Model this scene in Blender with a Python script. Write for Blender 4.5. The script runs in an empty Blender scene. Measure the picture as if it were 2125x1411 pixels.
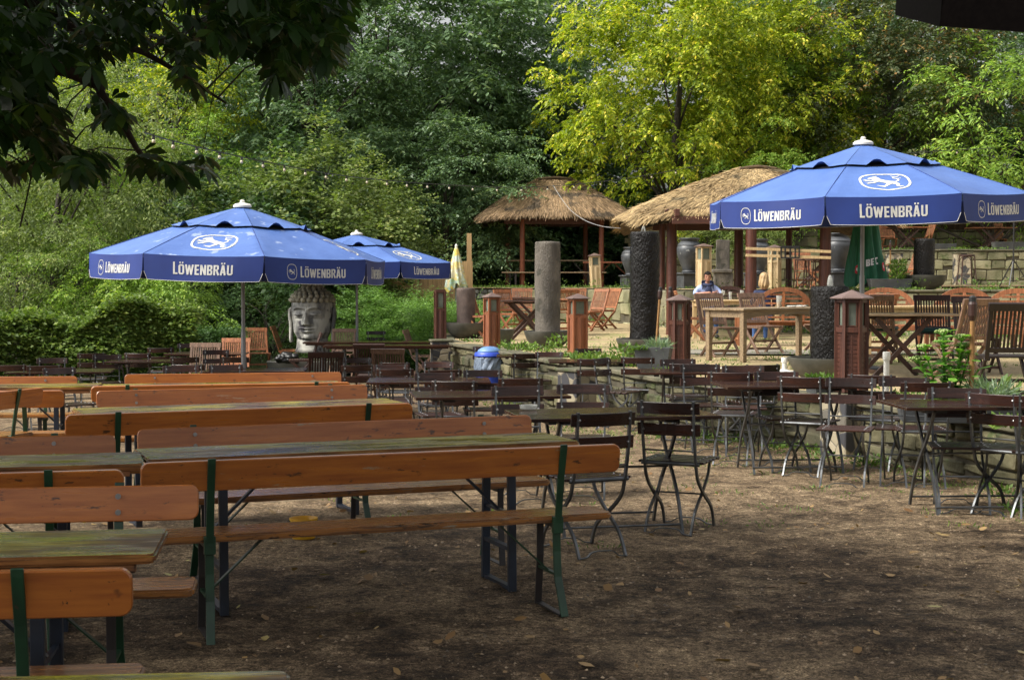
import bpy, bmesh, math, random
import numpy as np
from mathutils import Vector, Matrix
R_ = math.radians
# ------------------------------------------------------------------ camera, sky, sun, exposure
SC = bpy.context.scene
COL = SC.collection
F_PX, CX, CY, HOR, CAM_H = 3150.0, 1062.5, 705.5, 580.0, 1.6
PITCH = math.atan((CY - HOR) / F_PX)
cam_d = bpy.data.cameras.new('camera')
cam_d.sensor_width = 36.0
cam_d.lens = F_PX / 2125.0 * 36.0
cam_d.clip_start = 0.05
cam_d.clip_end = 600.0
cam_d.dof.use_dof = True
cam_d.dof.focus_distance = 13.0
cam_d.dof.aperture_fstop = 22
cam = bpy.data.objects.new('camera', cam_d)
cam.location = (0, 0, CAM_H)
cam.rotation_euler = (R_(90) - PITCH, 0, 0)
COL.objects.link(cam)
SC.camera = cam

SUN_DIR = Vector((-0.62, -0.20, 0.74)).normalized()      # towards the sun: high and from the left
SUN_EL = math.asin(SUN_DIR.z)
SUN_AZ = math.atan2(SUN_DIR.x, SUN_DIR.y)
w = bpy.data.worlds.new('World'); SC.world = w; w.use_nodes = True
nt = w.node_tree; nt.nodes.clear()
sky = nt.nodes.new('ShaderNodeTexSky'); sky.sky_type = 'NISHITA'; sky.sun_disc = False
sky.sun_elevation = SUN_EL; sky.sun_rotation = SUN_AZ
sky.air_density = 1.0; sky.dust_density = 6.0; sky.ozone_density = 0.6
bg = nt.nodes.new('ShaderNodeBackground'); bg.inputs['Strength'].default_value = 0.13
wo = nt.nodes.new('ShaderNodeOutputWorld')
hz = nt.nodes.new('ShaderNodeHueSaturation'); hz.inputs['Saturation'].default_value = 0.10   # thin bright cloud takes the blue out
nt.links.new(sky.outputs[0], hz.inputs['Color']); nt.links.new(hz.outputs[0], bg.inputs[0]); nt.links.new(bg.outputs[0], wo.inputs[0])
sun_d = bpy.data.lights.new('sun', 'SUN'); sun_d.energy = 2.2; sun_d.angle = R_(22); sun_d.color = (1.0, 0.93, 0.80)
sun = bpy.data.objects.new('sun', sun_d); COL.objects.link(sun)
sun.rotation_euler = (-SUN_DIR).to_track_quat('-Z', 'Y').to_euler()
SC.view_settings.view_transform = 'Standard'; SC.view_settings.look = 'None'
SC.view_settings.gamma = 1.0; SC.view_settings.exposure = 0.90
SC.render.engine = 'CYCLES'
SC.cycles.max_bounces = 5; SC.cycles.diffuse_bounces = 2; SC.cycles.glossy_bounces = 2
SC.cycles.transmission_bounces = 4; SC.cycles.transparent_max_bounces = 6
SC.cycles.use_denoising = True

# ------------------------------------------------------------------ measuring: photo pixel <-> world
cp, sp = math.cos(PITCH), math.sin(PITCH)
def ray(px, py):
    a, b = (px - CX) / F_PX, (CY - py) / F_PX
    return Vector((a, cp + b * sp, -sp + b * cp))
def P(px, py, Y):                      # the point at distance Y ahead seen at this pixel
    d = ray(px, py); return Vector((0, 0, CAM_H)) + d * (Y / d.y)
def G(px, py, z):                      # the point at height z seen at this pixel
    d = ray(px, py); return Vector((0, 0, CAM_H)) + d * ((z - CAM_H) / d.z)
def gz(x, y):                          # the forecourt falls gently away
    t = min(max((x + .5) / 3.0, 0), 1); return -0.03 * min(max(y - 9.5, 0), 11) * (1 - .5 * t * t * (3 - 2 * t))
TZ, UZ, LZ = 0.45, 1.37, 2.40          # terrace, upper terrace, top terrace
def on_ground(px, py, h):              # point of the forecourt whose height-h mark shows at this pixel
    z = 0.0
    for _ in range(12):
        p = G(px, py, z + h); z = gz(p.x, p.y)
    return Vector((p.x, p.y, z))

# ------------------------------------------------------------------ mesh builder
class MB:
    def __init__(s): s.v = []; s.f = []
    def add(s, vs, fs):
        o = len(s.v); s.v += [tuple(p) for p in vs]; s.f += [tuple(i + o for i in f) for f in fs]; return s
    def box(s, c, d, rot=None, taper=1.0):
        x, y, z = d[0] / 2, d[1] / 2, d[2] / 2
        vs = [Vector((a * x * (taper if k > 0 else 1), b * y * (taper if k > 0 else 1), k * z)) for k in (-1, 1) for a, b in ((-1, -1), (1, -1), (1, 1), (-1, 1))]
        if rot is not None: vs = [rot @ q for q in vs]
        c = Vector(c)
        return s.add([q + c for q in vs], [(3, 2, 1, 0), (4, 5, 6, 7), (0, 1, 5, 4), (1, 2, 6, 5), (2, 3, 7, 6), (3, 0, 4, 7)])
    def bar(s, p0, p1, wd, th, up=(0, 0, 1)):       # rectangular bar; wd across, th along 'up'
        p0, p1 = Vector(p0), Vector(p1); d = (p1 - p0)
        if d.length < 1e-6: return s
        d.normalize(); u = Vector(up)
        if abs(d.dot(u)) > 0.98: u = Vector((0, 1, 0))
        a = d.cross(u).normalized(); b = a.cross(d).normalized()
        vs = [p + a * (i * wd / 2) + b * (j * th / 2) for p in (p0, p1) for i, j in ((-1, -1), (1, -1), (1, 1), (-1, 1))]
        return s.add(vs, [(3, 2, 1, 0), (4, 5, 6, 7), (0, 1, 5, 4), (1, 2, 6, 5), (2, 3, 7, 6), (3, 0, 4, 7)])
    def path(s, pts, wd, th, side):                 # a flat strip swept along pts; 'side' is the width direction
        side = Vector(side).normalized(); pts = [Vector(p) for p in pts]; n = len(pts); vs = []
        for i, p in enumerate(pts):
            t = (pts[min(i + 1, n - 1)] - pts[max(i - 1, 0)]).normalized(); b = t.cross(side).normalized()
            vs += [p + side * (a * wd / 2) + b * (c * th / 2) for a, c in ((-1, -1), (1, -1), (1, 1), (-1, 1))]
        fs = [(3, 2, 1, 0), tuple(4 * (n - 1) + k for k in range(4))]
        for i in range(n - 1):
            for k in range(4): fs.append((4 * i + k, 4 * i + (k + 1) % 4, 4 * i + 4 + (k + 1) % 4, 4 * i + 4 + k))
        return s.add(vs, fs)
    def tube(s, pts, r, n=8, cap=True):
        pts = [Vector(p) for p in pts]; m = len(pts); rs = r if isinstance(r, (list, tuple)) else [r] * m; vs = []
        a = None
        for i, p in enumerate(pts):
            t = (pts[min(i + 1, m - 1)] - pts[max(i - 1, 0)]).normalized()
            if a is None: a = t.orthogonal().normalized()
            else:
                a = (a - t * a.dot(t)); a = a.normalized() if a.length > 1e-5 else t.orthogonal().normalized()
            b = t.cross(a)
            vs += [p + (a * math.cos(6.28318 * k / n) + b * math.sin(6.28318 * k / n)) * rs[i] for k in range(n)]
        fs = [(i * n + k, i * n + (k + 1) % n, (i + 1) * n + (k + 1) % n, (i + 1) * n + k) for i in range(m - 1) for k in range(n)]
        if cap: fs += [tuple(range(n - 1, -1, -1)), tuple((m - 1) * n + k for k in range(n))]
        return s.add(vs, fs)
    def lathe(s, prof, n=24, c=(0, 0, 0), wob=0.0, seed=0):
        rnd = random.Random(seed); vs = []; c = Vector(c); m = len(prof)
        for r, z in prof:
            for k in range(n):
                rr = r * (1 + rnd.uniform(-wob, wob)); a = 6.28318 * k / n
                vs.append(c + Vector((rr * math.cos(a), rr * math.sin(a), z)))
        fs = [(i * n + k, i * n + (k + 1) % n, (i + 1) * n + (k + 1) % n, (i + 1) * n + k) for i in range(m - 1) for k in range(n)]
        fs += [tuple(range(n - 1, -1, -1)), tuple((m - 1) * n + k for k in range(n))]
        return s.add(vs, fs)
    def prism(s, outline, y0, y1, axis='y'):       # outline in (x,z) extruded along y, or (x,y) along z
        n = len(outline); vs = []
        for y in (y0, y1):
            for a, b in outline: vs.append((a, y, b) if axis == 'y' else (a, b, y))
        fs = [tuple(range(n)), tuple(range(2 * n - 1, n - 1, -1))]
        fs += [((i + 1) % n, i, n + i, n + (i + 1) % n) for i in range(n)]
        return s.add(vs, fs)
    def ball(s, c, r, n=8, m=6, sc=(1, 1, 1)):
        vs = []; c = Vector(c)
        for i in range(1, m):
            a = math.pi * i / m
            for k in range(n):
                b = 6.28318 * k / n
                vs.append(c + Vector((r * sc[0] * math.sin(a) * math.cos(b), r * sc[1] * math.sin(a) * math.sin(b), r * sc[2] * math.cos(a))))
        t = len(vs); vs += [c + Vector((0, 0, r * sc[2])), c - Vector((0, 0, r * sc[2]))]
        fs = [(i * n + k, (i + 1) * n + k, (i + 1) * n + (k + 1) % n, i * n + (k + 1) % n) for i in range(m - 2) for k in range(n)]
        fs += [(t, k, (k + 1) % n) for k in range(n)] + [(t + 1, (m - 2) * n + (k + 1) % n, (m - 2) * n + k) for k in range(n)]
        return s.add(vs, fs)
    def grid(s, fn, nu, nv):
        vs = [fn(i / nu, j / nv) for j in range(nv + 1) for i in range(nu + 1)]
        W = nu + 1
        return s.add(vs, [(j * W + i, j * W + i + 1, (j + 1) * W + i + 1, (j + 1) * W + i) for j in range(nv) for i in range(nu)])
    def build(s, name, mat, parent=None, bevel=0.0, smooth=False, seg=1):
        me = bpy.data.meshes.new(name); me.from_pydata(s.v, [], s.f); me.update()
        bm = bmesh.new(); bm.from_mesh(me)
        bmesh.ops.recalc_face_normals(bm, faces=bm.faces)
        if bevel > 0:
            es = [e for e in bm.edges if len(e.link_faces) == 2 and e.calc_face_angle(0) > 0.5]
            bmesh.ops.bevel(bm, geom=es, offset=bevel, segments=seg, affect='EDGES', clamp_overlap=True)
        bm.to_mesh(me); bm.free()
        if smooth:
            me.polygons.foreach_set('use_smooth', [True] * len(me.polygons))
            if smooth == 2: me.set_sharp_from_angle(angle=R_(40))
        me.materials.append(mat)
        return link(name, me, parent)

def fuse(o, mb, mat):       # small surface fittings (rivets) inside a part's own mesh
    bm = bmesh.new(); bm.from_mesh(o.data); vs = [bm.verts.new(v) for v in mb.v]
    for f in mb.f: bm.faces.new([vs[i] for i in f]).material_index = 1
    bm.to_mesh(o.data); bm.free(); o.data.materials.append(mat)
KIDS = {}
def link(name, me, parent=None):
    o = bpy.data.objects.new(name, me); COL.objects.link(o)
    if parent is not None:
        o.parent = parent; KIDS.setdefault(parent.name, []).append(o)
    return o
def tag(o, label=None, cat=None, group=None, kind=None):
    if label: o['label'] = label
    if cat: o['category'] = cat
    if group: o['group'] = group
    if kind: o['kind'] = kind
    return o
def thing(name, label, cat, loc=(0, 0, 0), rz=0.0, group=None):
    o = bpy.data.objects.new(name, None); COL.objects.link(o)
    o.location = loc; o.rotation_euler = (0, 0, rz); o.empty_display_size = 0.1
    return tag(o, label, cat, group)
def _copy(o, parent):
    c = o.copy(); COL.objects.link(c)
    if parent is not None: c.parent = parent; KIDS.setdefault(parent.name, []).append(c)
    for ch in KIDS.get(o.name, []): _copy(ch, c)
    return c
def dup(o, loc, rz, label, group=None, scale=None):
    c = _copy(o, None); c.location = loc; c.rotation_euler = (0, 0, rz); c['label'] = label
    if group: c['group'] = group
    if scale is not None: c.scale = scale if hasattr(scale, '__len__') else (scale,) * 3
    return c
def fastmesh(name, V, faces_n, mat, parent=None, idx=None):   # V (N,3); consecutive faces of faces_n corners
    me = bpy.data.meshes.new(name); V = np.asarray(V, dtype=np.float32)
    n = len(V); me.vertices.add(n); me.vertices.foreach_set('co', V.ravel())
    if idx is None: idx = np.arange(n, dtype=np.int32)
    L = len(idx); me.loops.add(L); me.loops.foreach_set('vertex_index', np.asarray(idx, dtype=np.int32).ravel())
    nf = L // faces_n; me.polygons.add(nf)
    me.polygons.foreach_set('loop_start', np.arange(0, L, faces_n, dtype=np.int32))
    me.polygons.foreach_set('loop_total', np.full(nf, faces_n, dtype=np.int32))
    me.update(calc_edges=True); me.materials.append(mat)
    return link(name, me, parent)

# ------------------------------------------------------------------ materials
def _n(nt, t, **kw):
    n = nt.nodes.new(t)
    for k, v in kw.items():
        if k in ('operation', 'blend_type', 'data_type', 'feature', 'distance'): setattr(n, k, v)
        else: n.inputs[k].default_value = v
    return n
def base_mat(name):
    m = bpy.data.materials.new(name); m.use_nodes = True; nt = m.node_tree
    b = nt.nodes['Principled BSDF']
    tc = nt.nodes.new('ShaderNodeTexCoord'); oi = nt.nodes.new('ShaderNodeObjectInfo')
    mul = nt.nodes.new('ShaderNodeVectorMath'); mul.operation = 'SCALE'; mul.inputs[0].default_value = (31, 57, 83)
    nt.links.new(oi.outputs['Random'], mul.inputs['Scale'])
    ad = nt.nodes.new('ShaderNodeVectorMath'); ad.operation = 'ADD'
    nt.links.new(tc.outputs['Object'], ad.inputs[0]); nt.links.new(mul.outputs[0], ad.inputs[1])
    return m, nt, b, ad.outputs[0], oi
def noise(nt, vec, scale, detail=4, stretch=None, rough=.55, dist=0):
    if stretch:
        mp = nt.nodes.new('ShaderNodeMapping'); mp.inputs['Scale'].default_value = stretch
        nt.links.new(vec, mp.inputs[0]); vec = mp.outputs[0]
    n = nt.nodes.new('ShaderNodeTexNoise'); n.inputs['Scale'].default_value = scale; n.inputs['Detail'].default_value = detail
    n.inputs['Roughness'].default_value = rough; n.inputs['Distortion'].default_value = dist
    nt.links.new(vec, n.inputs['Vector']); return n.outputs['Fac']
def ramp(nt, fac, stops):
    r = nt.nodes.new('ShaderNodeValToRGB'); e = r.color_ramp.elements
    while len(e) > 1: e.remove(e[-1])
    for i, (p, c) in enumerate(stops):
        if i == 0: e[0].position = p; el = e[0]
        else: el = e.new(p)
        el.color = (*c, 1) if len(c) == 3 else c
    nt.links.new(fac, r.inputs[0]); return r.outputs[0]
def g3(v): return (v, v, v)
def mixc(nt, fac, a, b, mode='MIX'):
    m = nt.nodes.new('ShaderNodeMix'); m.data_type = 'RGBA'; m.blend_type = mode
    for s, v in ((m.inputs[0], fac), (m.inputs[6], a), (m.inputs[7], b)):
        if hasattr(v, 'is_linked') or hasattr(v, 'links'): nt.links.new(v, s)
        elif isinstance(v, (int, float)): s.default_value = v
        else: s.default_value = (*v, 1)
    return m.outputs[2]
def island(nt, amt):
    g = nt.nodes.new('ShaderNodeNewGeometry'); mr = nt.nodes.new('ShaderNodeMapRange')
    mr.inputs['To Min'].default_value = 1 - amt; mr.inputs['To Max'].default_value = 1 + amt
    nt.links.new(g.outputs['Random Per Island'], mr.inputs[0]); return mr.outputs[0], g.outputs['Random Per Island']
def bump(nt, b, h, strength, dist=0.01):
    bp = nt.nodes.new('ShaderNodeBump'); bp.inputs['Strength'].default_value = strength; bp.inputs['Distance'].default_value = dist
    nt.links.new(h, bp.inputs['Height']); nt.links.new(bp.outputs[0], b.inputs['Normal'])
def pm(name, c1, c2=None, scale=4, rough=.5, rough2=None, bs=0.0, bscale=60, metallic=0.0, stretch=None, isl=0.0, lo=.35, hi=.65, dist=.004, spots=None, coat=0, ov=0):
    m, nt, b, vec, oi = base_mat(name)
    c2 = c2 or tuple(x * .6 for x in c1)
    f = noise(nt, vec, scale, 6, stretch)
    c = ramp(nt, f, [(lo, c1), (hi, c2)])
    if spots:
        f2 = noise(nt, vec, spots[1], 3); k = ramp(nt, f2, [(spots[2], (0, 0, 0)), (spots[2] + .06, (1, 1, 1))]); c = mixc(nt, k, c, spots[0])
    if ov:
        mr = nt.nodes.new('ShaderNodeMapRange'); mr.inputs['To Min'].default_value = 1 - ov; mr.inputs['To Max'].default_value = 1 + ov; nt.links.new(oi.outputs['Random'], mr.inputs[0])
        hs = nt.nodes.new('ShaderNodeHueSaturation'); nt.links.new(mr.outputs[0], hs.inputs['Value']); nt.links.new(c, hs.inputs['Color']); c = hs.outputs[0]
    if isl:
        v, _ = island(nt, isl); hs = nt.nodes.new('ShaderNodeHueSaturation'); nt.links.new(v, hs.inputs['Value']); nt.links.new(c, hs.inputs['Color']); c = hs.outputs[0]
    nt.links.new(c, b.inputs['Base Color'])
    if rough2 is not None:
        r = ramp(nt, f, [(lo, g3(rough)), (hi, g3(rough2))]); nt.links.new(r, b.inputs['Roughness'])
    else: b.inputs['Roughness'].default_value = rough
    b.inputs['Metallic'].default_value = metallic
    if coat: b.inputs['Coat Weight'].default_value = coat; b.inputs['Coat Roughness'].default_value = .12
    if bs: bump(nt, b, noise(nt, vec, bscale, 5, stretch), bs, dist)
    return m
def leafmat(name, c1, c2, c3=None, trans=.35, rough=.55, scale=.5, c3at=.86, spec=.35, tt=(1.35, 1.5, .65)):
    m, nt, b, vec, oi = base_mat(name)
    geo = nt.nodes.new('ShaderNodeNewGeometry')
    f = noise(nt, vec, scale, 3)
    st = nt.nodes.new('ShaderNodeMath'); st.operation = 'MULTIPLY_ADD'; st.inputs[1].default_value = .55
    nt.links.new(geo.outputs['Random Per Island'], st.inputs[0])
    sc = nt.nodes.new('ShaderNodeMath'); sc.operation = 'MULTIPLY'; sc.inputs[1].default_value = .55; nt.links.new(f, sc.inputs[0]); nt.links.new(sc.outputs[0], st.inputs[2])
    stops = [(.2, c1), (.75, c2)]
    if c3: stops.append((c3at, c3))
    c = ramp(nt, st.outputs[0], stops)
    nt.links.new(c, b.inputs['Base Color']); b.inputs['Roughness'].default_value = rough; b.inputs['Specular IOR Level'].default_value = spec
    tr = nt.nodes.new('ShaderNodeBsdfTranslucent'); c_t = mixc(nt, 1.0, c, tt, 'MULTIPLY'); nt.links.new(c_t, tr.inputs[0])
    mx = nt.nodes.new('ShaderNodeMixShader'); mx.inputs[0].default_value = trans
    out = nt.nodes['Material Output']
    nt.links.new(b.outputs[0], mx.inputs[1]); nt.links.new(tr.outputs[0], mx.inputs[2]); nt.links.new(mx.outputs[0], out.inputs[0])
    return m

M = {}
WX = (1.2, 14, 14); WZ = (14, 14, 1.2)
M['bench'] = pm('bench_wood', (.43, .145, .028), (.27, .075, .014), 3, .24, .42, .12, 30, stretch=WX, lo=.3, hi=.7, spots=((.05, .02, .01), 9, .70), coat=.35, ov=.28)
def wear(m, sc, th, col, stretch):
    nt = m.node_tree; b = nt.nodes['Principled BSDF']; ln = b.inputs['Base Color'].links[0]; src = ln.from_socket
    vec = nt.nodes['Vector Math.001'].outputs[0]
    k = ramp(nt, noise(nt, vec, sc, 8, stretch, .75), [(th, g3(0)), (th + .035, g3(1))]); c = mixc(nt, k, src, col); nt.links.new(c, b.inputs['Base Color'])
M['bench_seat'] = pm('bench_seat_wood', (.34, .14, .035), (.12, .05, .018), 3, .22, .4, .2, 30, stretch=WX, lo=.4, hi=.66, spots=((.03, .016, .01), 7, .64), coat=.3, ov=.25)
wear(M['bench'], 7, .60, (.09, .035, .014), (1, 3, 3)); wear(M['bench'], 2.4, .63, (.33, .22, .13), (1, 7, 7)); wear(M['bench'], 24, .66, (.03, .015, .01), (1, 1, 1)); wear(M['bench_seat'], 5, .60, (.035, .022, .014), (1, 5, 5)); wear(M['bench_seat'], 3, .61, (.26, .21, .15), (1, 7, 7))
def algae(name, a, b_, c, d):
    m, nt, bb, vec, oi = base_mat(name)
    bb.inputs['Specular Tint'].default_value = (1, .95, .8, 1)
    gr = noise(nt, vec, 3.2, 7, WX); big = noise(nt, vec, 1.7, 3, (1, 2.2, 1))
    wood = ramp(nt, gr, [(.3, a), (.7, b_)])
    alg = ramp(nt, gr, [(.35, c), (.68, d)])
    k = ramp(nt, big, [(.42, (0, 0, 0)), (.58, (1, 1, 1))])
    col = mixc(nt, k, wood, alg)
    col = mixc(nt, 1.0, col, ramp(nt, noise(nt, vec, 6, 8, (1, 22, 22), .7), [(.40, g3(.28)), (.50, g3(1)), (.62, g3(1.5))]), 'MULTIPLY')
    gm = nt.nodes.new('ShaderNodeNewGeometry'); sz = nt.nodes.new('ShaderNodeSeparateXYZ'); nt.links.new(gm.outputs['Normal'], sz.inputs[0])
    edge = ramp(nt, gr, [(.35, (.34, .15, .05)), (.55, (.16, .065, .025)), (.70, (.05, .025, .012))]); col = mixc(nt, ramp(nt, sz.outputs['Z'], [(.55, g3(0)), (.9, g3(1))]), edge, col)   # worn bare wood on the board's edges
    nt.links.new(col, bb.inputs['Base Color'])
    nt.links.new(ramp(nt, noise(nt, vec, 2.6, 4, (1, 4, 1)), [(.40, g3(.10)), (.58, g3(.5))]), bb.inputs['Roughness']); bb.inputs['Specular IOR Level'].default_value = .4
    bump(nt, bb, gr, .35, .004); return m
M['top'] = algae('weathered_table_wood', (.15, .07, .028), (.045, .022, .012), (.36, .29, .022), (.075, .062, .010))
M['top_edge'] = pm('table_edge_wood', (.33, .14, .05), (.12, .05, .02), 4, .4, stretch=WX, spots=((.03, .015, .01), 10, .6))
M['green'] = pm('green_steel', (.015, .060, .026), (.009, .033, .016), 6, .4, spots=((.05, .03, .02), 22, .68))
M['blue'] = pm('blue_black_steel', (.018, .028, .048), (.010, .012, .018), 6, .4)
M['darksteel'] = pm('dark_steel', (.018, .016, .018), (.03, .022, .018), 6, .45)
M['slat'] = pm('wet_brown_slat', (.038, .014, .009), (.015, .006, .005), 3, .2, .42, .1, 30, stretch=WX, lo=.35, hi=.65, ov=.4)
M['zinc'] = pm('galvanised_steel', (.16, .168, .175), (.07, .073, .077), 8, .33, .5, metallic=.75)
M['bolt'] = pm('bolt_steel', (.5, .5, .5), (.3, .3, .3), 8, .35, metallic=.8)
M['teak'] = pm('orange_teak', (.30, .115, .048), (.16, .06, .026), 3, .42, .6, .1, 30, stretch=WZ, isl=.22, ov=.22)
M['teak_grey'] = pm('greyed_teak', (.19, .11, .07), (.10, .057, .036), 3, .45, .6, .1, 30, stretch=WZ, isl=.22)
M['teak_dark'] = pm('dark_wet_teak', (.05, .020, .013), (.026, .011, .008), 3, .38, .5, .1, 30, stretch=WZ, isl=.25)
M['teak_black'] = pm('blackish_wet_teak', (.015, .0065, .005), (.009, .004, .003), 3, .5, stretch=WZ, isl=.25)
M['pine'] = pm('pale_pine', (.52, .38, .20), (.38, .26, .13), 3, .55, stretch=WZ, isl=.1)
M['pine_grey'] = pm('greyed_table_wood', (.30, .22, .13), (.16, .11, .065), 3, .45, stretch=WX)
M['post'] = pm('red_brown_post', (.22, .062, .024), (.11, .032, .015), 3, .5, stretch=WZ)
M['post_red'] = pm('dark_red_post', (.10, .028, .014), (.05, .015, .009), 3, .5, stretch=WZ)
M['post_dark'] = pm('dark_red_beam', (.10, .032, .018), (.05, .018, .012), 3, .5, stretch=WX)
M['eave'] = pm('unlit_eave_boards', (.012, .009, .008), (.007, .005, .005), 4, .7, stretch=WX)  # near-black colour carries the shade of the unlit underside
M['eave'].node_tree.nodes['Principled BSDF'].inputs['Specular IOR Level'].default_value = .05
M['boll_d'] = pm('dark_bollard_wood', (.085, .030, .018), (.05, .018, .012), 4, .42, stretch=WZ, isl=.15)
M['boll_o'] = pm('orange_bollard_wood', (.25, .085, .035), (.14, .048, .022), 4, .5, stretch=WZ, isl=.15)
M['boll_p'] = pm('pale_bollard_wood', (.55, .42, .25), (.40, .29, .16), 4, .55, stretch=WZ, isl=.1)
M['lead'] = pm('copper_brown_cap', (.15, .10, .085), (.10, .065, .055), 4, .45)
M['glass'] = pm('lantern_glass', (.10, .12, .10), (.20, .22, .17), 5, .08, lo=.3, hi=.7)
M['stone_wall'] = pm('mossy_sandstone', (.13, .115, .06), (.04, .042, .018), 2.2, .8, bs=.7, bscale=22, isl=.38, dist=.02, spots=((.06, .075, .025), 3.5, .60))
M['stone_pale'] = pm('sunlit_sandstone', (.29, .265, .16), (.14, .14, .07), 2.2, .85, bs=.7, bscale=22, isl=.25, dist=.02, spots=((.09, .11, .04), 3.5, .62))  # paler sandstone copy, sunlight on the upper walls put into the colour
M['stone_dark'] = pm('grey_fieldstone', (.20, .20, .18), (.09, .095, .08), 4, .8, bs=.7, bscale=22, isl=.4, dist=.02)
M['mortar'] = pm('dirty_mortar', (.11, .095, .06), (.05, .045, .03), 5, .9, bs=.5, bscale=50)
M['coping'] = pm('weathered_coping', (.135, .12, .075), (.055, .055, .03), 3, .75, bs=.5, bscale=40, spots=((.05, .065, .02), 5, .58))
M['render'] = pm('mossy_render', (.22, .20, .13), (.09, .09, .045), 2.5, .85, bs=.5, bscale=30, spots=((.05, .06, .025), 4, .56))
M['granite'] = pm('rough_grey_stone', (.145, .125, .10), (.06, .052, .042), 3, .8, bs=1.0, bscale=30, stretch=(1.6, 1.6, .8), dist=.02, spots=((.045, .042, .03), 2.6, .57))
M['granite_red'] = pm('rough_red_stone', (.12, .085, .07), (.065, .045, .038), 5, .75, bs=.9, bscale=38, dist=.012)
M['wetstone'] = pm('wet_black_stone', (.007, .0055, .005), (.003, .0025, .002), 5, .22, .36, .9, 48, stretch=(1, 1, .5), dist=.03)
M['wetstone'].node_tree.nodes['Principled BSDF'].inputs['Specular IOR Level'].default_value = .28
M['bowl'] = pm('cast_stone_bowl', (.085, .08, .066), (.035, .037, .029), 4, .6, bs=.4, bscale=40, dist=.006)
M['slate'] = pm('slate_planter', (.085, .09, .095), (.045, .048, .05), 4, .6, bs=.3, bscale=40)
M['urn'] = pm('black_ceramic_urn', (.075, .08, .088), (.03, .032, .036), 4, .38, .55, bs=.3, bscale=30, spots=((.22, .23, .22), 5, .66))
M['buddha'] = pm('weathered_carved_stone', (.44, .43, .385), (.115, .115, .115), 3.2, .8, bs=.6, bscale=26, dist=.012, lo=.42, hi=.58, spots=((.045, .042, .05), 2.3, .575), stretch=(1.3, 1.3, .7))
M['curl'] = pm('pale_curl_stone', (.46, .42, .32), (.24, .22, .17), 8, .8, bs=.5, bscale=50)
M['canopy_wet'] = pm('stained_blue_canopy', (.085, .165, .43), (.055, .115, .33), 1.6, .4, .6, .3, 3.5, dist=.05, lo=.3, hi=.7, spots=((.24, .31, .50), 5.5, .63))  # wet stains over a blue paled for the sky light
M['canopy'] = pm('faded_skylit_canopy', (.085, .165, .43), (.058, .12, .34), 1.6, .5, bs=.3, bscale=3.5, dist=.05, lo=.3, hi=.7)  # faded cloth, paled further for sky light falling on top
M['valance'] = pm('shaded_blue_valance', (.010, .034, .20), (.008, .025, .15), 1.5, .6, bs=.1, bscale=6, dist=.03)  # darker blue, shade on the hanging sides put into the colour
M['print'] = pm('cream_print', (.72, .70, .60), (.58, .56, .48), 9, .6)
M['print_grey'] = pm('grey_print', (.60, .60, .58), (.48, .48, .46), 9, .6)
M['white'] = pm('white_plastic', (.72, .71, .66), (.6, .59, .54), 6, .45)
M['alu'] = pm('grey_pole', (.33, .34, .36), (.24, .25, .26), 6, .4, metallic=.4)
M['bgreen'] = pm('green_parasol_cloth', (.022, .17, .085), (.014, .11, .055), 2, .6, stretch=WZ)
M['bwhite'] = pm('white_lettering', (.75, .75, .75), (.65, .65, .65), 9, .6)
M['bred'] = pm('red_mark', (.55, .02, .04), (.42, .02, .03), 9, .6)
M['cushion'] = pm('dark_green_cushion', (.006, .05, .042), (.004, .03, .026), 7, .75)
M['thatch_base'] = pm('thatch_under', (.13, .085, .042), (.06, .04, .022), 12, .9, stretch=(1, 1, 1))
M['thatch_y'] = pm('golden_thatch', (.48, .345, .17), (.29, .20, .095), 1.3, .8, isl=.5, spots=((.15, .115, .06), 1.7, .58))
M['thatch_b'] = pm('brown_thatch', (.36, .24, .13), (.19, .125, .065), 1.3, .8, isl=.55, spots=((.09, .065, .04), 1.9, .56))
M['bark'] = pm('dark_bark', (.055, .042, .032), (.025, .02, .016), 6, .9, bs=.8, bscale=25, stretch=(3, 3, .6))
M['twig'] = pm('twig_bark', (.05, .035, .025), (.03, .02, .015), 6, .8)
M['reed'] = pm('reed_fence', (.11, .058, .03), (.05, .028, .016), 4, .8, stretch=WZ, isl=.4)
M['bamboo'] = pm('bamboo', (.32, .17, .055), (.20, .10, .035), 3, .45, stretch=WZ)
M['fencepine'] = pm('fence_pine', (.50, .33, .15), (.36, .22, .10), 3, .6, stretch=WZ, isl=.2)
M['black'] = pm('black_metal', (.012, .012, .013), (.02, .02, .02), 6, .4)
M['binblue'] = pm('blue_bin', (.03, .08, .55), (.025, .06, .42), 5, .4)
M['binlid'] = pm('pale_blue_lid', (.14, .26, .48), (.10, .20, .40), 5, .4)
M['foil'] = pm('grey_bin_bag', (.20, .25, .33), (.11, .14, .19), 8, .22, bs=1.0, bscale=16, dist=.02)
M['yellow'] = pm('yellow_bucket', (.62, .34, .015), (.5, .26, .01), 5, .4)
M['bucketblue'] = pm('blue_bucket_label', (.03, .08, .30), (.025, .06, .22), 5, .5)
M['cable'] = pm('black_cable', (.02, .025, .022), (.02, .02, .02), 5, .5)
M['wcable'] = pm('white_cable', (.3, .3, .3), (.25, .25, .25), 5, .5)
M['bulb'] = pm('frosted_bulb', (.55, .50, .36), (.45, .40, .28), 5, .3)
M['skin'] = pm('skin', (.42, .21, .14), (.34, .16, .11), 9, .5)
M['lips'] = pm('lips', (.36, .12, .10), (.30, .10, .08), 9, .45)
M['hair'] = pm('black_hair', (.012, .010, .010), (.02, .016, .014), 9, .85)
M['hair'].node_tree.nodes['Principled BSDF'].inputs['Specular IOR Level'].default_value = .1
M['blond'] = pm('blond_hair', (.48, .33, .16), (.26, .17, .08), 12, .5, stretch=(5, 5, .8))
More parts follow.
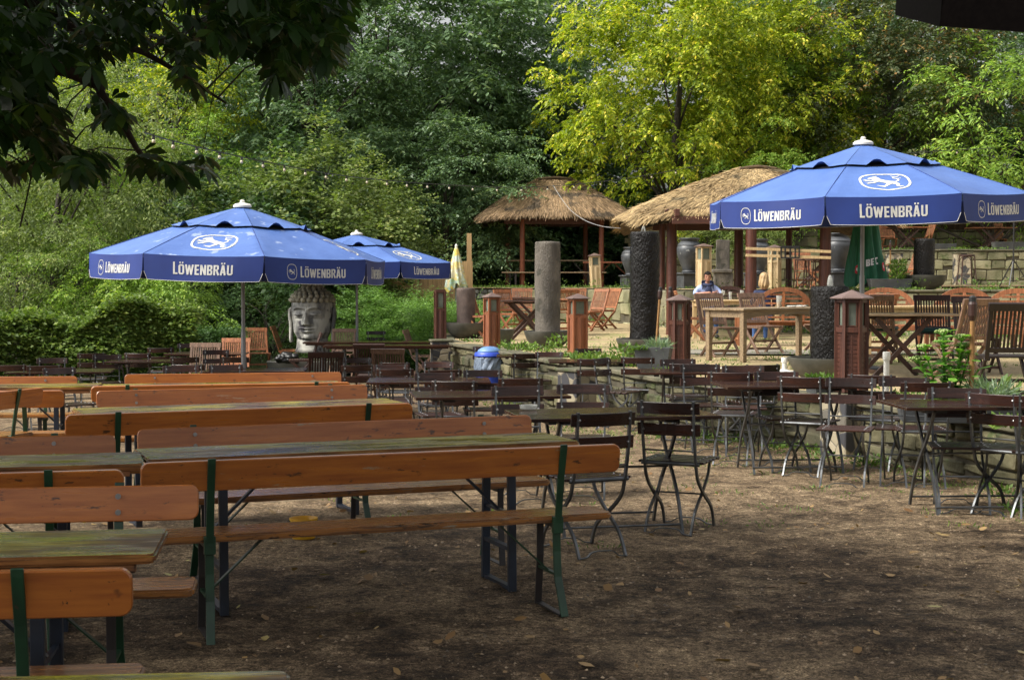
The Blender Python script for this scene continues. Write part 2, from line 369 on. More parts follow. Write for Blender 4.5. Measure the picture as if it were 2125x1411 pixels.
M['shirt'] = pm('pale_blue_shirt', (.34, .42, .66), (.26, .33, .56), 5, .8)
M['navy'] = pm('navy_cloth', (.012, .018, .055), (.02, .03, .08), 7, .8)
M['jeans'] = pm('blue_jeans', (.05, .12, .30), (.035, .08, .22), 9, .85)
M['cglass'] = pm('clear_glassware', (.55, .56, .52), (.45, .46, .42), 5, .06)
M['paper'] = pm('white_paper', (.75, .75, .72), (.65, .65, .62), 5, .7)
M['beer'] = pm('amber_drink', (.62, .38, .14), (.5, .3, .1), 5, .3)
M['cglass'].node_tree.nodes['Principled BSDF'].inputs['Alpha'].default_value = .45
# leaves
M['lf_locust'] = leafmat('locust_leaf', (.05, .105, .05), (.19, .29, .14), (.33, .42, .19), .30, rough=.42, spec=.5)
M['lf_maple'] = leafmat('yellow_green_leaf', (.05, .12, .015), (.42, .47, .04), (.82, .66, .10), .34, scale=1.1, tt=(1.5, 1.7, .5))
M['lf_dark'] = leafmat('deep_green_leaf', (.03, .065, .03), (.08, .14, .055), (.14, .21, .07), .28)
M['lf_brown'] = leafmat('brown_green_leaf', (.04, .06, .026), (.10, .125, .05), (.34, .20, .07), .28, c3at=.80)
M['lf_hazel'] = leafmat('hazel_leaf', (.07, .11, .03), (.20, .26, .075), (.38, .40, .14), .32)
M['lf_lime'] = leafmat('lime_green_leaf', (.09, .18, .03), (.28, .42, .07), (.46, .54, .11), .34)
M['lf_hedge'] = leafmat('hedge_leaf', (.06, .12, .025), (.17, .24, .055), (.28, .34, .09), .32, rough=.4)
M['lf_yew'] = leafmat('yew_leaf', (.025, .06, .018), (.07, .14, .035), None, .2)
M['lf_jun'] = leafmat('juniper_leaf', (.06, .15, .03), (.20, .34, .08), (.28, .42, .11), .3)
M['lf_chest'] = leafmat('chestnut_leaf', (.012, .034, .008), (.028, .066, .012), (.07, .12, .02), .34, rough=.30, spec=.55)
M['lf_weed'] = leafmat('weed_leaf', (.05, .10, .02), (.13, .22, .04), (.24, .33, .07), .3)
M['lf_sedum'] = leafmat('sedum_leaf', (.08, .22, .03), (.20, .40, .06), None, .4)
M['sedum_head'] = leafmat('sedum_flower', (.18, .27, .07), (.32, .40, .14), None, .1)
M['lf_herb'] = leafmat('blue_green_herb', (.12, .19, .12), (.25, .33, .22), None, .3)
M['litter'] = leafmat('fallen_leaf', (.16, .08, .03), (.34, .22, .09), (.42, .38, .14), .1, rough=.5)
def ground_mat():
    m, nt, b, vec, oi = base_mat('wet_gritty_ground')
    tc = nt.nodes.new('ShaderNodeTexCoord'); vec = tc.outputs['Object']
    big = noise(nt, vec, .9, 5, rough=.6); mid = noise(nt, vec, 4.5, 8, rough=.72); fine = noise(nt, vec, 30, 5, rough=.75); grit = noise(nt, vec, 110, 3, rough=.8)
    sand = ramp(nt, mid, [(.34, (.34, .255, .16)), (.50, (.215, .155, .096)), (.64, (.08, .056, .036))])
    near_tone = ramp(nt, mid, [(.36, (.21, .152, .098)), (.48, (.092, .064, .041)), (.61, (.028, .020, .013))])
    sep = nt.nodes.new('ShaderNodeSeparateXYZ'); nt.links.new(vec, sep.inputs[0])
    mr = nt.nodes.new('ShaderNodeMapRange'); mr.inputs['From Min'].default_value = 8; mr.inputs['From Max'].default_value = 14; nt.links.new(sep.outputs['Y'], mr.inputs[0])  # darker tone nearby gives way to a paler one with distance
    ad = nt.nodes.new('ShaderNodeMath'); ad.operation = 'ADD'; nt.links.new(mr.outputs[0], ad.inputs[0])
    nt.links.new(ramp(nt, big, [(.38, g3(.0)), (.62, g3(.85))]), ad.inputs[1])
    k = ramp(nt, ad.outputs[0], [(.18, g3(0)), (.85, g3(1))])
    c = mixc(nt, k, near_tone, sand)
    c = mixc(nt, 1.0, c, ramp(nt, fine, [(.38, g3(.35)), (.46, g3(.9)), (.55, g3(1.05)), (.63, g3(1.9))]), 'MULTIPLY')
    c = mixc(nt, 1.0, c, ramp(nt, grit, [(.38, g3(.4)), (.5, g3(1)), (.62, g3(1.8))]), 'MULTIPLY')
    far = nt.nodes.new('ShaderNodeMapRange'); far.inputs['From Min'].default_value = 27.5; far.inputs['From Max'].default_value = 30; nt.links.new(sep.outputs['Y'], far.inputs[0])
    c = mixc(nt, far.outputs[0], c, ramp(nt, mid, [(.35, (.06, .07, .025)), (.65, (.025, .03, .014))]))
    nt.links.new(c, b.inputs['Base Color'])
    nt.links.new(ramp(nt, mid, [(.35, g3(.95)), (.7, g3(.6))]), b.inputs['Roughness']); b.inputs['Specular IOR Level'].default_value = .10
    s = nt.nodes.new('ShaderNodeMath'); s.operation = 'MULTIPLY_ADD'; s.inputs[1].default_value = .6; nt.links.new(fine, s.inputs[0]); nt.links.new(mid, s.inputs[2])
    bump(nt, b, s.outputs[0], 1.0, .06); return m
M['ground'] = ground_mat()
def sand_mat():
    m, nt, b, vec, oi = base_mat('terrace_sand')
    tc = nt.nodes.new('ShaderNodeTexCoord'); vec = tc.outputs['Object']
    mid = noise(nt, vec, 1.1, 6, rough=.65); fine = noise(nt, vec, 30, 4, rough=.7); gr = noise(nt, vec, .6, 5, rough=.7)
    c = ramp(nt, mid, [(.3, (.43, .33, .175)), (.7, (.24, .18, .095))])
    moss = ramp(nt, fine, [(.35, (.15, .20, .045)), (.65, (.26, .30, .08))])
    c = mixc(nt, ramp(nt, gr, [(.54, g3(0)), (.64, g3(.7))]), c, moss)
    c = mixc(nt, 1.0, c, ramp(nt, fine, [(.35, g3(.6)), (.5, g3(1)), (.65, g3(1.25))]), 'MULTIPLY')
    nt.links.new(c, b.inputs['Base Color']); b.inputs['Roughness'].default_value = .9
    bump(nt, b, fine, .6, .02); return m
M['sand'] = sand_mat()
M['paving'] = pm('worn_paving', (.26, .235, .19), (.17, .155, .12), 2, .7, bs=.3, bscale=30)
M['soil'] = pm('leafy_hill_soil', (.05, .055, .022), (.025, .028, .014), 1.5, .95, bs=.5, bscale=8, dist=.05)
# ------------------------------------------------------------------ the setting: ground, terraces, hill
from mathutils import noise as noise3
def lerp(a, b, t): return a + (b - a) * t
def sstep(a, b, x):
    t = min(max((x - a) / (b - a), 0), 1); return t * t * (3 - 2 * t)
WALL = [(4.9, 5.0), (4.75, 7.0), (4.45, 9.5), (4.02, 11.9), (3.13, 14.8), (2.22, 16.5), (1.62, 17.9), (1.24, 19.8), (.44, 21.8), (-.16, 24.4), (-.75, 26.4), (-1.25, 28.0)]
def interp(poly, y, ky=1, kx=0):
    ps = sorted(poly, key=lambda p: p[ky])
    if y <= ps[0][ky]: return ps[0][kx]
    for a, b in zip(ps, ps[1:]):
        if y <= b[ky]: return lerp(a[kx], b[kx], (y - a[ky]) / (b[ky] - a[ky] + 1e-9))
    return ps[-1][kx]
UFRONT = [(-3.4, 41.5), (0, 41), (2.96, 40.6), (3.7, 36.5), (5.2, 33.8), (7.4, 30.6), (12, 29.6), (30, 28)]
def uy(x): return interp(UFRONT, x, 0, 1)
def hill(x, y):
    base = gz(x, y)
    if y > 30:
        k = sstep(31, 41.5, y) * sstep(-9, -3.2, x)
        base = lerp(base, UZ - .02, k)
        base += 3.8 * sstep(50, 95, y) + (1.4 * sstep(47, 53, y) if x > 4 else 0)
    return base
def ground_sheet():
    xs = list(np.concatenate([np.linspace(-160, -12, 18), np.linspace(-10, -4.3, 20), np.linspace(-4.2, 5, 150), np.linspace(5.2, 12, 22), np.linspace(14, 160, 18)]))
    ys = list(np.concatenate([np.linspace(-60, 0, 10), np.linspace(.6, 2, 5), np.linspace(2.1, 12, 165), np.linspace(12.3, 60, 130), np.linspace(64, 260, 22)]))
    b = MB(); W = len(xs); rnd = random.Random(3)
    def z(x, y):
        if x > interp(WALL, y) + .25 and 5 <= y <= 28: return gz(x, y) - .25
        if y > 28 and x > -1.2 and y < uy(x) + .5: return TZ - .35
        if y >= uy(x) + .5 and x > -3.4 and y < 46: return UZ - .35 if x > 4 or y < 43 else UZ - .02
        if y < 30 and abs(x) < 8: return gz(x, y) + .010 * math.sin(x * 2.3 + y) * math.sin(y * 1.7 - x * .6) + (.016 * (noise3.noise(Vector((x * 3.1, y * 3.1, 0))) + .6 * noise3.noise(Vector((x * 9, y * 9, 4)))) if y < 14 else 0)
        return hill(x, y)
    b.add([(x, y, z(x, y)) for y in ys for x in xs], [(j * W + i, j * W + i + 1, (j + 1) * W + i + 1, (j + 1) * W + i) for j in range(len(ys) - 1) for i in range(W - 1)])
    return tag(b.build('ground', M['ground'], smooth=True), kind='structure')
ground_sheet()
def sheet(name, left, y0, y1, right, z, mat, n=60, top=None):
    b = MB(); NX = 40
    def fn(u, v):
        y = lerp(y0, y1, v); xl = left(y); x = lerp(xl, right, u ** 1.8)
        yy = y if top is None else min(y, top(x))
        return (x, yy, z + .01 * math.sin(x * 1.9) * math.sin(y * 1.3))
    b.grid(fn, NX, n)
    return tag(b.build(name, mat, smooth=True), kind='structure')
# terrace reached over the low stone wall
b = MB(); XN = 48
def tfn(u, v):
    y = lerp(5.0, 42, v); xl = interp(WALL, y) - .02 if y <= 28 else -1.4; x = lerp(xl, 30, u ** 1.8)
    if y > uy(x) + .3: y = uy(x) + .3
    return (x, y, TZ + .01 * math.sin(x * 1.9) * math.sin(y * 1.3))
b.grid(tfn, XN, 100); tag(b.build('terrace', M['sand'], smooth=True), kind='structure')
b = MB()
def ufn(u, v):
    x = lerp(-3.4, 34, u); y0 = uy(x) + .02; y = lerp(y0, 43.3 if x > 4.2 else 47, v)
    return (x, y, UZ + .008 * math.sin(x * 1.7) * math.sin(y))
b.grid(ufn, 80, 30); tag(b.build('terrace_upper', M['sand'], smooth=True), kind='structure')
b = MB(); b.grid(lambda u, v: (lerp(5.0, 36, u), lerp(43.1, 49.4, v), LZ), 10, 6); tag(b.build('terrace_top', M['sand'], smooth=True), kind='structure')
# worn paved path crossing the terrace
b = MB(); b.grid(lambda u, v: (lerp(2.2, 16, u), 23.4 + lerp(-.75, .75, v) + (1 - u) * .4, TZ + .022), 30, 3); tag(b.build('path', M['paving'], smooth=True), kind='structure')

# ------------------------------------------------------------------ stone walls: laid stones over a mortar core
def resample(poly, step):
    out = []; 
    for a, c in zip(poly, poly[1:]):
        L = math.hypot(c[0] - a[0], c[1] - a[1]); n = max(1, int(L / step))
        for i in range(n): out.append((lerp(a[0], c[0], i / n), lerp(a[1], c[1], i / n)))
    out.append(poly[-1]); return out
def smooth_poly(poly, it=2):
    for _ in range(it):
        q = [poly[0]]
        for a, c in zip(poly, poly[1:]):
            q += [(lerp(a[0], c[0], .25), lerp(a[1], c[1], .25)), (lerp(a[0], c[0], .75), lerp(a[1], c[1], .75))]
        q.append(poly[-1]); poly = q
    return poly
def stone_wall(label, poly, z0, z1, thick, smat, coping=.07, sl=(.22, .5), sh=(.12, .2), seed=0, facing=1, cope_mat=None):
    """poly runs so that the visible face is on its left (facing=1)."""
    rnd = random.Random(seed); poly = smooth_poly(poly, 2)
    root = thing('retaining_wall', label, 'wall', (poly[0][0], poly[0][1], 0), 0, None); ox, oy = poly[0]
    seg = [0]
    for a, c in zip(poly, poly[1:]): seg.append(seg[-1] + math.hypot(c[0] - a[0], c[1] - a[1]))
    T = seg[-1]
    def at(s):
        s = min(max(s, 0), T - 1e-6)
        for i in range(len(seg) - 1):
            if s <= seg[i + 1]:
                t = (s - seg[i]) / (seg[i + 1] - seg[i] + 1e-9); a, c = poly[i], poly[i + 1]
                d = Vector((c[0] - a[0], c[1] - a[1], 0)).normalized(); nrm = Vector((-d.y, d.x, 0)) * facing
                return Vector((lerp(a[0], c[0], t) - ox, lerp(a[1], c[1], t) - oy, 0)), d, nrm
    zb = (lambda x, y: z0) if not callable(z0) else z0
    core = MB(); n = max(8, int(T / .4)); vs = []
    for i in range(n + 1):
        p, d, nr = at(T * i / n); z = zb(p.x + ox, p.y + oy) - .2
        for q, zz in ((p, z), (p, z1), (p - nr * thick, z1), (p - nr * thick, z)): vs.append((q.x, q.y, zz))
    core.add(vs, [(4 * i + k, 4 * i + (k + 1) % 4, 4 * i + 4 + (k + 1) % 4, 4 * i + 4 + k) for i in range(n) for k in range(4)] + [(0, 1, 2, 3), (4 * n + 3, 4 * n + 2, 4 * n + 1, 4 * n)])
    core.build('wall_core', M['mortar'], root)
    st = MB(); z = z1 - .012
    while z > min(zb(p[0], p[1]) for p in poly) - .1:
        h = rnd.uniform(*sh); s = -rnd.uniform(0, .2)
        while s < T:
            L = rnd.uniform(*sl); hh = h * rnd.uniform(.86, 1.0)
            if rnd.random() < .12: hh = h * .6
            p, d, nr = at(s + L / 2)
            if z > zb(p.x + ox, p.y + oy) - .05:
                out = rnd.uniform(.012, .05); vs = []
                for zi in (z - hh, z - .014):
                    for si in (-.5, .5):
                        for dep in (-.06, out):
                            jit = Vector((rnd.uniform(-.018, .018), rnd.uniform(-.012, .012), rnd.uniform(-.016, .016)))
                            q = p + d * (si * (L - .022)) + nr * dep; vs.append((q.x + jit.x, q.y + jit.y, zi + jit.z))
                o = len(st.v); 
                st.add(vs, [(0, 1, 3, 2), (4, 6, 7, 5), (0, 4, 5, 1), (2, 3, 7, 6), (1, 5, 7, 3), (0, 2, 6, 4)])
            s += L
        z -= h
    st.build('wall_stones', smat, root, bevel=.014)
    if coping:
        cb = MB(); s = 0
        while s < T:
            L = rnd.uniform(.5, .9); e = min(s + L, T); k = 3; vs = []
            lift = rnd.uniform(-.006, .006)
            for i in range(k + 1):
                p, d, nr = at(lerp(s + .006, e - .006, i / k))
                for q, zz in ((p + nr * .07, z1 + .003), (p + nr * .07, z1 + coping), (p - nr * (thick + .03), z1 + coping), (p - nr * (thick + .03), z1 + .003)):
                    vs.append((q.x, q.y, zz + lift))
            cb.add(vs, [(4 * i + a, 4 * i + (a + 1) % 4, 4 * i + 4 + (a + 1) % 4, 4 * i + 4 + a) for i in range(k) for a in range(4)] + [(0, 1, 2, 3), (4 * k + 3, 4 * k + 2, 4 * k + 1, 4 * k)])
            s = e
        cb.build('coping', cope_mat or M['coping'], root, bevel=.012)
    return root
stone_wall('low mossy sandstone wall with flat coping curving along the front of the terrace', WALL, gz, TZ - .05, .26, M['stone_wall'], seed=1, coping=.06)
stone_wall('short rendered wall end turning away behind the long dark tables', [(-1.25, 28.0), (-1.4, 28.9), (-1.45, 31)], gz, TZ - .05, .26, M['render'], seed=2, sl=(.8, 1.4), sh=(.5, .6), facing=1)
stone_wall('grey fieldstone wall with grass on top, left of the grey stone pillar', [(-3.4, 41.5), (-1.5, 41.3), (.1, 41.05)], TZ, UZ - .02, .3, M['stone_dark'], coping=0, sl=(.15, .4), sh=(.1, .17), seed=3, facing=-1)
stone_wall('pale vertical slab wall below the thatched hut with the slim posts', [(.1, 41.05), (2.96, 40.6), (3.7, 36.5)], TZ, UZ - .02, .3, M['stone_pale'], coping=0, sl=(.25, .5), sh=(.3, .5), seed=4, facing=-1)
stone_wall('low slab wall behind the seated man under the large thatched roof', [(3.7, 36.5), (5.2, 33.8), (7.4, 30.6)], TZ, UZ - .02, .3, M['render'], coping=0, sl=(.25, .5), sh=(.3, .45), seed=5, facing=-1)
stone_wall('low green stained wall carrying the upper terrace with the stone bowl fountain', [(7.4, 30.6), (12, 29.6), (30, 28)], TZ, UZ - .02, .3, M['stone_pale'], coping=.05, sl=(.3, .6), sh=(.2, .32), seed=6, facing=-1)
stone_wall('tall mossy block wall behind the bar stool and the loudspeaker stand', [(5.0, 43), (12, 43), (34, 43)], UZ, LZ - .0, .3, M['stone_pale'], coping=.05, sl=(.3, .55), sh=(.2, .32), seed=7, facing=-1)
stone_wall('highest mossy block wall below the brown reed fence', [(5.0, 49.3), (14, 49.3), (36, 49.3)], LZ, 3.15, .3, M['stone_pale'], coping=.05, sl=(.3, .55), sh=(.2, .32), seed=8, facing=-1)
stone_wall('old garden wall in shade behind the urns and the large thatched hut', [(3.4, 44.5), (8.6, 44.0)], UZ, 3.1, .3, M['stone_wall'], coping=.06, sl=(.3, .55), sh=(.2, .32), seed=9, facing=-1)
# reed screen on the highest wall
def reed_fence():
    t = thing('reed_fence', 'dark brown reed screen standing on the highest stone wall', 'fence', (14, 49.5, 3.2)); b = MB(); rnd = random.Random(5); x = -8
    while x < 18:
        wd = rnd.uniform(.02, .045); h = 1.5 + rnd.uniform(-.1, .12)
        b.box((x, rnd.uniform(-.02, .02), h / 2), (wd, .03, h)); x += wd * .92
    b.build('reed_panel', M['reed'], t)
    r = MB()
    for z in (.3, 1.1): r.bar((-8, -.06, z), (18, -.06, z), .03, .04)
    r.build('rail', M['twig'], t)
reed_fence()
def paling():
    a, c = P(818, 560, 38), P(960, 545, 38); t = thing('wooden_fence', 'bright pale wooden paling fence above the green juniper mound', 'fence', ((a.x + c.x) / 2, 38, 1.2))
    b = MB(); rnd = random.Random(6); x = -1.3
    while x < 1.1:
        b.box((x, rnd.uniform(-.01, .01), .35 + rnd.uniform(-.01, .01)), (.105, .022, 1.0)); x += .112
    b.build('boards', M['fencepine'], t)
    p = MB(); p.box((1.02, .05, .6), (.12, .12, 1.9)); p.build('post', M['fencepine'], t)
    r = MB(); r.bar((-1.3, .04, .1), (1, .04, .1), .05, .08); r.bar((-1.3, .04, .65), (1, .04, .65), .05, .08); r.build('rail', M['fencepine'], t)
paling()
# ------------------------------------------------------------------ beer benches and tables
def rounded_board(L, H, th, r, plane):     # board with rounded corners; plane 'xz' (upright) or 'xy' (flat)
    pts = []
    for cx, cz, a0 in ((L / 2 - r, H / 2 - r, 0), (-L / 2 + r, H / 2 - r, 90), (-L / 2 + r, -H / 2 + r, 180), (L / 2 - r, -H / 2 + r, 270)):
        for k in range(6):
            a = R_(a0 + 18 * k); pts.append((cx + r * math.cos(a), cz + r * math.sin(a)))
    b = MB(); b.prism(pts, -th / 2, th / 2, 'y' if plane == 'xz' else 'z'); return b
def move(b, d): 
    d = Vector(d); b.v = [tuple(Vector(p) + d) for p in b.v]; return b
def rotx(b, a):
    m = Matrix.Rotation(a, 3, 'X'); b.v = [tuple(m @ Vector(p)) for p in b.v]; return b
def make_bench(label, loc, rz, group, L=2.2):
    t = thing('beer_bench', label, 'bench', loc, rz, group)
    bk = move(rotx(rounded_board(L, .135, .026, .035, 'xz'), R_(7)), (0, -.175, .745)); o = bk.build('backrest', M['bench'], t, bevel=.004)
    for s in (-1, 1):
        for z in (.715, .775):
            bb = MB(); bb.tube([(s * (L / 2 - .3), -.158 - (z - .745) * .12, z), (s * (L / 2 - .3), -.150 - (z - .745) * .12, z)], .011, 10); bb.build('bolt', M['bolt'], o)
    st = move(rounded_board(L, .26, .032, .05, 'xy'), (0, .01, .455)); st.build('seat', M['bench_seat'], t, bevel=.008, seg=2)
    for s in (-1, 1):
        x = s * (L / 2 - .3)
        u = MB(); u.path([(x, -.135, .40), (x, -.145, .50), (x, -.172, .66), (x, -.208, .80), (x, -.211, .822)], .034, .012, (1, 0, 0)); u.box((x, -.13, .43), (.05, .03, .08)); u.build('upright', M['green'], t, bevel=.002)
        l = MB(); l.path([(x, -.115, .44), (x, -.12, .30), (x, -.135, .18), (x + s * .01, -.20, .0)], .038, .014, (1, 0, 0)); l.build('rear_leg', M['green'], t, bevel=.002)
        l = MB(); l.path([(x, .10, .44), (x, .10, .25), (x, .115, .12), (x, .13, .0)], .034, .014, (1, 0, 0)); l.build('front_leg', M['darksteel'], t, bevel=.002)
        f = MB(); f.bar((x, -.19, .008), (x, .125, .008), .03, .01); f.build('foot_bar', M['darksteel'], t); f = MB(); f.bar((x, -.12, .425), (x, .105, .425), .04, .02); f.build('seat_bracket', M['darksteel'], t)
        r = MB(); r.bar((x, -.01, .19), (x - s * .26, -.01, .43), .03, .006); r.bar((x, -.125, .19), (x, .105, .19), .02, .012); r.build('brace', M['green'], t)
    return t
def make_table(label, loc, rz, group, L=2.2, W=.5):
    t = thing('beer_table', label, 'table', loc, rz, group)
    move(rounded_board(L, W, .03, .035, 'xy'), (0, 0, .752)).build('tabletop', M['top'], t, bevel=.008, seg=2)
    for y in (-W / 2 + .03, W / 2 - .03): e = MB(); e.box((0, y, .722), (L - .12, .035, .026)); e.build('edge_batten', M['top_edge'], t, bevel=.003)
    for s in (-1, 1):
        x = s * (L / 2 - .36)
        for y in (-.19, .19):
            l = MB(); l.bar((x, y * .92, .73), (x, y, 0), .042, .03, (0, 1, 0)); l.build('leg', M['blue'], t, bevel=.003)
        for zc, nm in ((.22, 'crossbar'), (.018, 'foot_bar'), (.70, 'top_bar')): c = MB(); c.bar((x, -.19, zc), (x, .19, zc), .034, .02); c.build(nm, M['blue'], t)
        r = MB(); r.bar((x, 0, .40), (x - s * .34, 0, .725), .03, .012); r.bar((x, -.18, .40), (x, .18, .40), .02, .012); r.build('brace', M['blue'], t)
    return t
def top_line(pl, pr, h):            # world points under two pixels of an edge at height h
    a, c = on_ground(*pl, h), on_ground(*pr, h); return a, c
def bench_at(label, right_px=None, left_px=None, ang=18, h=.818, facing_cam=False, group='long orange beer benches with backrests', L=2.2):
    # anchor by whichever end of the backrest is in view
    a = R_(ang); u = Vector((math.cos(a), math.sin(a), 0)); v = Vector((-u.y, u.x, 0))
    if right_px: c = on_ground(*right_px, h) - u * (L / 2)
    else: c = on_ground(*left_px, h) + u * (L / 2)
    if facing_cam: o = c - v * .205; rz = a + math.pi
    else: o = c + v * .205; rz = a
    z = gz(o.x, o.y); return make_bench(label, (o.x, o.y, z), rz, group, L)
def table_at(label, px, ang, end=1, side=-1, group='weathered green tinged beer tables', L=2.2, W=.5, h=.767):
    a = R_(ang); u = Vector((math.cos(a), math.sin(a), 0)); v = Vector((-u.y, u.x, 0))
    c = on_ground(*px, h) - u * (end * L / 2) - v * (side * W / 2)
    return make_table(label, (c.x, c.y, gz(c.x, c.y)), a, group, L, W)
# main set in the middle of the foreground
bench_at('large central orange bench seen from behind, with green uprights, yellow bucket beyond it', right_px=(1290, 919), ang=20, L=2.25)
table_at('long wet table, grey green on top, directly behind the large central bench', (1206, 915), 22)
bench_at('long orange bench facing the viewer across the wet table behind the large central bench', right_px=(1098, 858), ang=22, facing_cam=True, L=2.25)
# its neighbours to the left
bench_at('orange bench back cut by the left edge, its end touching the large central bench', right_px=(257, 972), ang=14)
table_at('mossy green table at the left edge whose end meets the wet central table', (298, 962), 14)
bench_at('orange bench facing the viewer at the left edge behind the mossy green table', right_px=(240, 898), ang=12, facing_cam=True)
# front left set
bench_at('orange bench facing the viewer behind the yellow green front left table', right_px=(413, 1000), ang=8, facing_cam=True)
table_at('yellow green mossy table in the front left corner with a bright worn corner', (322, 1150), 8)
bench_at('orange bench seen from behind in the front left corner with a thick green upright', right_px=(272, 1176), ang=7)
table_at('olive table just entering the very bottom edge of the picture', (604, 1388), 5, side=1)
# second row
bench_at('brown orange bench seen from behind, second row, one green upright at each end', right_px=(858, 836), ang=24, L=2.15)
table_at('greenish wet table of the second bench row', (846, 838), 24)
bench_at('pale orange bench facing the viewer in the second row', right_px=(760, 800), ang=20, facing_cam=True, L=2.15)
# third row
bench_at('narrow looking orange bench seen from behind in the third row', right_px=(728, 792), ang=14)
table_at('thin looking mossy table of the third row with a bright wet streak', (712, 797), 13)
bench_at('orange bench facing the viewer in the third and farthest row', right_px=(708, 773), ang=10, facing_cam=True)
bench_at('brown bench seen from behind at the left edge beside the crosswise bench', right_px=(132, 808), ang=8)
table_at('mossy table at the left edge in the farthest bench row', (200, 802), 8)
bench_at('brown bench facing the viewer at the left edge in the farthest bench row', right_px=(162, 781), ang=5, facing_cam=True)
c_ = on_ground(93, 810, .818)
bench_at('bench turned crosswise at the far left, its board running away from the viewer', right_px=(93, 810), ang=70, L=2.2)

# ------------------------------------------------------------------ bistro chairs and tables (folding, iron frame, dark slats)
def curve(pts, n=5):      # Catmull-Rom
    P_ = [Vector(p) for p in pts]; out = []
    for i in range(len(P_) - 1):
        p0, p1, p2, p3 = P_[max(i - 1, 0)], P_[i], P_[i + 1], P_[min(i + 2, len(P_) - 1)]
        for k in range(n):
            t = k / n; out.append(.5 * ((2 * p1) + (p2 - p0) * t + (2 * p0 - 5 * p1 + 4 * p2 - p3) * t * t + (3 * p1 - p0 - 3 * p2 + p3) * t ** 3))
    out.append(P_[-1]); return out
def make_bistro_chair(label, group):
    t = thing('bistro_chair', label, 'chair', (0, 0, 0), 0, group); W = .205
    def slat(z, y):     # curved back slat
        b = MB(); b.path([(x, y - .035 * (1 - (x / .205) ** 2), z + 0) for x in [-.205 + .41 * k / 8 for k in range(9)]], .075, .013, (0, -.12, 1)); return b
    s1 = slat(.80, -.245).build('back_slat', M['slat'], t, bevel=.003); s2 = slat(.665, -.228).build('back_slat', M['slat'], t, bevel=.003)
    st = MB()
    for k in range(5): st.box((0, -.155 + .078 * k, .452), (.43, .062, .016))
    so = st.build('seat', M['slat'], t, bevel=.004)
    rv = MB()
    for x in (-.16, .16):
        for k in range(5): rv.ball((x, -.155 + .078 * k, .462), .006, 6, 4)
    fuse(so, rv, M['bolt'])
    for so, z, y in ((s1, .80, -.262), (s2, .665, -.245)):
        rv = MB()
        for x in (-.16, .16): rv.ball((x, y + .022, z), .009, 6, 4); rv.ball((x, y - .004, z), .009, 6, 4)
        fuse(so, rv, M['bolt'])
    for s in (-1, 1):
        x = s * .168
        a = MB(); a.path(curve([(x, -.262, .845), (x, -.235, .62), (x, -.20, .455), (x, -.15, .34), (x, -.01, .235), (x, .16, .13), (x, .225, .0)]), .015, .02, (1, 0, 0)); a.build('back_leg', M['zinc'], t)
        x2 = s * .150
        c = MB(); c.path(curve([(x2, .185, .44), (x2, .14, .34), (x2, .0, .235), (x2, -.16, .13), (x2, -.245, .0)]), .014, .02, (1, 0, 0)); c.build('front_leg', M['zinc'], t)
    for y, xx in ((.225, .168), (-.245, .150)):
        f = MB(); f.path(curve([(-xx, y, .006), (-xx + .05, y, .012), (-.06, y, .04), (.06, y, .04), (xx - .05, y, .012), (xx, y, .006)], 3), .018, .006, (0, 1, 0)); f.build('foot_rail', M['zinc'], t)
    r = MB(); r.tube([(-.168, -.215, .53), (.168, -.215, .53)], .006, 6); r.build('back_rod', M['zinc'], t); r = MB(); r.tube([(-.15, 0, .235), (.15, 0, .235)], .006, 6); r.build('leg_rod', M['zinc'], t)
    r = MB(); r.tube([(-.19, -.195, .445), (.19, -.195, .445)], .012, 8); r.bar((-.15, -.19, .44), (-.15, .18, .44), .008, .018); r.bar((.15, -.19, .44), (.15, .18, .44), .008, .018); r.build('seat_frame', M['zinc'], t)
    return t
CH0 = None
def chair(px, py, view, tilt, label, gr='folding bistro chairs with dark slats', h=.84, z=None):
    """py: top of the backrest at px. view 'B' = seen from behind (sitter faces away), 'F' = facing the viewer."""
    global CH0
    p = on_ground(px, py, h); rz = (R_(tilt) if view == 'B' else R_(180 + tilt)) - .55 * math.atan2(p.x, p.y) + R_(15 * math.sin(px * 1.7 + py) if px not in (1385, 1254, 2058) else 0)
    f = Vector((-math.sin(rz), math.cos(rz), 0)); o = p + f * .26; o.z = gz(o.x, o.y)
    if CH0 is None:
        CH0 = make_bistro_chair(label, gr); CH0.location = o; CH0.rotation_euler = (0, 0, rz); return CH0
    return dup(CH0, o, rz, label)
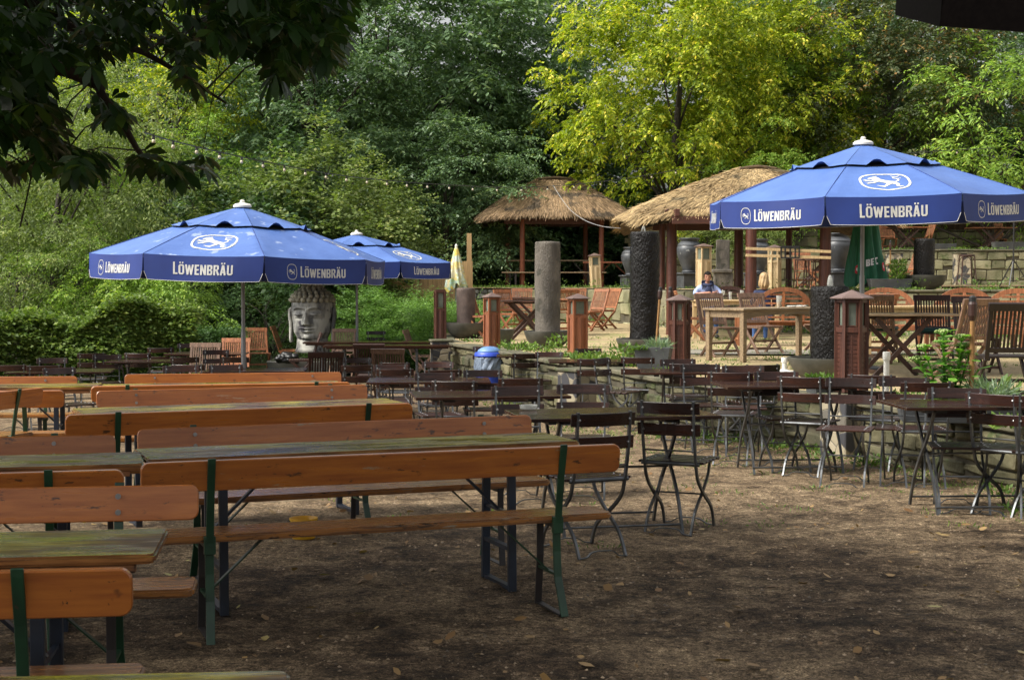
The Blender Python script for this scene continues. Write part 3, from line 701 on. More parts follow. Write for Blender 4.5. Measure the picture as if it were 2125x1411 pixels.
CHAIRS = [
 (1385, 832, 'B', -20, 'nearest bistro chair, seen from behind with its whole seat in view, right of the ashtray'),
 (1254, 856, 'B', 26, 'dark bistro chair turned at an angle beside the right end of the central bench'),
 (1073, 803, 'F', 3, 'bistro chair with wet shiny slats facing the viewer behind the ashtray'),
 (1210, 799, 'F', 2, 'bistro chair facing the viewer on the right half of the table with the ashtray'),
 (1081, 783, 'B', 2, 'bistro chair seen from behind just behind the chair facing the ashtray'),
 (943, 789, 'B', 3, 'bistro chair seen from behind at the front of the table left of the ashtray table'),
 (902, 775, 'F', 4, 'bistro chair facing the viewer at the left end of the middle table'),
 (1002, 769, 'F', 3, 'bistro chair facing the viewer in front of the blue bin'),
 (921, 766, 'B', 8, 'bistro chair seen from behind between two facing ones left of the blue bin'),
 (909, 752, 'F', 2, 'bistro chair with a brown shiny slat just left of the mosaic wall pillar foot'),
 (820, 764, 'B', 0, 'bistro chair seen from behind at the small table right of the bench rows'),
 (743, 756, 'B', 1, 'bistro chair seen from behind at the corner of the farthest bench row'),
 (742, 742, 'F', 0, 'dark bistro chair facing the viewer in front of the long dark tables'),
 (811, 758, 'F', 0, 'bistro chair facing the viewer behind the small table right of the bench rows'),
 (818, 751, 'B', 2, 'bistro chair seen from behind in front of the brown slatted teak chair'),
 (1007, 719, 'F', 0, 'bistro chair facing the viewer right before the blue bin lid'),
 (1092, 733, 'B', 0, 'bistro chair seen from behind at the small table beside the blue bin'),
 (1101, 716, 'F', 0, 'farthest bistro chair facing the viewer against the terrace wall'),
 (1140, 730, 'F', 4, 'bistro chair facing the viewer between the terrace wall and the second small table'),
 (1220, 724, 'F', 4, 'bistro chair facing the viewer below the orange bollard right of the grey pillar'),
 (1233, 744, 'B', -4, 'bistro chair seen from behind in front of the pillar pedestal of the wall'),
 (1247, 746, 'F', 50, 'bistro chair turned sideways in front of the pillar pedestal of the wall'),
 (1323, 741, 'B', -3, 'bistro chair seen from behind in front of the slate planter by the black pillar'),
 (1406, 746, 'F', 3, 'bistro chair facing the viewer below the dark bollard right of the black pillar'),
 (1430, 754, 'B', 2, 'bistro chair seen from behind below the dark bollard right of the black pillar'),
 (1452, 757, 'F', -4, 'foremost bistro chair facing the viewer between two tables near the wall bend'),
 (1542, 759, 'F', -3, 'bistro chair facing the viewer left of the white parasol stand'),
 (1582, 756, 'B', 12, 'bistro chair seen from behind half hidden left of the white parasol stand'),
 (1661, 781, 'B', -8, 'bistro chair seen from behind in front of the white parasol stand, nearest to it'),
 (1766, 785, 'F', 2, 'bistro chair facing the viewer in front of the dark hexagonal bollard'),
 (1808, 777, 'B', -6, 'bistro chair seen from behind at the foot of the dark hexagonal bollard'),
 (1877, 784, 'F', 3, 'bistro chair facing the viewer beside the white pipe right of the dark bollard'),
 (2058, 816, 'B', -38, 'bistro chair turned sharply left at the near side of the puddled table on the right'),
 (1925, 792, 'B', 14, 'bistro chair seen from behind beyond the puddled table, beside the facing one'),
 (1985, 806, 'F', -12, 'bistro chair half hidden behind the middle of the puddled table'),
 (1515, 772, 'B', 4, 'bistro chair seen from behind at the left end of the table before the parasol stand'),
 (1610, 772, 'F', 10, 'bistro chair facing the viewer behind the table before the parasol stand'),
 (2172, 820, 'B', -20, 'bistro chair cut off by the right edge, only its seat and legs in view'),
 (19, 756, 'B', 0, 'bistro chair seen from behind at the far left edge of the yard'),
 (92, 757, 'B', 2, 'bistro chair seen from behind, second from the left edge, before the hedge'),
 (108, 743, 'F', 2, 'bistro chair facing the viewer against the hedge at the far left'),
 (122, 764, 'F', 48, 'bistro chair turned sideways at the far left table'),
 (190, 733, 'B', 0, 'bistro chair near the hedge half hidden by a facing chair with a bright seat'),
 (222, 736, 'F', -4, 'bistro chair facing the viewer with its bright wet seat in view, before the hedge'),
 (285, 733, 'B', 0, 'bistro chair seen from behind alone before the sunny patch of the hedge'),
 (333, 722, 'B', 0, 'bistro chair seen from behind below the left half of the big blue parasol'),
 (394, 713, 'F', 0, 'pale reddish bistro chair facing the viewer by the low yew hedge'),
 (448, 726, 'F', 24, 'bistro chair turned slightly beside the teak chair under the big left parasol'),
 (487, 741, 'B', 0, 'very dark bistro chair seen from behind at the pole of the big left parasol'),
 (383, 741, 'B', 0, 'bistro chair seen from behind left of the pole of the big left parasol'),
 (468, 758, 'F', 4, 'bistro chair facing the viewer just above the farthest bench row'),
 (375, 760, 'F', 2, 'bistro chair facing the viewer just above the middle of the farthest bench row'),
 (390, 755, 'B', 2, 'bistro chair seen from behind just above the middle of the farthest bench row'),
 (780, 687, 'F', 0, 'dark bistro chair facing the viewer before the juniper, behind the long dark tables'),
]
for c in CHAIRS: chair(*c)

def make_bistro_table(label, group, L=1.25, W=.72):
    t = thing('bistro_table', label, 'table', (0, 0, 0), 0, group)
    b = MB(); n = 9
    for k in range(n): b.box((0, -W / 2 + (k + .5) * W / n, .742), (L, W / n - .008, .022))
    b.build('tabletop', M['slat_top'], t, bevel=.003)
    for s in (-1, 1): u = MB(); u.box((s * (L / 2 - .16), 0, .722), (.05, W - .06, .02)); u.build('batten', M['darksteel'], t); u = MB(); u.box((s * (L / 2 - .28), 0, .716), (.1, W - .3, .03)); u.build('hinge_plate', M['darksteel'], t)
    for s in (-1, 1):
        x = s * (L / 2 - .24)
        for q in (-1, 1):
            l = MB(); l.path(curve([(x + q * .012, q * .25, .72), (x + q * .012, q * .10, .52), (x + q * .012, -q * .02, .40), (x + q * .012, -q * .17, .22), (x + q * .012, -q * .27, 0)]), .016, .026, (1, 0, 0)); l.build('leg', M['zinc'], t)
    for y, zc in ((-.265, .06), (.265, .06), (0, .40)): r = MB(); r.tube([(-L / 2 + .24, y, zc), (L / 2 - .24, y, zc)], .008, 6); r.build('stretcher', M['zinc'], t)
    return t
M['slat_top'] = pm('wet_brown_tabletop', (.045, .018, .011), (.018, .008, .006), 2, .07, .25, .08, 20, stretch=WX, lo=.35, hi=.65)
BT0 = None
def bistro_table(px, py, ang, label, end=-1, side=-1, z=None):
    """px,py: near left corner of the top."""
    global BT0
    L, W = 1.25, .72; a = R_(ang); u = Vector((math.cos(a), math.sin(a), 0)); v = Vector((-u.y, u.x, 0))
    o = on_ground(px, py, .753) - u * (end * L / 2) - v * (side * W / 2); o.z = gz(o.x, o.y)
    if BT0 is None:
        BT0 = make_bistro_table(label, 'dark slatted bistro tables'); BT0.location = o; BT0.rotation_euler = (0, 0, a); return BT0
    return dup(BT0, o, a, label)
bistro_table(1096, 868, 12, 'dark slatted bistro table with a glass ashtray, behind the large central bench')
bistro_table(863, 822, 8, 'dark slatted bistro table left of the ashtray table, above the second bench row')
bistro_table(1510, 803, 4, 'dark slatted bistro table before the white parasol stand on the right')
bistro_table(1882, 844, 3, 'wet slatted bistro table with puddles and yellow leaves at the right edge')
bistro_table(760, 791, 3, 'grey wet bistro table at the right ends of the bench rows')
bistro_table(1030, 744, 0, 'small looking bistro table right of the blue bin')
bistro_table(1140, 757, 0, 'reddish bistro table below the orange bollard right of the grey pillar')
bistro_table(1330, 777, -4, 'bistro table in front of the slate planter with a white paper at its right end')
bistro_table(8, 771, 10, 'bistro table before the hedge at the far left edge')
bistro_table(216, 751, 4, 'bistro table before the sunny patch of the hedge on the left')
bistro_table(340, 735, 3, 'pale brown bistro table beside the low yew hedge')
bistro_table(420, 769, 4, 'black looking bistro table below the big left parasol')

# ------------------------------------------------------------------ long dark tables at the far end of the yard
def long_table(label, px0, px1, py, ang=0):
    a = on_ground(px0, py, .767); c = on_ground(px1, py, .767); L = c.x - a.x; mid = (a + c) / 2
    t = make_table(label, (mid.x, mid.y, gz(mid.x, mid.y)), R_(ang), 'long dark tables at the end of the yard', L, .6)
    for k in KIDS[t.name]:
        if k.name.startswith(('tabletop', 'edge')): k.data.materials[0] = M['slat_top']
        else: k.data.materials[0] = M['zinc'] if k.name.startswith('leg') else M['blue']
    return t
long_table('long dark table in front of the stone head, the farther of two', 631, 905, 709, 2)
long_table('nearer long dark table in front of the stone head, ending at the mosaic pillar', 673, 938, 716, 2)

# ------------------------------------------------------------------ teak folding chairs
def make_teak_chair(label, group, mat, cushion=False, name='teak_chair'):
    t = thing(name, label, 'chair', (0, 0, 0), 0, group); m = M[mat]
    b = MB(); n = 11; tl = lambda z: -.20 - (z - .42) * .34     # backrest leaning
    b.bar((-.245, tl(.92), .90), (.245, tl(.92), .90), .035, .075, (0, -.3, 1)); b.bar((-.215, tl(.50), .50), (.215, tl(.50), .50), .025, .045, (0, -.3, 1))
    for s in (-1, 1): b.bar((s * .215, tl(.40), .40), (s * .215, tl(.885), .885), .038, .026, (0, 1, 0))
    for k in range(n):
        x = -.178 + .0356 * k; b.bar((x, tl(.51), .51), (x, tl(.875), .875), .022, .011, (0, 1, 0))
    b.build('backrest', m, t, bevel=.003)
    s_ = MB()
    for k in range(9): s_.box((0, -.17 + .045 * k, .435), (.42, .034, .016))
    for s in (-1, 1): s_.box((s * .195, .01, .415), (.03, .42, .03))
    s_.build('seat', m, t, bevel=.003)
    for s in (-1, 1):
        l = MB(); l.bar((s * .225, tl(.42), .42), (s * .225, .20, .0), .026, .045, (0, 1, 1)); l.build('front_leg', m, t, bevel=.003)
        l = MB(); l.bar((s * .192, .20, .425), (s * .192, -.26, .0), .026, .045, (0, 1, -1)); l.build('rear_leg', m, t, bevel=.003)
    for xx, yy_, zz in ((.21, .10, .09), (.18, -.17, .085), (.2, .0, .205)): c = MB(); c.bar((-xx, yy_, zz), (xx, yy_, zz), .022, .034); c.build('stretcher', m, t, bevel=.003)
    if cushion:
        q = MB(); q.box((0, .01, .475), (.45, .43, .055)); q.build('cushion', M['cushion'], t, bevel=.022, seg=3, smooth=True)
    return t
TK = {}
def teak(x, y, z, rz, label, mat='teak', cushion=False, group='teak folding chairs'):
    k = (mat, cushion)
    if k not in TK:
        TK[k] = make_teak_chair(label, group, mat, cushion); TK[k].location = (x, y, z); TK[k].rotation_euler = (0, 0, R_(rz)); return TK[k]
    return dup(TK[k], (x, y, z), R_(rz), label)
def teak_px(px, py, Y, z, rz, label, **kw):       # px of the chair's middle, known distance
    x = P(px, py, Y).x; return teak(x, Y, z, rz, label, **kw)
g_ = lambda Y: gz(0, Y)
# on the forecourt
for px, py, rz, lab, mt in ((426, 714, 180, 'greyed teak chair facing the viewer left of the big parasol pole', 'teak_grey'),
                            (490, 704, 182, 'pinkish teak chair facing the viewer behind the big parasol pole', 'teak'),
                            (676, 733, 12, 'dark teak chair tilted before the stone head, seen from behind', 'teak_dark'),
                            (805, 726, -3, 'brown slatted teak chair seen from behind before the mosaic pillar', 'teak_grey'),
                            (766, 716, 0, 'dark teak chair seen from behind at the nearer long table', 'teak_dark'),
                            (714, 684, 178, 'brown teak chair facing the viewer right of the stone head', 'teak_grey'),
                            (662, 692, 100, 'teak chair seen edge on before the mouth of the stone head', 'teak_dark'),
                            (845, 686, 262, 'grey teak chair seen edge on at the right end of the farther long table', 'teak_grey')):
    p = on_ground(px, py, .92); f = Vector((-math.sin(R_(rz)), math.cos(R_(rz)), 0)); o = p + f * .34; teak(o.x, o.y, gz(o.x, o.y), rz, lab, mat=mt)
p = on_ground(603, 768, 0.0); teak(p.x, p.y, p.z, 268, 'bright orange teak chair seen from the side left of the stone head', mat='teak')
p = on_ground(537, 772, 0.05); o = teak(p.x, p.y, p.z, 200, 'reddish folded teak chair leaning over right of the big parasol pole', mat='teak'); 
# far left terrace corner group around the stone pillar
teak_px(1000, 0, 30, TZ, 238, 'orange teak chair leaning back left of the slim orange bollard')
teak_px(1066, 0, 32, TZ, 222, 'orange teak chair with a fanned back left of the grey pillar')
teak_px(1085, 0, 35, TZ, 182, 'orange teak chair facing the viewer before the fieldstone wall')
teak_px(1198, 0, 35, TZ, 180, 'orange teak chair facing the viewer right of the grey pillar')
teak_px(1226, 0, 34, TZ, 130, 'orange teak chair with a tall leaning back right of the grey pillar')
teak_px(1252, 0, 35.5, TZ, 120, 'outermost orange teak chair leaning right of the grey pillar')
teak_px(1168, 0, 33, TZ, 20, 'orange teak chair half hidden behind the grey pillar')
# centre terrace: two greyed chairs behind the long pale table
teak_px(1500, 0, 22.6, TZ, 203, 'greyed teak chair behind the left end of the long pale table', mat='teak_grey')
teak_px(1590, 0, 23.35, TZ, 205, 'greyed teak chair behind the middle of the long pale table', mat='teak_grey')
teak_px(1446, 0, 28.4, TZ, 268, 'orange teak chair seen from the side left of the seated man')
teak_px(1712, 0, 24.0, TZ, 110, 'brown teak chair whose seat shows left of the short black fountain', mat='teak_grey')
# right terrace
teak_px(1834, 0, 21.0, TZ, -24, 'greyed teak chair with green cushion behind the dark bollard', mat='teak_grey', cushion=True)
teak_px(1815, 0, 23.0, TZ, 15, 'orange teak chair behind the greyed chair at the dark bollard')
teak_px(1948, 0, 20.2, TZ, 172, 'dark teak chair with green cushion facing left behind the flowering plant', mat='teak_dark', cushion=True)
teak_px(1996, 0, 17.2, TZ, 24, 'brown teak chair turned towards the table right of the flowering plant', mat='teak_grey')
teak_px(2095, 0, 14.2, TZ, -4, 'large dark teak chair at the right edge with bright gaps between its slats', mat='teak_black')
teak_px(2040, 0, 18.4, TZ, 178, 'dark teak chair behind the bamboo torch on the right', mat='teak_dark')
# upper terraces
teak_px(1880, 0, 41, UZ, 95, 'orange teak chair leaning beside the short black fountain on the upper terrace')
teak_px(1770, 0, 46, LZ, 265, 'orange teak chair behind the closed green parasol on the top terrace')
teak_px(1850, 0, 46, LZ, 180, 'orange teak chair at the left table of the top terrace')
teak_px(1918, 0, 45.6, LZ, 100, 'orange teak chair with the tallest back right of the left table on the top terrace')
teak_px(2078, 0, 47, LZ, 180, 'orange teak chair behind the right table of the top terrace')
teak_px(1675, 0, 40, UZ, 185, 'teak chair behind the reddish post of the large hut, left one')
teak_px(1700, 0, 39.5, UZ, 80, 'teak chair behind the reddish post of the large hut, right one')
# ------------------------------------------------------------------ terrace tables
def leg_table(label, x, y, z, rz, L, W, top, leg, H=.76, apron=True, name='dining_table'):
    t = thing(name, label, 'table', (x, y, z), R_(rz), None)
    b = MB(); n = max(3, int(W / .12))
    for k in range(n): b.box((0, -W / 2 + (k + .5) * W / n, H - .015), (L, W / n - .004, .03))
    b.build('tabletop', M[top], t, bevel=.004)
    for s in (-1, 1):
        for q in (-1, 1):
            l = MB(); l.box((s * (L / 2 - .07), q * (W / 2 - .07), (H - .03) / 2), (.07, .07, H - .032), taper=1.1); l.build('leg', M[leg], t, bevel=.004)
    if apron:
        for q in (-1, 1):
            pts = [(-L / 2 + .1, H - .032), (L / 2 - .1, H - .032), (L / 2 - .1, H - .14)] + [(lerp(L / 2 - .16, -L / 2 + .16, k / 10), H - .14 + .05 * math.sin(math.pi * k / 10) ** .5) for k in range(11)] + [(-L / 2 + .1, H - .14)]
            a = MB(); a.prism(pts, q * (W / 2 - .06) - .011, q * (W / 2 - .06) + .011); a.build('apron', M[leg], t)
        for s in (-1, 1): a = MB(); a.box((s * (L / 2 - .06), 0, H - .08), (.022, W - .22, .09)); a.build('end_apron', M[leg], t)
    return t
def xleg_table(label, x, y, z, rz, L, W, top='teak', leg='teak_dark', H=.75, round_=False, name='folding_table'):
    t = thing(name, label, 'table', (x, y, z), R_(rz), None)
    b = MB()
    if round_: b.lathe([(L / 2 - .01, H - .03), (L / 2, H - .02), (L / 2, H - .008), (L / 2 - .01, H)], 28)
    else:
        n = 8
        for k in range(n): b.box((0, -W / 2 + (k + .5) * W / n, H - .012), (L, W / n - .006, .024))
    b.build('tabletop', M[top], t, bevel=.003)
    u = MB()
    for s in (-1, 1): u.bar((s * .22, -W / 2 + .08, H - .045), (s * .22, W / 2 - .08, H - .045), .035, .035)
    u.bar((-L / 2 + .1, 0, H - .05), (L / 2 - .1, 0, H - .05), .04, .03); u.build('underframe', M[leg], t)
    for q in (-1, 1):
        for s in (-1, 1):
            l = MB(); l.bar((s * .33, q * (W / 2 - .12 - .02 * (s > 0)), H - .05), (-s * .36, q * (W / 2 - .12 - .02 * (s > 0)), 0), .026, .055, (0, 0, 1)); l.build('leg', M[leg], t, bevel=.003)
    c = MB()
    for s in (-1, 1): c.bar((s * .3, -W / 2 + .12, .07), (s * .3, W / 2 - .12, .07), .025, .045)
    c.build('stretcher', M[leg], t)
    return t
A = P(1405, 0, 20.6)
leg_table('long greyed table with square legs on the terrace, a beer glass on it', 3.756, 21.905, TZ, 38, 2.04, .80, 'pine_grey', 'pine_grey', H=.745)
leg_table('pale wooden table at which the man in the blue shirt sits', P(1530, 0, 29.2).x, 29.2, TZ, 4, 1.6, .8, 'pine', 'pine')
leg_table('yellow wooden table with white legs before the arched benches on the right', P(1905, 0, 22.6).x, 22.6, TZ, 2, 1.7, .8, 'pine', 'pine')
xleg_table('grey topped crossed leg table behind the dark hexagonal bollard', P(1866, 0, 17.9).x, 17.9, TZ, 4, 1.3, .8, 'pine_grey', 'teak_dark')
xleg_table('dark folding table left of the grey pillar, the nearer one', P(1095, 0, 29).x, 29, TZ, 10, 1.1, .7, 'teak_dark', 'teak_dark')
xleg_table('dark folding table left of the grey pillar, the farther one behind the leaning chair', P(1105, 0, 33.5).x, 33.5, TZ, 0, 1.1, .7, 'teak_dark', 'teak_dark')
xleg_table('orange folding table just right of the grey pillar', P(1172, 0, 31.5).x, 31.5, TZ, 70, 1.0, .7, 'teak', 'teak_grey')
xleg_table('orange topped table at the left of the top terrace', P(1885, 0, 45.2).x, 45.2, LZ, 0, 1.35, .8)
xleg_table('orange topped table with crossed legs at the right of the top terrace', P(2062, 0, 45.6).x, 45.6, LZ, 0, 1.35, .8)
xleg_table('low folding table left of the stone bowl fountain on the upper terrace', P(1852, 0, 39.5).x, 39.5, UZ, 0, .8, .6, H=.62)
xleg_table('table behind the posts of the large hut, beside the pale bollard', P(1690, 0, 41).x, 41, UZ, 0, 1.0, .7)
# dark bar table inside the slim hut and reddish one to its right
def bar_table(label, x, y, z, L, H, mat, top, seat=None):
    t = thing('bar_table', label, 'table', (x, y, z)); b = MB(); b.box((0, 0, H - .02), (L, .5, .04)); b.build('tabletop', M[top], t, bevel=.004)
    for s in (-1, 1):
        l = MB(); l.box((s * (L / 2 - .3), 0, (H - .04) / 2), (.06, .4, H - .042)); l.build('leg', M[mat], t)
        r = MB(); r.bar((s * (L / 2 - .3), 0, .25), (s * (L / 2 - .75), 0, H - .04), .04, .03); r.build('brace', M[mat], t)
    return t
bar_table('long table standing in the dark slim thatched hut', P(1140, 0, 44.6).x, 44.6, UZ, 2.9, .8, 'darksteel', 'pine_grey')
t_ = thing('plain_bench', 'long bench without a back in front of the table in the dark slim hut', 'bench', (P(1150, 0, 43.7).x, 43.7, UZ)); b = MB(); b.box((0, 0, .43), (3.0, .26, .035)); b.build('seat', M['pine_grey'], t_, bevel=.004)
for s in (-1, 1): b = MB(); b.box((s * 1.1, 0, .205), (.05, .22, .41)); b.build('leg', M['darksteel'], t_)
bar_table('reddish slatted counter between the slim hut and the black pillar', P(1272, 0, 42.2).x, 42.2, UZ, 1.6, .72, 'post', 'post')

# ------------------------------------------------------------------ arched garden benches
def arch_bench(label, x, y, z, rz, mat='teak'):
    t = thing('arched_bench', label, 'bench', (x, y, z), R_(rz), 'garden benches with arched backs'); m = M[mat]
    ln = [(.0, .98), (.12, .97), (.24, .935), (.35, .865), (.43, .77), (.50, .69), (.58, .645), (.66, .64), (.72, .66), (.76, .62)]
    pts = [(-a, 0, b) for a, b in reversed(ln)] + [(a, 0, b) for a, b in ln[1:]]
    pts = [(p[0], -.24 - (p[2] - .4) * .18, p[2]) for p in pts]
    a = MB(); a.path(curve(pts, 3), .035, .075, (0, 1, 0)); a.build('arched_top_rail', m, t, bevel=.003)
    def topz(x):
        x = abs(x)
        for (a0, b0), (a1, b1) in zip(ln, ln[1:]):
            if x <= a1: return lerp(b0, b1, (x - a0) / (a1 - a0))
        return .62
    yy = lambda z: -.24 - (z - .4) * .18
    b = MB()
    for x_ in (-.68, -.35, 0, .35, .68): b.bar((x_, yy(.44), .44), (x_, yy(topz(x_)), topz(x_) - .03), .045, .03, (0, 1, 0))
    for z_ in (.50, .58, .66, .74, .82, .89):
        xm = max([q / 100 for q in range(0, 73) if topz(q / 100) - .04 >= z_] or [0])
        if xm > .05: b.bar((-xm, yy(z_) + .003, z_), (xm, yy(z_) + .003, z_), .035, .018, (0, 1, 0))
    b.build('back_lattice', m, t, bevel=.002)
    s_ = MB()
    for k in range(6): s_.box((0, -.2 + .08 * k, .42), (1.46, .065, .02))
    s_.box((0, .235, .38), (1.4, .025, .07)); s_.build('seat', m, t, bevel=.003)
    for s in (-1, 1):
        for y_, h in ((-.24, .62), (.22, .62)): l = MB(); l.box((s * .74, y_, h / 2), (.06, .06, h)); l.build('leg', m, t, bevel=.003)
        ar = MB(); ar.path(curve([(s * .74, -.27, .66), (s * .74, -.1, .64), (s * .74, .1, .635), (s * .74, .24, .645), (s * .74, .30, .60), (s * .74, .25, .56)], 3), .075, .03, (1, 0, 0)); ar.build('armrest', m, t, bevel=.003)
        st = MB(); st.bar((s * .74, -.24, .12), (s * .74, .22, .12), .04, .025); st.build('stretcher', m, t)
    return t
arch_bench('arched bench seen from behind, the blond woman sitting on it', P(1625, 0, 26.4).x, 26.4, TZ, -2)
arch_bench('dark arched bench behind the man in the blue shirt', P(1516, 0, 30.4).x, 30.4, TZ, 172, 'teak_dark')
arch_bench('arched bench behind the greyed chair at the dark bollard', P(1850, 0, 24.2).x, 24.2, TZ, 176)
arch_bench('arched bench on the right whose full arch rises behind the dark chairs', P(2022, 0, 23.6).x, 23.6, TZ, 180)
arch_bench('arched bench cut off by the right edge of the picture', P(2130, 0, 22.4).x, 22.4, TZ, 172)

# ------------------------------------------------------------------ bollard lanterns
def bollard(label, x, y, z, H, w_, mat, rz=28, sides=4, roof=True, cap='lead', lean=0, grp='wooden lantern bollards'):
    t = thing('lantern_bollard', label, 'lantern', (x, y, z), R_(rz), grp); t.rotation_euler[1] = R_(lean); m = M[mat]
    r = w_ / (2 * math.cos(math.pi / sides)); a0 = math.pi / sides
    cor = [(r * math.cos(a0 + 2 * math.pi * k / sides), r * math.sin(a0 + 2 * math.pi * k / sides)) for k in range(sides)]
    zl = H * .62; zr = H - (.09 if roof else .0)      # lantern zone
    b = MB()
    # clapboards per side, corner posts
    n = 13
    for k in range(sides):
        a, c = cor[k], cor[(k + 1) % sides]; mx, my = (a[0] + c[0]) / 2, (a[1] + c[1]) / 2
        ang = math.atan2(my, mx); L = math.hypot(a[0] - c[0], a[1] - c[1]); dd = math.hypot(mx, my)
        rot = Matrix.Rotation(ang, 3, 'Z')
        for q in range(n):
            h = (zl - .06) / n; b.box(rot @ Vector((dd - .022, 0, .03 + (q + .5) * h)), (.018, L - .05, h - .006), rot)
        for zz, hh in ((.015, .03), (zl - .01, .05), (zr - .012, .045)): b.box(rot @ Vector((dd - .014, 0, zz)), (.03, L - .036, hh), rot)
    for c in cor: b.box((c[0] * .93, c[1] * .93, zr / 2), (.034, .034, zr), Matrix.Rotation(math.atan2(c[1], c[0]) + (math.pi / 4 if sides == 4 else 0), 3, 'Z'))
    b.lathe([(r * .80, .0), (r * .80, zl - .02)], sides * 2)
    b.build('post', m, t, bevel=.002)
    for k in range(sides):
        a, c = cor[k], cor[(k + 1) % sides]; mx, my = (a[0] + c[0]) / 2, (a[1] + c[1]) / 2; ang = math.atan2(my, mx); L = math.hypot(a[0] - c[0], a[1] - c[1]); dd = math.hypot(mx, my); rot = Matrix.Rotation(ang, 3, 'Z')
        g = MB(); zc = (zl + zr) / 2; g.box(rot @ Vector((dd - .030, 0, zc)), (.004, L - .085, zr - zl - .062), rot); pane = g.build('window_pane', M['glass'], t)
        f = MB(); ww, hh = L - .075, zr - zl - .055
        for q in (-1, 1):
            f.box(rot @ Vector((dd - .018, q * ww / 2, zc)), (.014, .012, hh), rot); f.box(rot @ Vector((dd - .018, 0, zc + q * hh / 2)), (.012, ww - .014, .012), rot)
        f.build('window_frame', m, pane)
    if roof:
        k_ = MB(); R2 = r * 1.34; base = [(R2 * math.cos(a0 + 2 * math.pi * k / sides), R2 * math.sin(a0 + 2 * math.pi * k / sides), zr + .004) for k in range(sides)]
        up = [(p[0], p[1], zr + .016) for p in base]; k_.add(base + up + [(0, 0, H)], [tuple(range(sides - 1, -1, -1))] + [(i, (i + 1) % sides, sides + (i + 1) % sides, sides + i) for i in range(sides)] + [(sides + i, sides + (i + 1) % sides, 2 * sides) for i in range(sides)])
        k_.build('roof', M[cap], t, bevel=.002)
    else:
        k_ = MB(); k_.box((0, 0, zr + .014), (w_ * .98, w_ * .98, .025)); k_.build('roof', m, t)
    return t
bollard('large dark hexagonal lantern bollard standing on the wall at the right', P(1769, 0, 14.6).x + .02, 14.6, TZ + .07, .98, .27, 'boll_d', 20, 6)
bollard('dark brown lantern bollard right of the tall black pillar', P(1413, 0, 19.8).x, 19.8, TZ, .96, .24, 'boll_d', 24, 6)
bollard('orange brown lantern bollard right of the grey stone pillar', P(1200, 0, 23.9).x, 23.9, TZ, .93, .23, 'boll_o', 20)
bollard('slim bright orange lantern bollard behind the blue bin', P(1020, 0, 26.0).x, 26.0, TZ, .93, .20, 'boll_o', 28)
bollard('flat topped reddish lantern bollard at the left end of the wall', P(912, 0, 27.8).x, 27.8, TZ + .07, .87, .18, 'boll_d', 12, roof=False)
bollard('pale new lantern bollard beside the left urn, behind the seated man', P(1463, 0, 37.5).x, 37.5, UZ, 1.12, .27, 'boll_p', 24)
bollard('pale new lantern bollard in the middle of the large hut, behind the blond woman', P(1611, 0, 37.0).x, 37.0, UZ, 1.08, .28, 'boll_p', 22, 6)
bollard('pale leaning lantern bollard before the slim thatched hut', P(1238, 0, 41.3).x, 41.3, UZ, .95, .24, 'boll_p', 10, lean=-3)

# mosaic pillars in the wall
def mosaic_pillar(label, x, y, z0, z1, w_, rz=0):
    t = thing('mosaic_pillar', label, 'pillar', (x, y, z0), R_(rz)); h = z1 - z0; b = MB(); b.box((0, 0, h / 2), (w_, w_, h)); b.build('pillar_core', M['mosaic'], t, bevel=.01)
    c = MB(); c.box((0, 0, h + .022), (w_ + .05, w_ + .05, .04)); c.build('cap', M['coping'], t, bevel=.008)
def mosaic_mat():
    m, nt, b, vec, oi = base_mat('broken_stone_mosaic'); v = nt.nodes.new('ShaderNodeTexVoronoi'); v.inputs['Scale'].default_value = 7; nt.links.new(vec, v.inputs[0])
    v2 = nt.nodes.new('ShaderNodeTexVoronoi'); v2.feature = 'DISTANCE_TO_EDGE'; v2.inputs['Scale'].default_value = 7; nt.links.new(vec, v2.inputs[0])
    c = ramp(nt, v.outputs['Color'], [(0, (.03, .03, .035)), (.42, (.05, .05, .055)), (.45, (.28, .24, .16)), (1, (.42, .36, .26))])
    e = ramp(nt, v2.outputs['Distance'], [(.02, g3(0)), (.05, g3(1))]); c = mixc(nt, e, (.16, .14, .10), c)
    nt.links.new(c, b.inputs['Base Color']); b.inputs['Roughness'].default_value = .6; bump(nt, b, e, .6, .01); return m
M['mosaic'] = mosaic_mat()
mosaic_pillar('mosaic stone pillar below the large dark hexagonal bollard', P(1769, 0, 14.45).x, 14.42, gz(0, 14.4) - .02, TZ + .02, .40, 25)
mosaic_pillar('mosaic stone pillar below the flat topped reddish bollard', P(914, 0, 27.6).x, 27.6, gz(0, 27.6), TZ + .02, .36, 10)
mosaic_pillar('dark mosaic pillar hidden among chairs below the orange bollard', P(1200, 0, 19.2).x, 19.35, gz(0, 19), TZ - .02, .36, 40)
mosaic_pillar('cream and black mosaic pillar behind the bar stool on the upper terrace', P(2002, 0, 42.6).x, 42.55, UZ, UZ + .95, .42)
mosaic_pillar('cream and black mosaic pillar right of the closed green parasol', P(1860, 0, 42.6).x, 42.55, UZ, UZ + .95, .40)

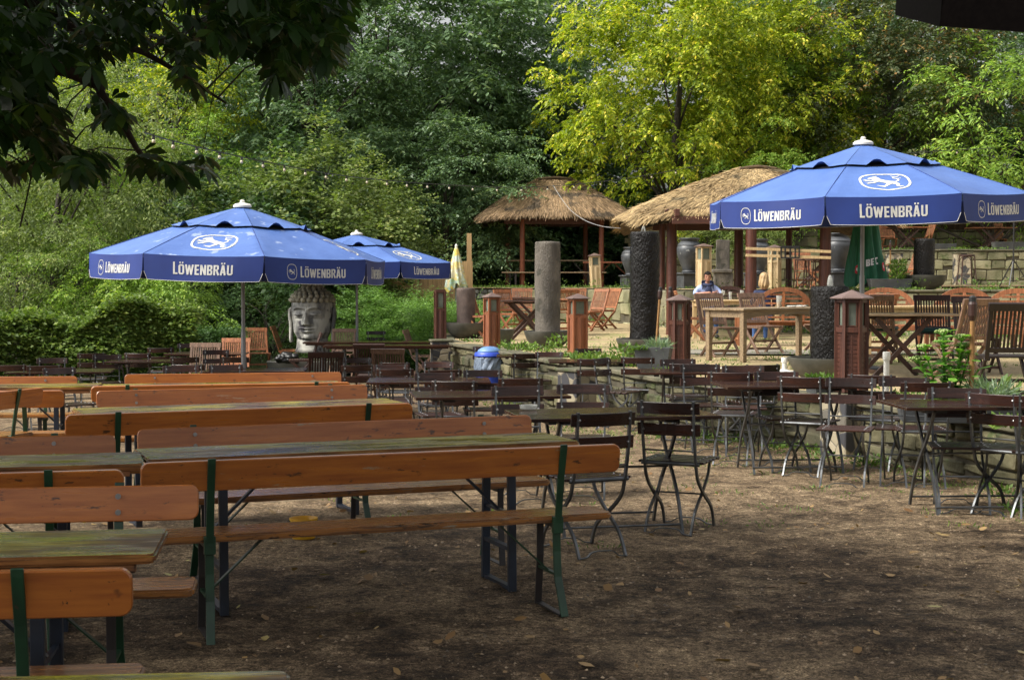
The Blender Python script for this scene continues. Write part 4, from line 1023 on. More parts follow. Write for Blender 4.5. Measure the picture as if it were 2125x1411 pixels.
# ------------------------------------------------------------------ stone fountains: pillars in bowls
def fountain(label, x, y, z, ph, pr, mat, br, bh, wet=False, rim=.03, seed=0, base_in=.0):
    t = thing('stone_fountain', label, 'fountain', (x, y, z), 0, 'stone pillars standing in round bowls')
    bw = MB(); bw.lathe([(br * .42, 0), (br * .62, bh * .08), (br * .82, bh * .35), (br * .94, bh * .7), (br, bh - .015), (br, bh), (br - rim, bh), (br - rim - .02, bh - .04), (br * .7, bh - .06)], 40); bw.build('bowl', M['bowl'], t, smooth=2)
    rnd = random.Random(seed); p = MB(); n = 36; m = int(ph / .045); prof = []
    for i in range(m + 1):
        zz = bh - .08 + (ph + .08) * i / m; r = pr * (1 + .012 * math.sin(zz * 5 + seed)); 
        if i == m: r *= .93
        if i == 0: r *= 1.0
        prof.append((r, zz))
    prof.insert(-1, (pr * .985, bh + ph - .022)); prof += [(pr * .5, bh + ph + .006)]
    p.lathe(prof, n, wob=.016 if not wet else .03, seed=seed); p.build('pillar', M[mat], t, smooth=True)
    return t
fb = fountain('tall wet black pillar fountain with a small water jet, in the middle of the terrace', P(1340, 0, 22.4).x, 22.4, TZ, 1.57, .215, 'wetstone', .42, .28, True, seed=1)
fountain('tall dry grey stone pillar in a shallow bowl left of the black one', P(1137, 0, 25.5).x, 25.5, TZ, 1.49, .215, 'granite', .40, .29, seed=2)
fountain('short rough reddish stone pillar in a dark bowl at the left of the terrace', P(966, 0, 30).x, 30, TZ, .68, .185, 'granite_red', .42, .30, seed=3)
fd = fountain('short wet black pillar fountain in a large bowl behind the dark hexagonal bollard', P(1727, 0, 17.2).x, 17.2, TZ, .80, .215, 'wetstone', .47, .27, True, seed=4)
fountain('wet black pillar in a pale wide bowl on the upper terrace', P(1929, 0, 31).x, 31.2, UZ + .02, .74, .21, 'wetstone', .47, .30, True, seed=5)
for f_, h_ in ((fb, 1.85), (fd, 1.07)):
    b = MB(); b.tube(curve([(0, 0, h_ - .02), (-.01, 0, h_ + .06), (-.03, 0, h_ + .07), (-.05, 0, h_ - .01)], 4), [.012, .014, .014, .013, .012, .012, .012, .011, .011, .01, .01, .009, .008], 6) if f_ is fb else b.lathe([(.03, h_ - .02), (.035, h_ + .03), (.028, h_ + .09), (.012, h_ + .13)], 10, wob=.2)
    b.build('water_jet', M['cglass'], f_, smooth=True)
def bowl(label, x, y, z, br, bh):
    t = thing('stone_bowl', label, 'bowl', (x, y, z)); bw = MB(); bw.lathe([(br * .55, 0), (br * .7, bh * .1), (br * .9, bh * .6), (br, bh - .01), (br, bh), (br - .03, bh), (br - .05, bh - .05)], 32); bw.build('shell', M['bowl'], t, smooth=2)
    s = MB(); s.lathe([(br - .05, bh - .06), (br - .06, bh - .045), (.02, bh - .035)], 24); s.build('soil', M['soil'], t)
bowl('grey stone bowl planted behind the slim orange bollard', P(1040, 0, 26.9).x, 26.9, TZ, .24, .27)

# ------------------------------------------------------------------ urns
def urn(label, x, y, z, s=1.0):
    t = thing('garden_urn', label, 'urn', (x, y, z), 0.3, 'giant black urns on pedestals'); t.scale = (s, s, s)
    p = MB(); p.box((0, 0, .18), (.56, .56, .36)); p.box((0, 0, .385), (.64, .64, .05)); p.box((0, 0, .02), (.62, .62, .04)); p.build('pedestal', M['urn'], t, bevel=.012)
    u = MB(); u.lathe([(.19, .412), (.20, .44), (.17, .47), (.20, .56), (.26, .70), (.315, .86), (.335, .98), (.325, 1.06), (.30, 1.10), (.315, 1.115), (.30, 1.13), (.25, 1.19), (.215, 1.215), (.225, 1.24), (.26, 1.27), (.275, 1.285), (.26, 1.30), (.22, 1.29)], 40); u.build('vessel', M['urn'], t, smooth=2)
    return t
urn('giant dark urn left of the seated man under the large hut', P(1433, 0, 38.5).x, 38.5, UZ, .98)
urn('giant dark urn half hidden behind the middle post of the large hut', P(1577, 0, 39.5).x, 39.5, UZ, .98)
urn('giant black urn left of the closed green parasol', P(1744, 0, 36.5).x, 36.5, UZ, 1.03)
urn('giant urn peeping out left of the tall black pillar', P(1312, 0, 41.5).x, 41.5, UZ, .85)
t_ = thing('stone_stele', 'upright grey stone slab with a carved ledge behind the seated man', 'stele', (P(1503, 0, 40.5).x, 40.5, UZ)); b = MB(); b.box((0, 0, .64), (.36, .12, 1.28)); b.build('slab', M['granite'], t_, bevel=.015); b = MB(); b.box((-.05, -.18, .45), (.55, .22, .10)); b.box((0, -.10, .2), (.5, .3, .4)); b.build('ledge', M['granite'], t_, bevel=.02)

# ------------------------------------------------------------------ blue parasols
def panel_letters(text, H, t=.19):
    """flat strokes for capital letters; returns list of quads in (u,v) metres, and the width"""
    W_ = {'L': .50, 'O': .64, 'W': .92, 'E': .52, 'N': .64, 'B': .60, 'R': .60, 'A': .66, 'U': .62, 'C': .55}; out = []; x = 0
    def bx(a, b, c, d): out.append([(x + a * H, b * H), (x + c * H, b * H), (x + c * H, d * H), (x + a * H, d * H)])
    def ln(a, b, c, d, w_=t):
        dx, dy = c - a, d - b; L = math.hypot(dx, dy); nx, ny = -dy / L * w_ / 2, dx / L * w_ / 2
        out.append([(x + (a + nx) * H, (b + ny) * H), (x + (a - nx) * H, (b - ny) * H), (x + (c - nx) * H, (d - ny) * H), (x + (c + nx) * H, (d + ny) * H)])
    for i, ch in enumerate(text):
        um = ch in 'ÖÄÜ'; c = {'Ö': 'O', 'Ä': 'A', 'Ü': 'U'}.get(ch, ch); w_ = W_[c]; h0 = t * .5; big = 1.22 if i == 0 else 1.0
        if c == 'L': bx(0, 0, t, big); bx(t, 0, w_ - .04, t * .85)
        elif c == 'O': bx(0, .14, t, .86); bx(w_ - t - .04, .14, w_ - .04, .86); bx(.12, 0, w_ - .16, t * .8); bx(.12, 1 - t * .8, w_ - .16, 1); ln(.07, .16, .17, .05, .12); ln(w_ - .11, .16, w_ - .21, .05, .12); ln(.07, .84, .17, .95, .12); ln(w_ - .11, .84, w_ - .21, .95, .12)
        elif c == 'W': ln(.08, 1, .25, 0); ln(.25, 0, .43, .95, t * .85); ln(.43, .95, .61, 0, t * .85); ln(.61, 0, .79, 1)
        elif c == 'E': bx(0, 0, t, 1); bx(t, 0, w_ - .06, t * .85); bx(t, .5 - t * .4, w_ - .10, .5 + t * .4); bx(t, 1 - t * .85, w_ - .06, 1)
        elif c == 'N': bx(0, 0, t, 1); bx(w_ - t - .04, 0, w_ - .04, 1); ln(t * .6, .95, w_ - .04 - t * .6, .05)
        elif c in 'BR':
            bx(0, 0, t, 1); bx(t, 1 - t * .8, w_ - .16, 1); bx(t, .5 - t * .38, w_ - .16, .5 + t * .38); bx(w_ - t - .05, .56, w_ - .05, .90); ln(w_ - .20, .96, w_ - .10, .88, .12)
            if c == 'B': bx(t, 0, w_ - .16, t * .8); bx(w_ - t - .04, .10, w_ - .04, .46); ln(w_ - .20, .04, w_ - .10, .12, .12)
            else: ln(w_ - .26, .46, w_ - .08, 0)
        elif c == 'A': ln(.10, 0, .29, 1); ln(.33, 1, .52, 0); bx(.18, .22, .46, .22 + t * .7)
        elif c == 'U': bx(0, .12, t, 1); bx(w_ - t - .04, .12, w_ - .04, 1); bx(.12, 0, w_ - .16, t * .85); ln(.08, .15, .18, .05, .13); ln(w_ - .12, .15, w_ - .22, .05, .13)
        elif c == 'C': bx(0, .12, t, .88); bx(.10, 0, w_ - .06, t * .85); bx(.10, 1 - t * .85, w_ - .06, 1)
        if um:
            m_ = (w_ - .04) / 2
            for q in (-.13, .13): bx(m_ + q - .075, 1.09, m_ + q + .075, 1.09 + .15)
        x += (w_ + .06) * H
    return out, x - .06 * H
def lion(H):
    """rampant lion walking left, made of tapered strokes in a box of height H centred on 0"""
    out = []
    def st(pts, ws):
        for (a, b), (c, d), w0, w1 in zip(pts, pts[1:], ws, ws[1:]):
            dx, dy = c - a, d - b; L = math.hypot(dx, dy) + 1e-6; nx, ny = -dy / L / 2, dx / L / 2
            ex, ey = dx / L * .02, dy / L * .02
            out.append([((a - ex + nx * w0) * H, (b - ey + ny * w0) * H), ((a - ex - nx * w0) * H, (b - ey - ny * w0) * H), ((c + ex - nx * w1) * H, (d + ey - ny * w1) * H), ((c + ex + nx * w1) * H, (d + ey + ny * w1) * H)])
    st([(.42, -.10), (.15, -.02), (-.15, .12), (-.38, .26)], [.26, .28, .32, .34])            # body
    st([(-.30, .30), (-.42, .42), (-.62, .40)], [.34, .30, .18])                              # mane, head
    st([(-.60, .42), (-.74, .36)], [.14, .08]); st([(-.60, .34), (-.72, .28)], [.08, .04])    # jaws
    st([(-.38, .52), (-.30, .62)], [.10, .03])
    st([(-.40, .20), (-.68, .10), (-.88, .16)], [.16, .11, .10]); st([(-.88, .20), (-1.0, .26)], [.07, .02]); st([(-.88, .13), (-1.02, .10)], [.07, .02])
    st([(-.32, .08), (-.56, -.12), (-.78, -.14)], [.16, .11, .10]); st([(-.78, -.12), (-.92, -.06)], [.07, .02]); st([(-.78, -.17), (-.90, -.22)], [.07, .02])
    st([(.40, -.14), (.60, -.32), (.50, -.50), (.66, -.58)], [.26, .16, .11, .10]); st([(.62, -.58), (.80, -.56)], [.09, .03])
    st([(.24, -.14), (.04, -.34), (-.12, -.50), (-.30, -.50)], [.24, .15, .11, .10]); st([(-.28, -.50), (-.44, -.44)], [.09, .03])
    st([(.52, -.04), (.70, .10), (.66, .28), (.48, .38), (.52, .54), (.70, .52)], [.09, .08, .07, .07, .07, .05]); st([(.66, .28), (.84, .34)], [.07, .03]); st([(.52, .54), (.42, .66)], [.06, .03]); st([(.70, .52), (.84, .60)], [.07, .02])
    return out
def oval_ring(rx, ry, w_, n=40, p=2.7):
    def pt(k, s):
        a = 6.28318 * k / n; c, s_ = math.cos(a), math.sin(a)
        return ((rx + s) * math.copysign(abs(c) ** (2 / p), c), (ry + s) * math.copysign(abs(s_) ** (2 / p), s_))
    return [[pt(k, 0), pt(k + 1, 0), pt(k + 1, -w_), pt(k, -w_)] for k in range(n)]
def parasol(label, x, y, zb, hem, apex, rot, R=2.0, tilt=(0, 0), par=0, group='blue beer garden parasols', dirt=0, pole_h=None):
    t = thing('parasol', label, 'parasol', (x, y, zb), 0, group); N = 8; rot -= math.atan2(x, y)
    T = Matrix.Rotation(tilt[0], 3, 'X') @ Matrix.Rotation(tilt[1], 3, 'Y')
    cen = Vector((0, 0, apex))
    def W(p): return T @ (Vector(p) - cen) + cen
    def rib(k, f):                    # point on rib k at radius fraction f; angle measured from facing the viewer
        a = rot + k * math.pi / 4
        return Vector((R * f * math.sin(a), -R * f * math.cos(a), lerp(apex, hem, f) + .02 * math.sin(math.pi * f)))
    def can(k, u, f, off=0):          # canopy surface between rib k and k+1
        a, c = rib(k, f), rib(k + 1, f); q = a.lerp(c, u); q.z -= (.055 * math.sin(math.pi * u) + .006 * math.sin(u * 19 + k * 1.7 + f * 5) * f + .004 * math.sin(u * 41 + k) * f) * f ** 1.5 * (1 - .25 * f)
        if off:
            nn = (rib(k + 1, 1) - rib(k, 1)).cross(Vector((0, 0, apex)) - rib(k, 1)).normalized()
            if nn.z < 0: nn = -nn
            q += nn * off
        return W(q)
    VH = .315
    def val(k, u, v, off=0):          # valance, v downwards 0..1
        a, c = rib(k, 1), rib(k + 1, 1); d = (c - a); L = d.length; d.normalize(); out = Vector((d.y, -d.x, 0)); 
        mid = (a + c) / 2
        if out.dot(Vector((mid.x, mid.y, 0))) < 0: out = -out
        e = min(u, 1 - u); hh = VH * (1 if e > .035 else (1 - .32 * (1 - e / .035) ** 2)); ins = .004 + .012 * v
        q = a + d * (ins + u * (L - 2 * ins)); q.z -= v * hh + .03 * math.sin(math.pi * u) * .6
        q += out * (.012 * math.sin(math.pi * u * 3 + k * 2.1) * v + .02 * math.sin(math.pi * u) * v + off + .004)
        return W(q)
    c = MB()
    for k in range(N): c.grid(lambda u, f, k=k: can(k, u, .13 + .87 * f), 12, 14)
    CM = M['canopy_wet'] if dirt else M['canopy']; o = c.build('canopy', CM, t, smooth=2)
    bm = bmesh.new(); bm.from_mesh(o.data); bmesh.ops.remove_doubles(bm, verts=bm.verts, dist=.0008); bm.to_mesh(o.data); bm.free()
    hem_tape = MB()
    for k in range(N): hem_tape.tube([W(rib(k, f)) + Vector((0, 0, .004)) for f in (.14, .4, .7, 1.0)], .004, 5)
    hem_tape.build('seam', M['valance'], o)
    v_ = MB()
    def vent(k, u, f):
        q = can(k, u, f * .47, .018 + .012 * f); s = .0
        if f > .93:
            g = abs(u - .5)
            if g < .15: q.z += .07 * (1 - (g / .15) ** 2)
        return q
    for k in range(N): v_.grid(lambda u, f, k=k: vent(k, u, .06 + .94 * f), 18, 8)
    v_.build('top_flap', CM, t, smooth=2)
    dk = MB()  # black sheet standing in for the dark gap under the flap
    for k in range(N): dk.grid(lambda u, f, k=k: can(k, u, .40 + .066 * f, .008), 6, 2)
    dk = dk.build('vent_gap', M['black'], t); bm = bmesh.new(); bm.from_mesh(dk.data); bmesh.ops.remove_doubles(bm, verts=bm.verts, dist=.004); bm.to_mesh(dk.data); bm.free()
    def quads_to(mb, quads, fn, cut=.05):
        for i, q in enumerate(quads):
            (a, b_, c_, d_) = q; n1 = max(1, int(max(math.dist(a, b_), math.dist(d_, c_)) / cut)); n2 = max(1, int(max(math.dist(a, d_), math.dist(b_, c_)) / cut))
            def g(u, v):
                p0 = (lerp(a[0], b_[0], u), lerp(a[1], b_[1], u)); p1 = (lerp(d_[0], c_[0], u), lerp(d_[1], c_[1], u))
                return fn(lerp(p0[0], p1[0], v), lerp(p0[1], p1[1], v), .0035 + .0003 * (i % 7))
            mb.grid(g, n1, n2)
    for k in range(N):
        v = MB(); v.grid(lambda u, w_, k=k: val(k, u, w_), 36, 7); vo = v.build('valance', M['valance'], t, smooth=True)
        L = (rib(k + 1, 1) - rib(k, 1)).length; emb = (k + par) % 2 == 0
        # white piping along the lower hem
        pb = MB(); pb.tube([val(k, j / 36, 1.0, .001) for j in range(37)], .0032, 4, False); pb.build('hem_piping', M['print_grey'], vo)
        if emb: Hh = .125; qs, wd = panel_letters('LÖWENBRÄU', Hh); x0 = -wd / 2
        else: Hh = .112; qs, wd = panel_letters('LÖWENBRÄU', Hh); x0 = -wd / 2 + .10
        yb = -.232
        fn = lambda a, b, off, k=k, L=L: val(k, .5 + a / L, -b / VH, off)
        le = MB(); quads_to(le, [[(p[0] + x0, p[1] + yb) for p in q] for q in qs], fn); le.build('lettering', M['print_grey'], vo)
        if not emb:
            em = MB(); qs = [[(p[0] + x0 - .13, p[1] + yb + .062) for p in q] for q in lion(.055)] ; quads_to(em, qs, fn)
            quads_to(em, [[(p[0] + x0 - .13, p[1] + yb + .062) for p in q] for q in oval_ring(.075, .098, .007, p=2.6)], fn); em.build('emblem', M['print_grey'], vo)
        else:
            slope = (rib(k, 1) - W(Vector((0, 0, apex)))).length
            def cf(a, b, off, k=k, slope=slope, L=L):
                f = .735 - b / slope; return can(k, .5 + a / (L * f), f, off)
            em = MB(); quads_to(em, [[(p[0], p[1] * 1.28) for p in q] for q in lion(.235)], cf); quads_to(em, oval_ring(.292, .275, .026), cf); em.build('emblem', M['print'], t)
    for k in range(N):
        rb = MB(); rb.tube([W(rib(k, .03) - Vector((0, 0, .05))), W(rib(k, .5) - Vector((0, 0, .05))), W(rib(k, .985) - Vector((0, 0, .03)))], .011, 6)
        p0 = W(Vector((0, 0, apex - .62))); rb.tube([p0, W(rib(k, .48) - Vector((0, 0, .05)))], .009, 6); rb.build('rib', M['alu'], t)
    cp_ = MB(); cp_.lathe([(.02, apex + .105), (.035, apex + .09), (.03, apex + .07), (.05, apex + .062), (.10, apex + .05), (.125, apex + .03), (.125, apex + .005), (.09, apex - .005)][::-1], 20); cp_.build('cap', M['white'], t, smooth=2)
    p_ = MB(); p_.tube([(0, 0, .0), (0, 0, 1.2)], .032, 14); p_.tube([(0, 0, 1.2), (0, 0, apex - .02)], .026, 14); p_.lathe([(.045, apex - .68), (.05, apex - .66), (.05, apex - .58), (.045, apex - .56)], 12); p_.build('pole', M['alu'], t, smooth=2)
    bs = MB(); bs.box((0, 0, .03), (.5, .5, .055)); bs.lathe([(.05, .05), (.05, .3)], 12); bs.build('base', M['slate'], t, bevel=.008)
    return t
z_ = gz(0, 20.7)
parasol('big wet stained blue parasol on the left above the bistro chairs', P(500, 0, 20.7).x, 20.7, z_, 1.90 - z_, 2.575 - z_, R_(8), tilt=(0, R_(1.4)), par=1, dirt=1)
parasol('smaller looking blue parasol farther back, partly behind the big left one', P(738, 0, 31.0).x, 31.0, gz(0, 31), 1.95 - gz(0, 31), 2.50 - gz(0, 31), R_(25), tilt=(0, R_(.4)), par=0)
parasol('clean blue parasol on the right, standing on the terrace', P(1794, 0, 19.0).x, 19.0, TZ, 2.60 - TZ, 3.27 - TZ, R_(-12.4), tilt=(R_(1.5), R_(-1.5)), par=0)

# closed parasols
def closed_parasol(label, x, y, z, H, r, mat, hem_z=.35, pattern=None, name='closed_parasol'):
    t = thing(name, label, 'parasol', (x, y, z)); b = MB(); n = 64; m = 26; vs = []
    for i in range(m + 1):
        f = i / m; zz = lerp(H, hem_z, f); rr = r * (.12 + .88 * f ** .75)
        for k in range(n):
            a = 6.28318 * k / n; w_ = 1 + .30 * f * math.sin(8 * a + 1.2 * math.sin(f * 4)) + .12 * f * math.sin(15 * a + 2)
            dz = .07 * math.sin(8 * a + .8) * f ** 4 + .05 * math.sin(3 * a) * f ** 4; vs.append((rr * w_ * math.cos(a), rr * w_ * math.sin(a), zz + dz))
    b.add(vs, [(i * n + k, i * n + (k + 1) % n, (i + 1) * n + (k + 1) % n, (i + 1) * n + k) for i in range(m) for k in range(n)])
    o = b.build('folded_canopy', M[mat], t, smooth=True)
    p = MB(); p.tube([(0, 0, 0), (0, 0, H + .03)], .024, 10); p.build('pole', M['alu'], t)
    c = MB(); c.lathe([(.03, H - .01), (.035, H + .03), (.012, H + .07)], 10); c.build('finial', M['white'], t)
    bs = MB(); bs.lathe([(.24, .0), (.24, .05), (.06, .09), (.04, .25)], 20); bs.build('base', M['slate'], t)
    return t, lambda a, zz, off=.02: Vector(((r * (.12 + .88 * ((H - zz) / (H - hem_z)) ** .75) * (1.02 + .2 * (H - zz) / (H - hem_z)) + off) * math.sin(a), -(r * (.12 + .88 * ((H - zz) / (H - hem_z)) ** .75) * (1.02 + .2 * (H - zz) / (H - hem_z)) + off) * math.cos(a), zz))
t_, sf = closed_parasol('closed dark green parasol with white letters and red marks, behind the right parasol pole', P(1801, 0, 32.5).x, 32.5, UZ - .02, 2.5, .38, 'bgreen', .16)
qs, wd = panel_letters('BEC', .145, .24); lb = MB()
for i, q in enumerate(qs):
    lb.add([sf((p[0] - .10 + .02) / .40, .52 + p[1] + (p[0]) * .22, .03 + .001 * (i % 3)) for p in q], [(0, 1, 2, 3)])
lb.build('lettering', M['bwhite'], t_)
for (a0, zc) in ((-.62, .46), (.80, .52)):
    rb = MB(); pts = [sf(a0 + dx, zc + dz, .03) for dx, dz in ((-.10, .06), (-.03, .09), (.06, .10), (.12, .05), (.12, -.07), (.04, -.10), (-.10, -.07))]; rb.add(pts, [tuple(range(7))]); rb.build('red_mark', M['bred'], t_)
    wb = MB(); pts = [sf(a0 + dx, zc + dz, .033) for dx, dz in ((-.02, .04), (.05, .02), (.02, -.04), (-.05, -.01))]; wb.add(pts, [(0, 1, 2, 3)]); wb.build('white_mark', M['bwhite'], t_)
def floral():
    m, nt, b, vec, oi = base_mat('flowery_cloth'); v = nt.nodes.new('ShaderNodeTexVoronoi'); v.inputs['Scale'].default_value = 7; nt.links.new(vec, v.inputs[0])
    c1 = ramp(nt, v.outputs['Color'], [(.2, (.70, .52, .06)), (.5, (.75, .74, .62)), (.75, (.08, .42, .34)), (.95, (.75, .28, .12))])
    w_ = ramp(nt, noise(nt, vec, 5, 3, (1, 1, 3)), [(.45, (.75, .74, .66)), (.55, (.70, .55, .12))]); c = mixc(nt, .55, w_, c1)
    nt.links.new(c, b.inputs['Base Color']); b.inputs['Roughness'].default_value = .7; return m
M['floral'] = floral()
closed_parasol('closed yellow and turquoise flowery parasol above the juniper mound', P(946, 0, 36.5).x, 36.5, .45, 1.93, .22, 'floral', .95)

# ------------------------------------------------------------------ thatched huts
def thatched_hut(label, x, y, z, hw, hd, ridge, eave, peak, posts, mat, rz=0, seed=0, beams=True, nst=42000, ridge_off=0, pmat='post', droop=.24):
    t = thing('thatched_hut', label, 'hut', (x, y, z), R_(rz), 'thatched huts')
    def rz_(f): return peak - (peak - eave) * (f ** .92) + .07 * math.sin(math.pi * f) * (peak - eave)
    def surf(side, u, f):          # f 0 ridge..1 eave ; side 0..3 ; u along
        rx, ex = ridge / 2, hw; sag = 1 + .05 * math.sin(u * 9 + side)
        if side in (0, 2):
            s = -1 if side == 0 else 1; xx = lerp(-lerp(rx, ex, f), lerp(rx, ex, f), u); yy = s * hd * f
        else:
            s = 1 if side == 1 else -1; xx = s * lerp(rx, ex, f); yy = lerp(-hd * f, hd * f, u)
        r_ = 1 - .06 * (abs(2 * u - 1) ** 6) * f           # rounded corners
        return Vector((xx * r_ + ridge_off * (1 - f), yy * r_, rz_(f) - droop * f * abs(2 * u - 1) ** 3))
    b = MB()
    for sd in range(4): b.grid(lambda u, f, sd=sd: surf(sd, u, f) - Vector((0, 0, .04)), 16, 12)
    for sd in range(4): b.grid(lambda u, f, sd=sd: surf(sd, u, f * .985) - Vector((0, 0, .17)), 16, 12)
    rf = b.build('roof', M['thatch_base'], t, smooth=True)
    rnd = np.random.RandomState(seed); n = nst
    pool = {}
    areas = np.array([2 * hw * hd, hd * hd * 1.2, 2 * hw * hd * .5, hd * hd * 1.2]); cnt = (areas / areas.sum() * n).astype(int); V = []
    for sd in range(4):
        k = cnt[sd]; U = rnd.rand(k); Fq = rnd.rand(k) ** .8 * 1.0; 
        gu, gf = np.meshgrid(np.linspace(0, 1, 41), np.linspace(0, 1.0, 41)); tab = np.array([[tuple(surf(sd, a, c)) for a in np.linspace(0, 1, 41)] for c in np.linspace(0, 1, 41)])
        def samp(U, F_):
            a = np.clip(U, 0, .9999) * 40; c = np.clip(F_, 0, .9999) * 40; i, j = a.astype(int), c.astype(int); fa, fc = (a - i)[:, None], (c - j)[:, None]
            return (tab[j, i] * (1 - fa) + tab[j, i + 1] * fa) * (1 - fc) + (tab[j + 1, i] * (1 - fa) + tab[j + 1, i + 1] * fa) * fc
        p0 = samp(U, Fq); p1 = samp(U, Fq + .06); p1e = samp(U, Fq * 0 + 1.0); p0e = samp(U, Fq * 0 + .94)
        d = p1 - p0; d = np.where((Fq > .93)[:, None], p1e - p0e, d); d /= np.linalg.norm(d, axis=1)[:, None] + 1e-9
        nx = np.cross(d, rnd.randn(k, 3) * .25 + np.array([0, 0, 1])[None]); nx /= np.linalg.norm(nx, axis=1)[:, None] + 1e-9
        d = d + nx * (rnd.randn(k, 1) * .16) + np.array([0, 0, 1])[None] * (rnd.rand(k, 1) * .08 - .0) 
        edge = (Fq > .9)[:, None]; d = d - edge * np.array([0, 0, .35])[None] * rnd.rand(k, 1)
        L = (.13 + .16 * rnd.rand(k, 1)); wd = .006 + .007 * rnd.rand(k, 1); base = p0 + np.array([0, 0, 1])[None] * (rnd.rand(k, 1) * .05 - .01)
        V.append(np.stack([base - nx * wd, base + nx * wd, base + d * L + nx * wd * .3, base + d * L - nx * wd * .3], 1))
    V = np.concatenate(V).reshape(-1, 3); fastmesh('thatch', V, 4, M[mat], rf)
    rc = MB(); rc.path(curve([(-ridge / 2 - .05 + ridge_off, 0, peak - .02), (ridge_off, 0, peak + .03), (ridge / 2 + .05 + ridge_off, 0, peak - .02)], 5), .30, .07, (0, 1, 0)); rc.build('ridge_cap', M['thatch_base'], rf, bevel=.02)
    for (px_, py_, r, z0) in posts:
        p = MB(); h = eave + .1; p.tube([(px_, py_, z0 - z), (px_, py_, z0 - z + .1), (px_, py_, h)], [r * 1.02, r, r * .95], 16); p.build('post', M[pmat], t, smooth=2)
    if beams:
        xs = [p[0] for p in posts]; ys = [p[1] for p in posts]; zb = eave - .2
        for y_ in (min(ys), max(ys)): q = MB(); q.bar((min(xs) - .1, y_, zb), (max(xs) + .1, y_, zb), .09, .15); q.build('beam', M['post_dark'], t, bevel=.004)
        for x_ in (min(xs), max(xs)): q = MB(); q.bar((x_, min(ys) - .1, zb + .15), (x_, max(ys) + .1, zb + .15), .09, .14); q.build('beam', M['post_dark'], t, bevel=.004)
        for k in range(9):
            xx = lerp(min(xs) - .2, max(xs) + .2, k / 8); q = MB(); q.bar((xx, -hd * .93, eave - .02), (xx * .5, -.1, peak - .28), .05, .06); q.build('rafter', M['post_dark'], t)
    return t
# slim hut on the upper level behind the grey pillar
hx = P(1152, 0, 45).x
def rel(px, Y, x0, y0): return (P(px, 0, Y).x - x0, Y - y0)
thatched_hut('slim thatched hut with a brown roof, left of the other', hx, 45, UZ, 2.22, 1.75, .95, 2.10, 3.20,
             [(*rel(1084, 43.8, hx, 45), .075, UZ), (*rel(1054, 46.2, hx, 45), .08, UZ), (*rel(1249, 43.8, hx, 45), .075, UZ), (*rel(1216, 46.2, hx, 45), .075, UZ)], 'thatch_b', seed=1, nst=46000, droop=.12)
hx2 = P(1562, 0, 33).x
thatched_hut('large thatched hut with a golden roof, partly behind the right blue parasol', hx2, 33, TZ, 2.8, 2.3, .7, 2.54, 3.55,
             [(*rel(1396, 31.6, hx2, 33), .11, TZ), (*rel(1562, 30.6, hx2, 33), .115, TZ), (*rel(1536, 34.6, hx2, 33), .105, UZ), (*rel(1717, 31.4, hx2, 33), .12, TZ), (*rel(1641, 34.8, hx2, 33), .075, UZ), (*rel(1376, 34.2, hx2, 33), .07, UZ)], 'thatch_y', seed=2, nst=62000, ridge_off=.12, pmat='post_red')
# screen bracket hung between the hut posts
t_ = thing('screen_bracket', 'two pale battens with a black perforated metal plate between the hut posts', 'bracket', (P(1643, 0, 30.3).x, 30.3, 2.2))
b = MB(); b.bar((-.88, 0, .015), (.82, 0, -.05), .03, .055); b.bar((-.88, 0, -.12), (.82, 0, -.17), .03, .055); b.build('battens', M['pine'], t_, bevel=.003)
b = MB(); b.box((-.0, -.03, .045), (.38, .012, .045)); b.box((.1, -.03, -.06), (.03, .011, .2)); b.box((-.1, -.03, -.06), (.03, .011, .2)); b.box((-.0, -.03, -.17), (.38, .012, .03))
for q in (-.18, 0, .18): b.box((q, -.03, -.062), (.03, .012, .19))
b.build('plate', M['black'], t_)

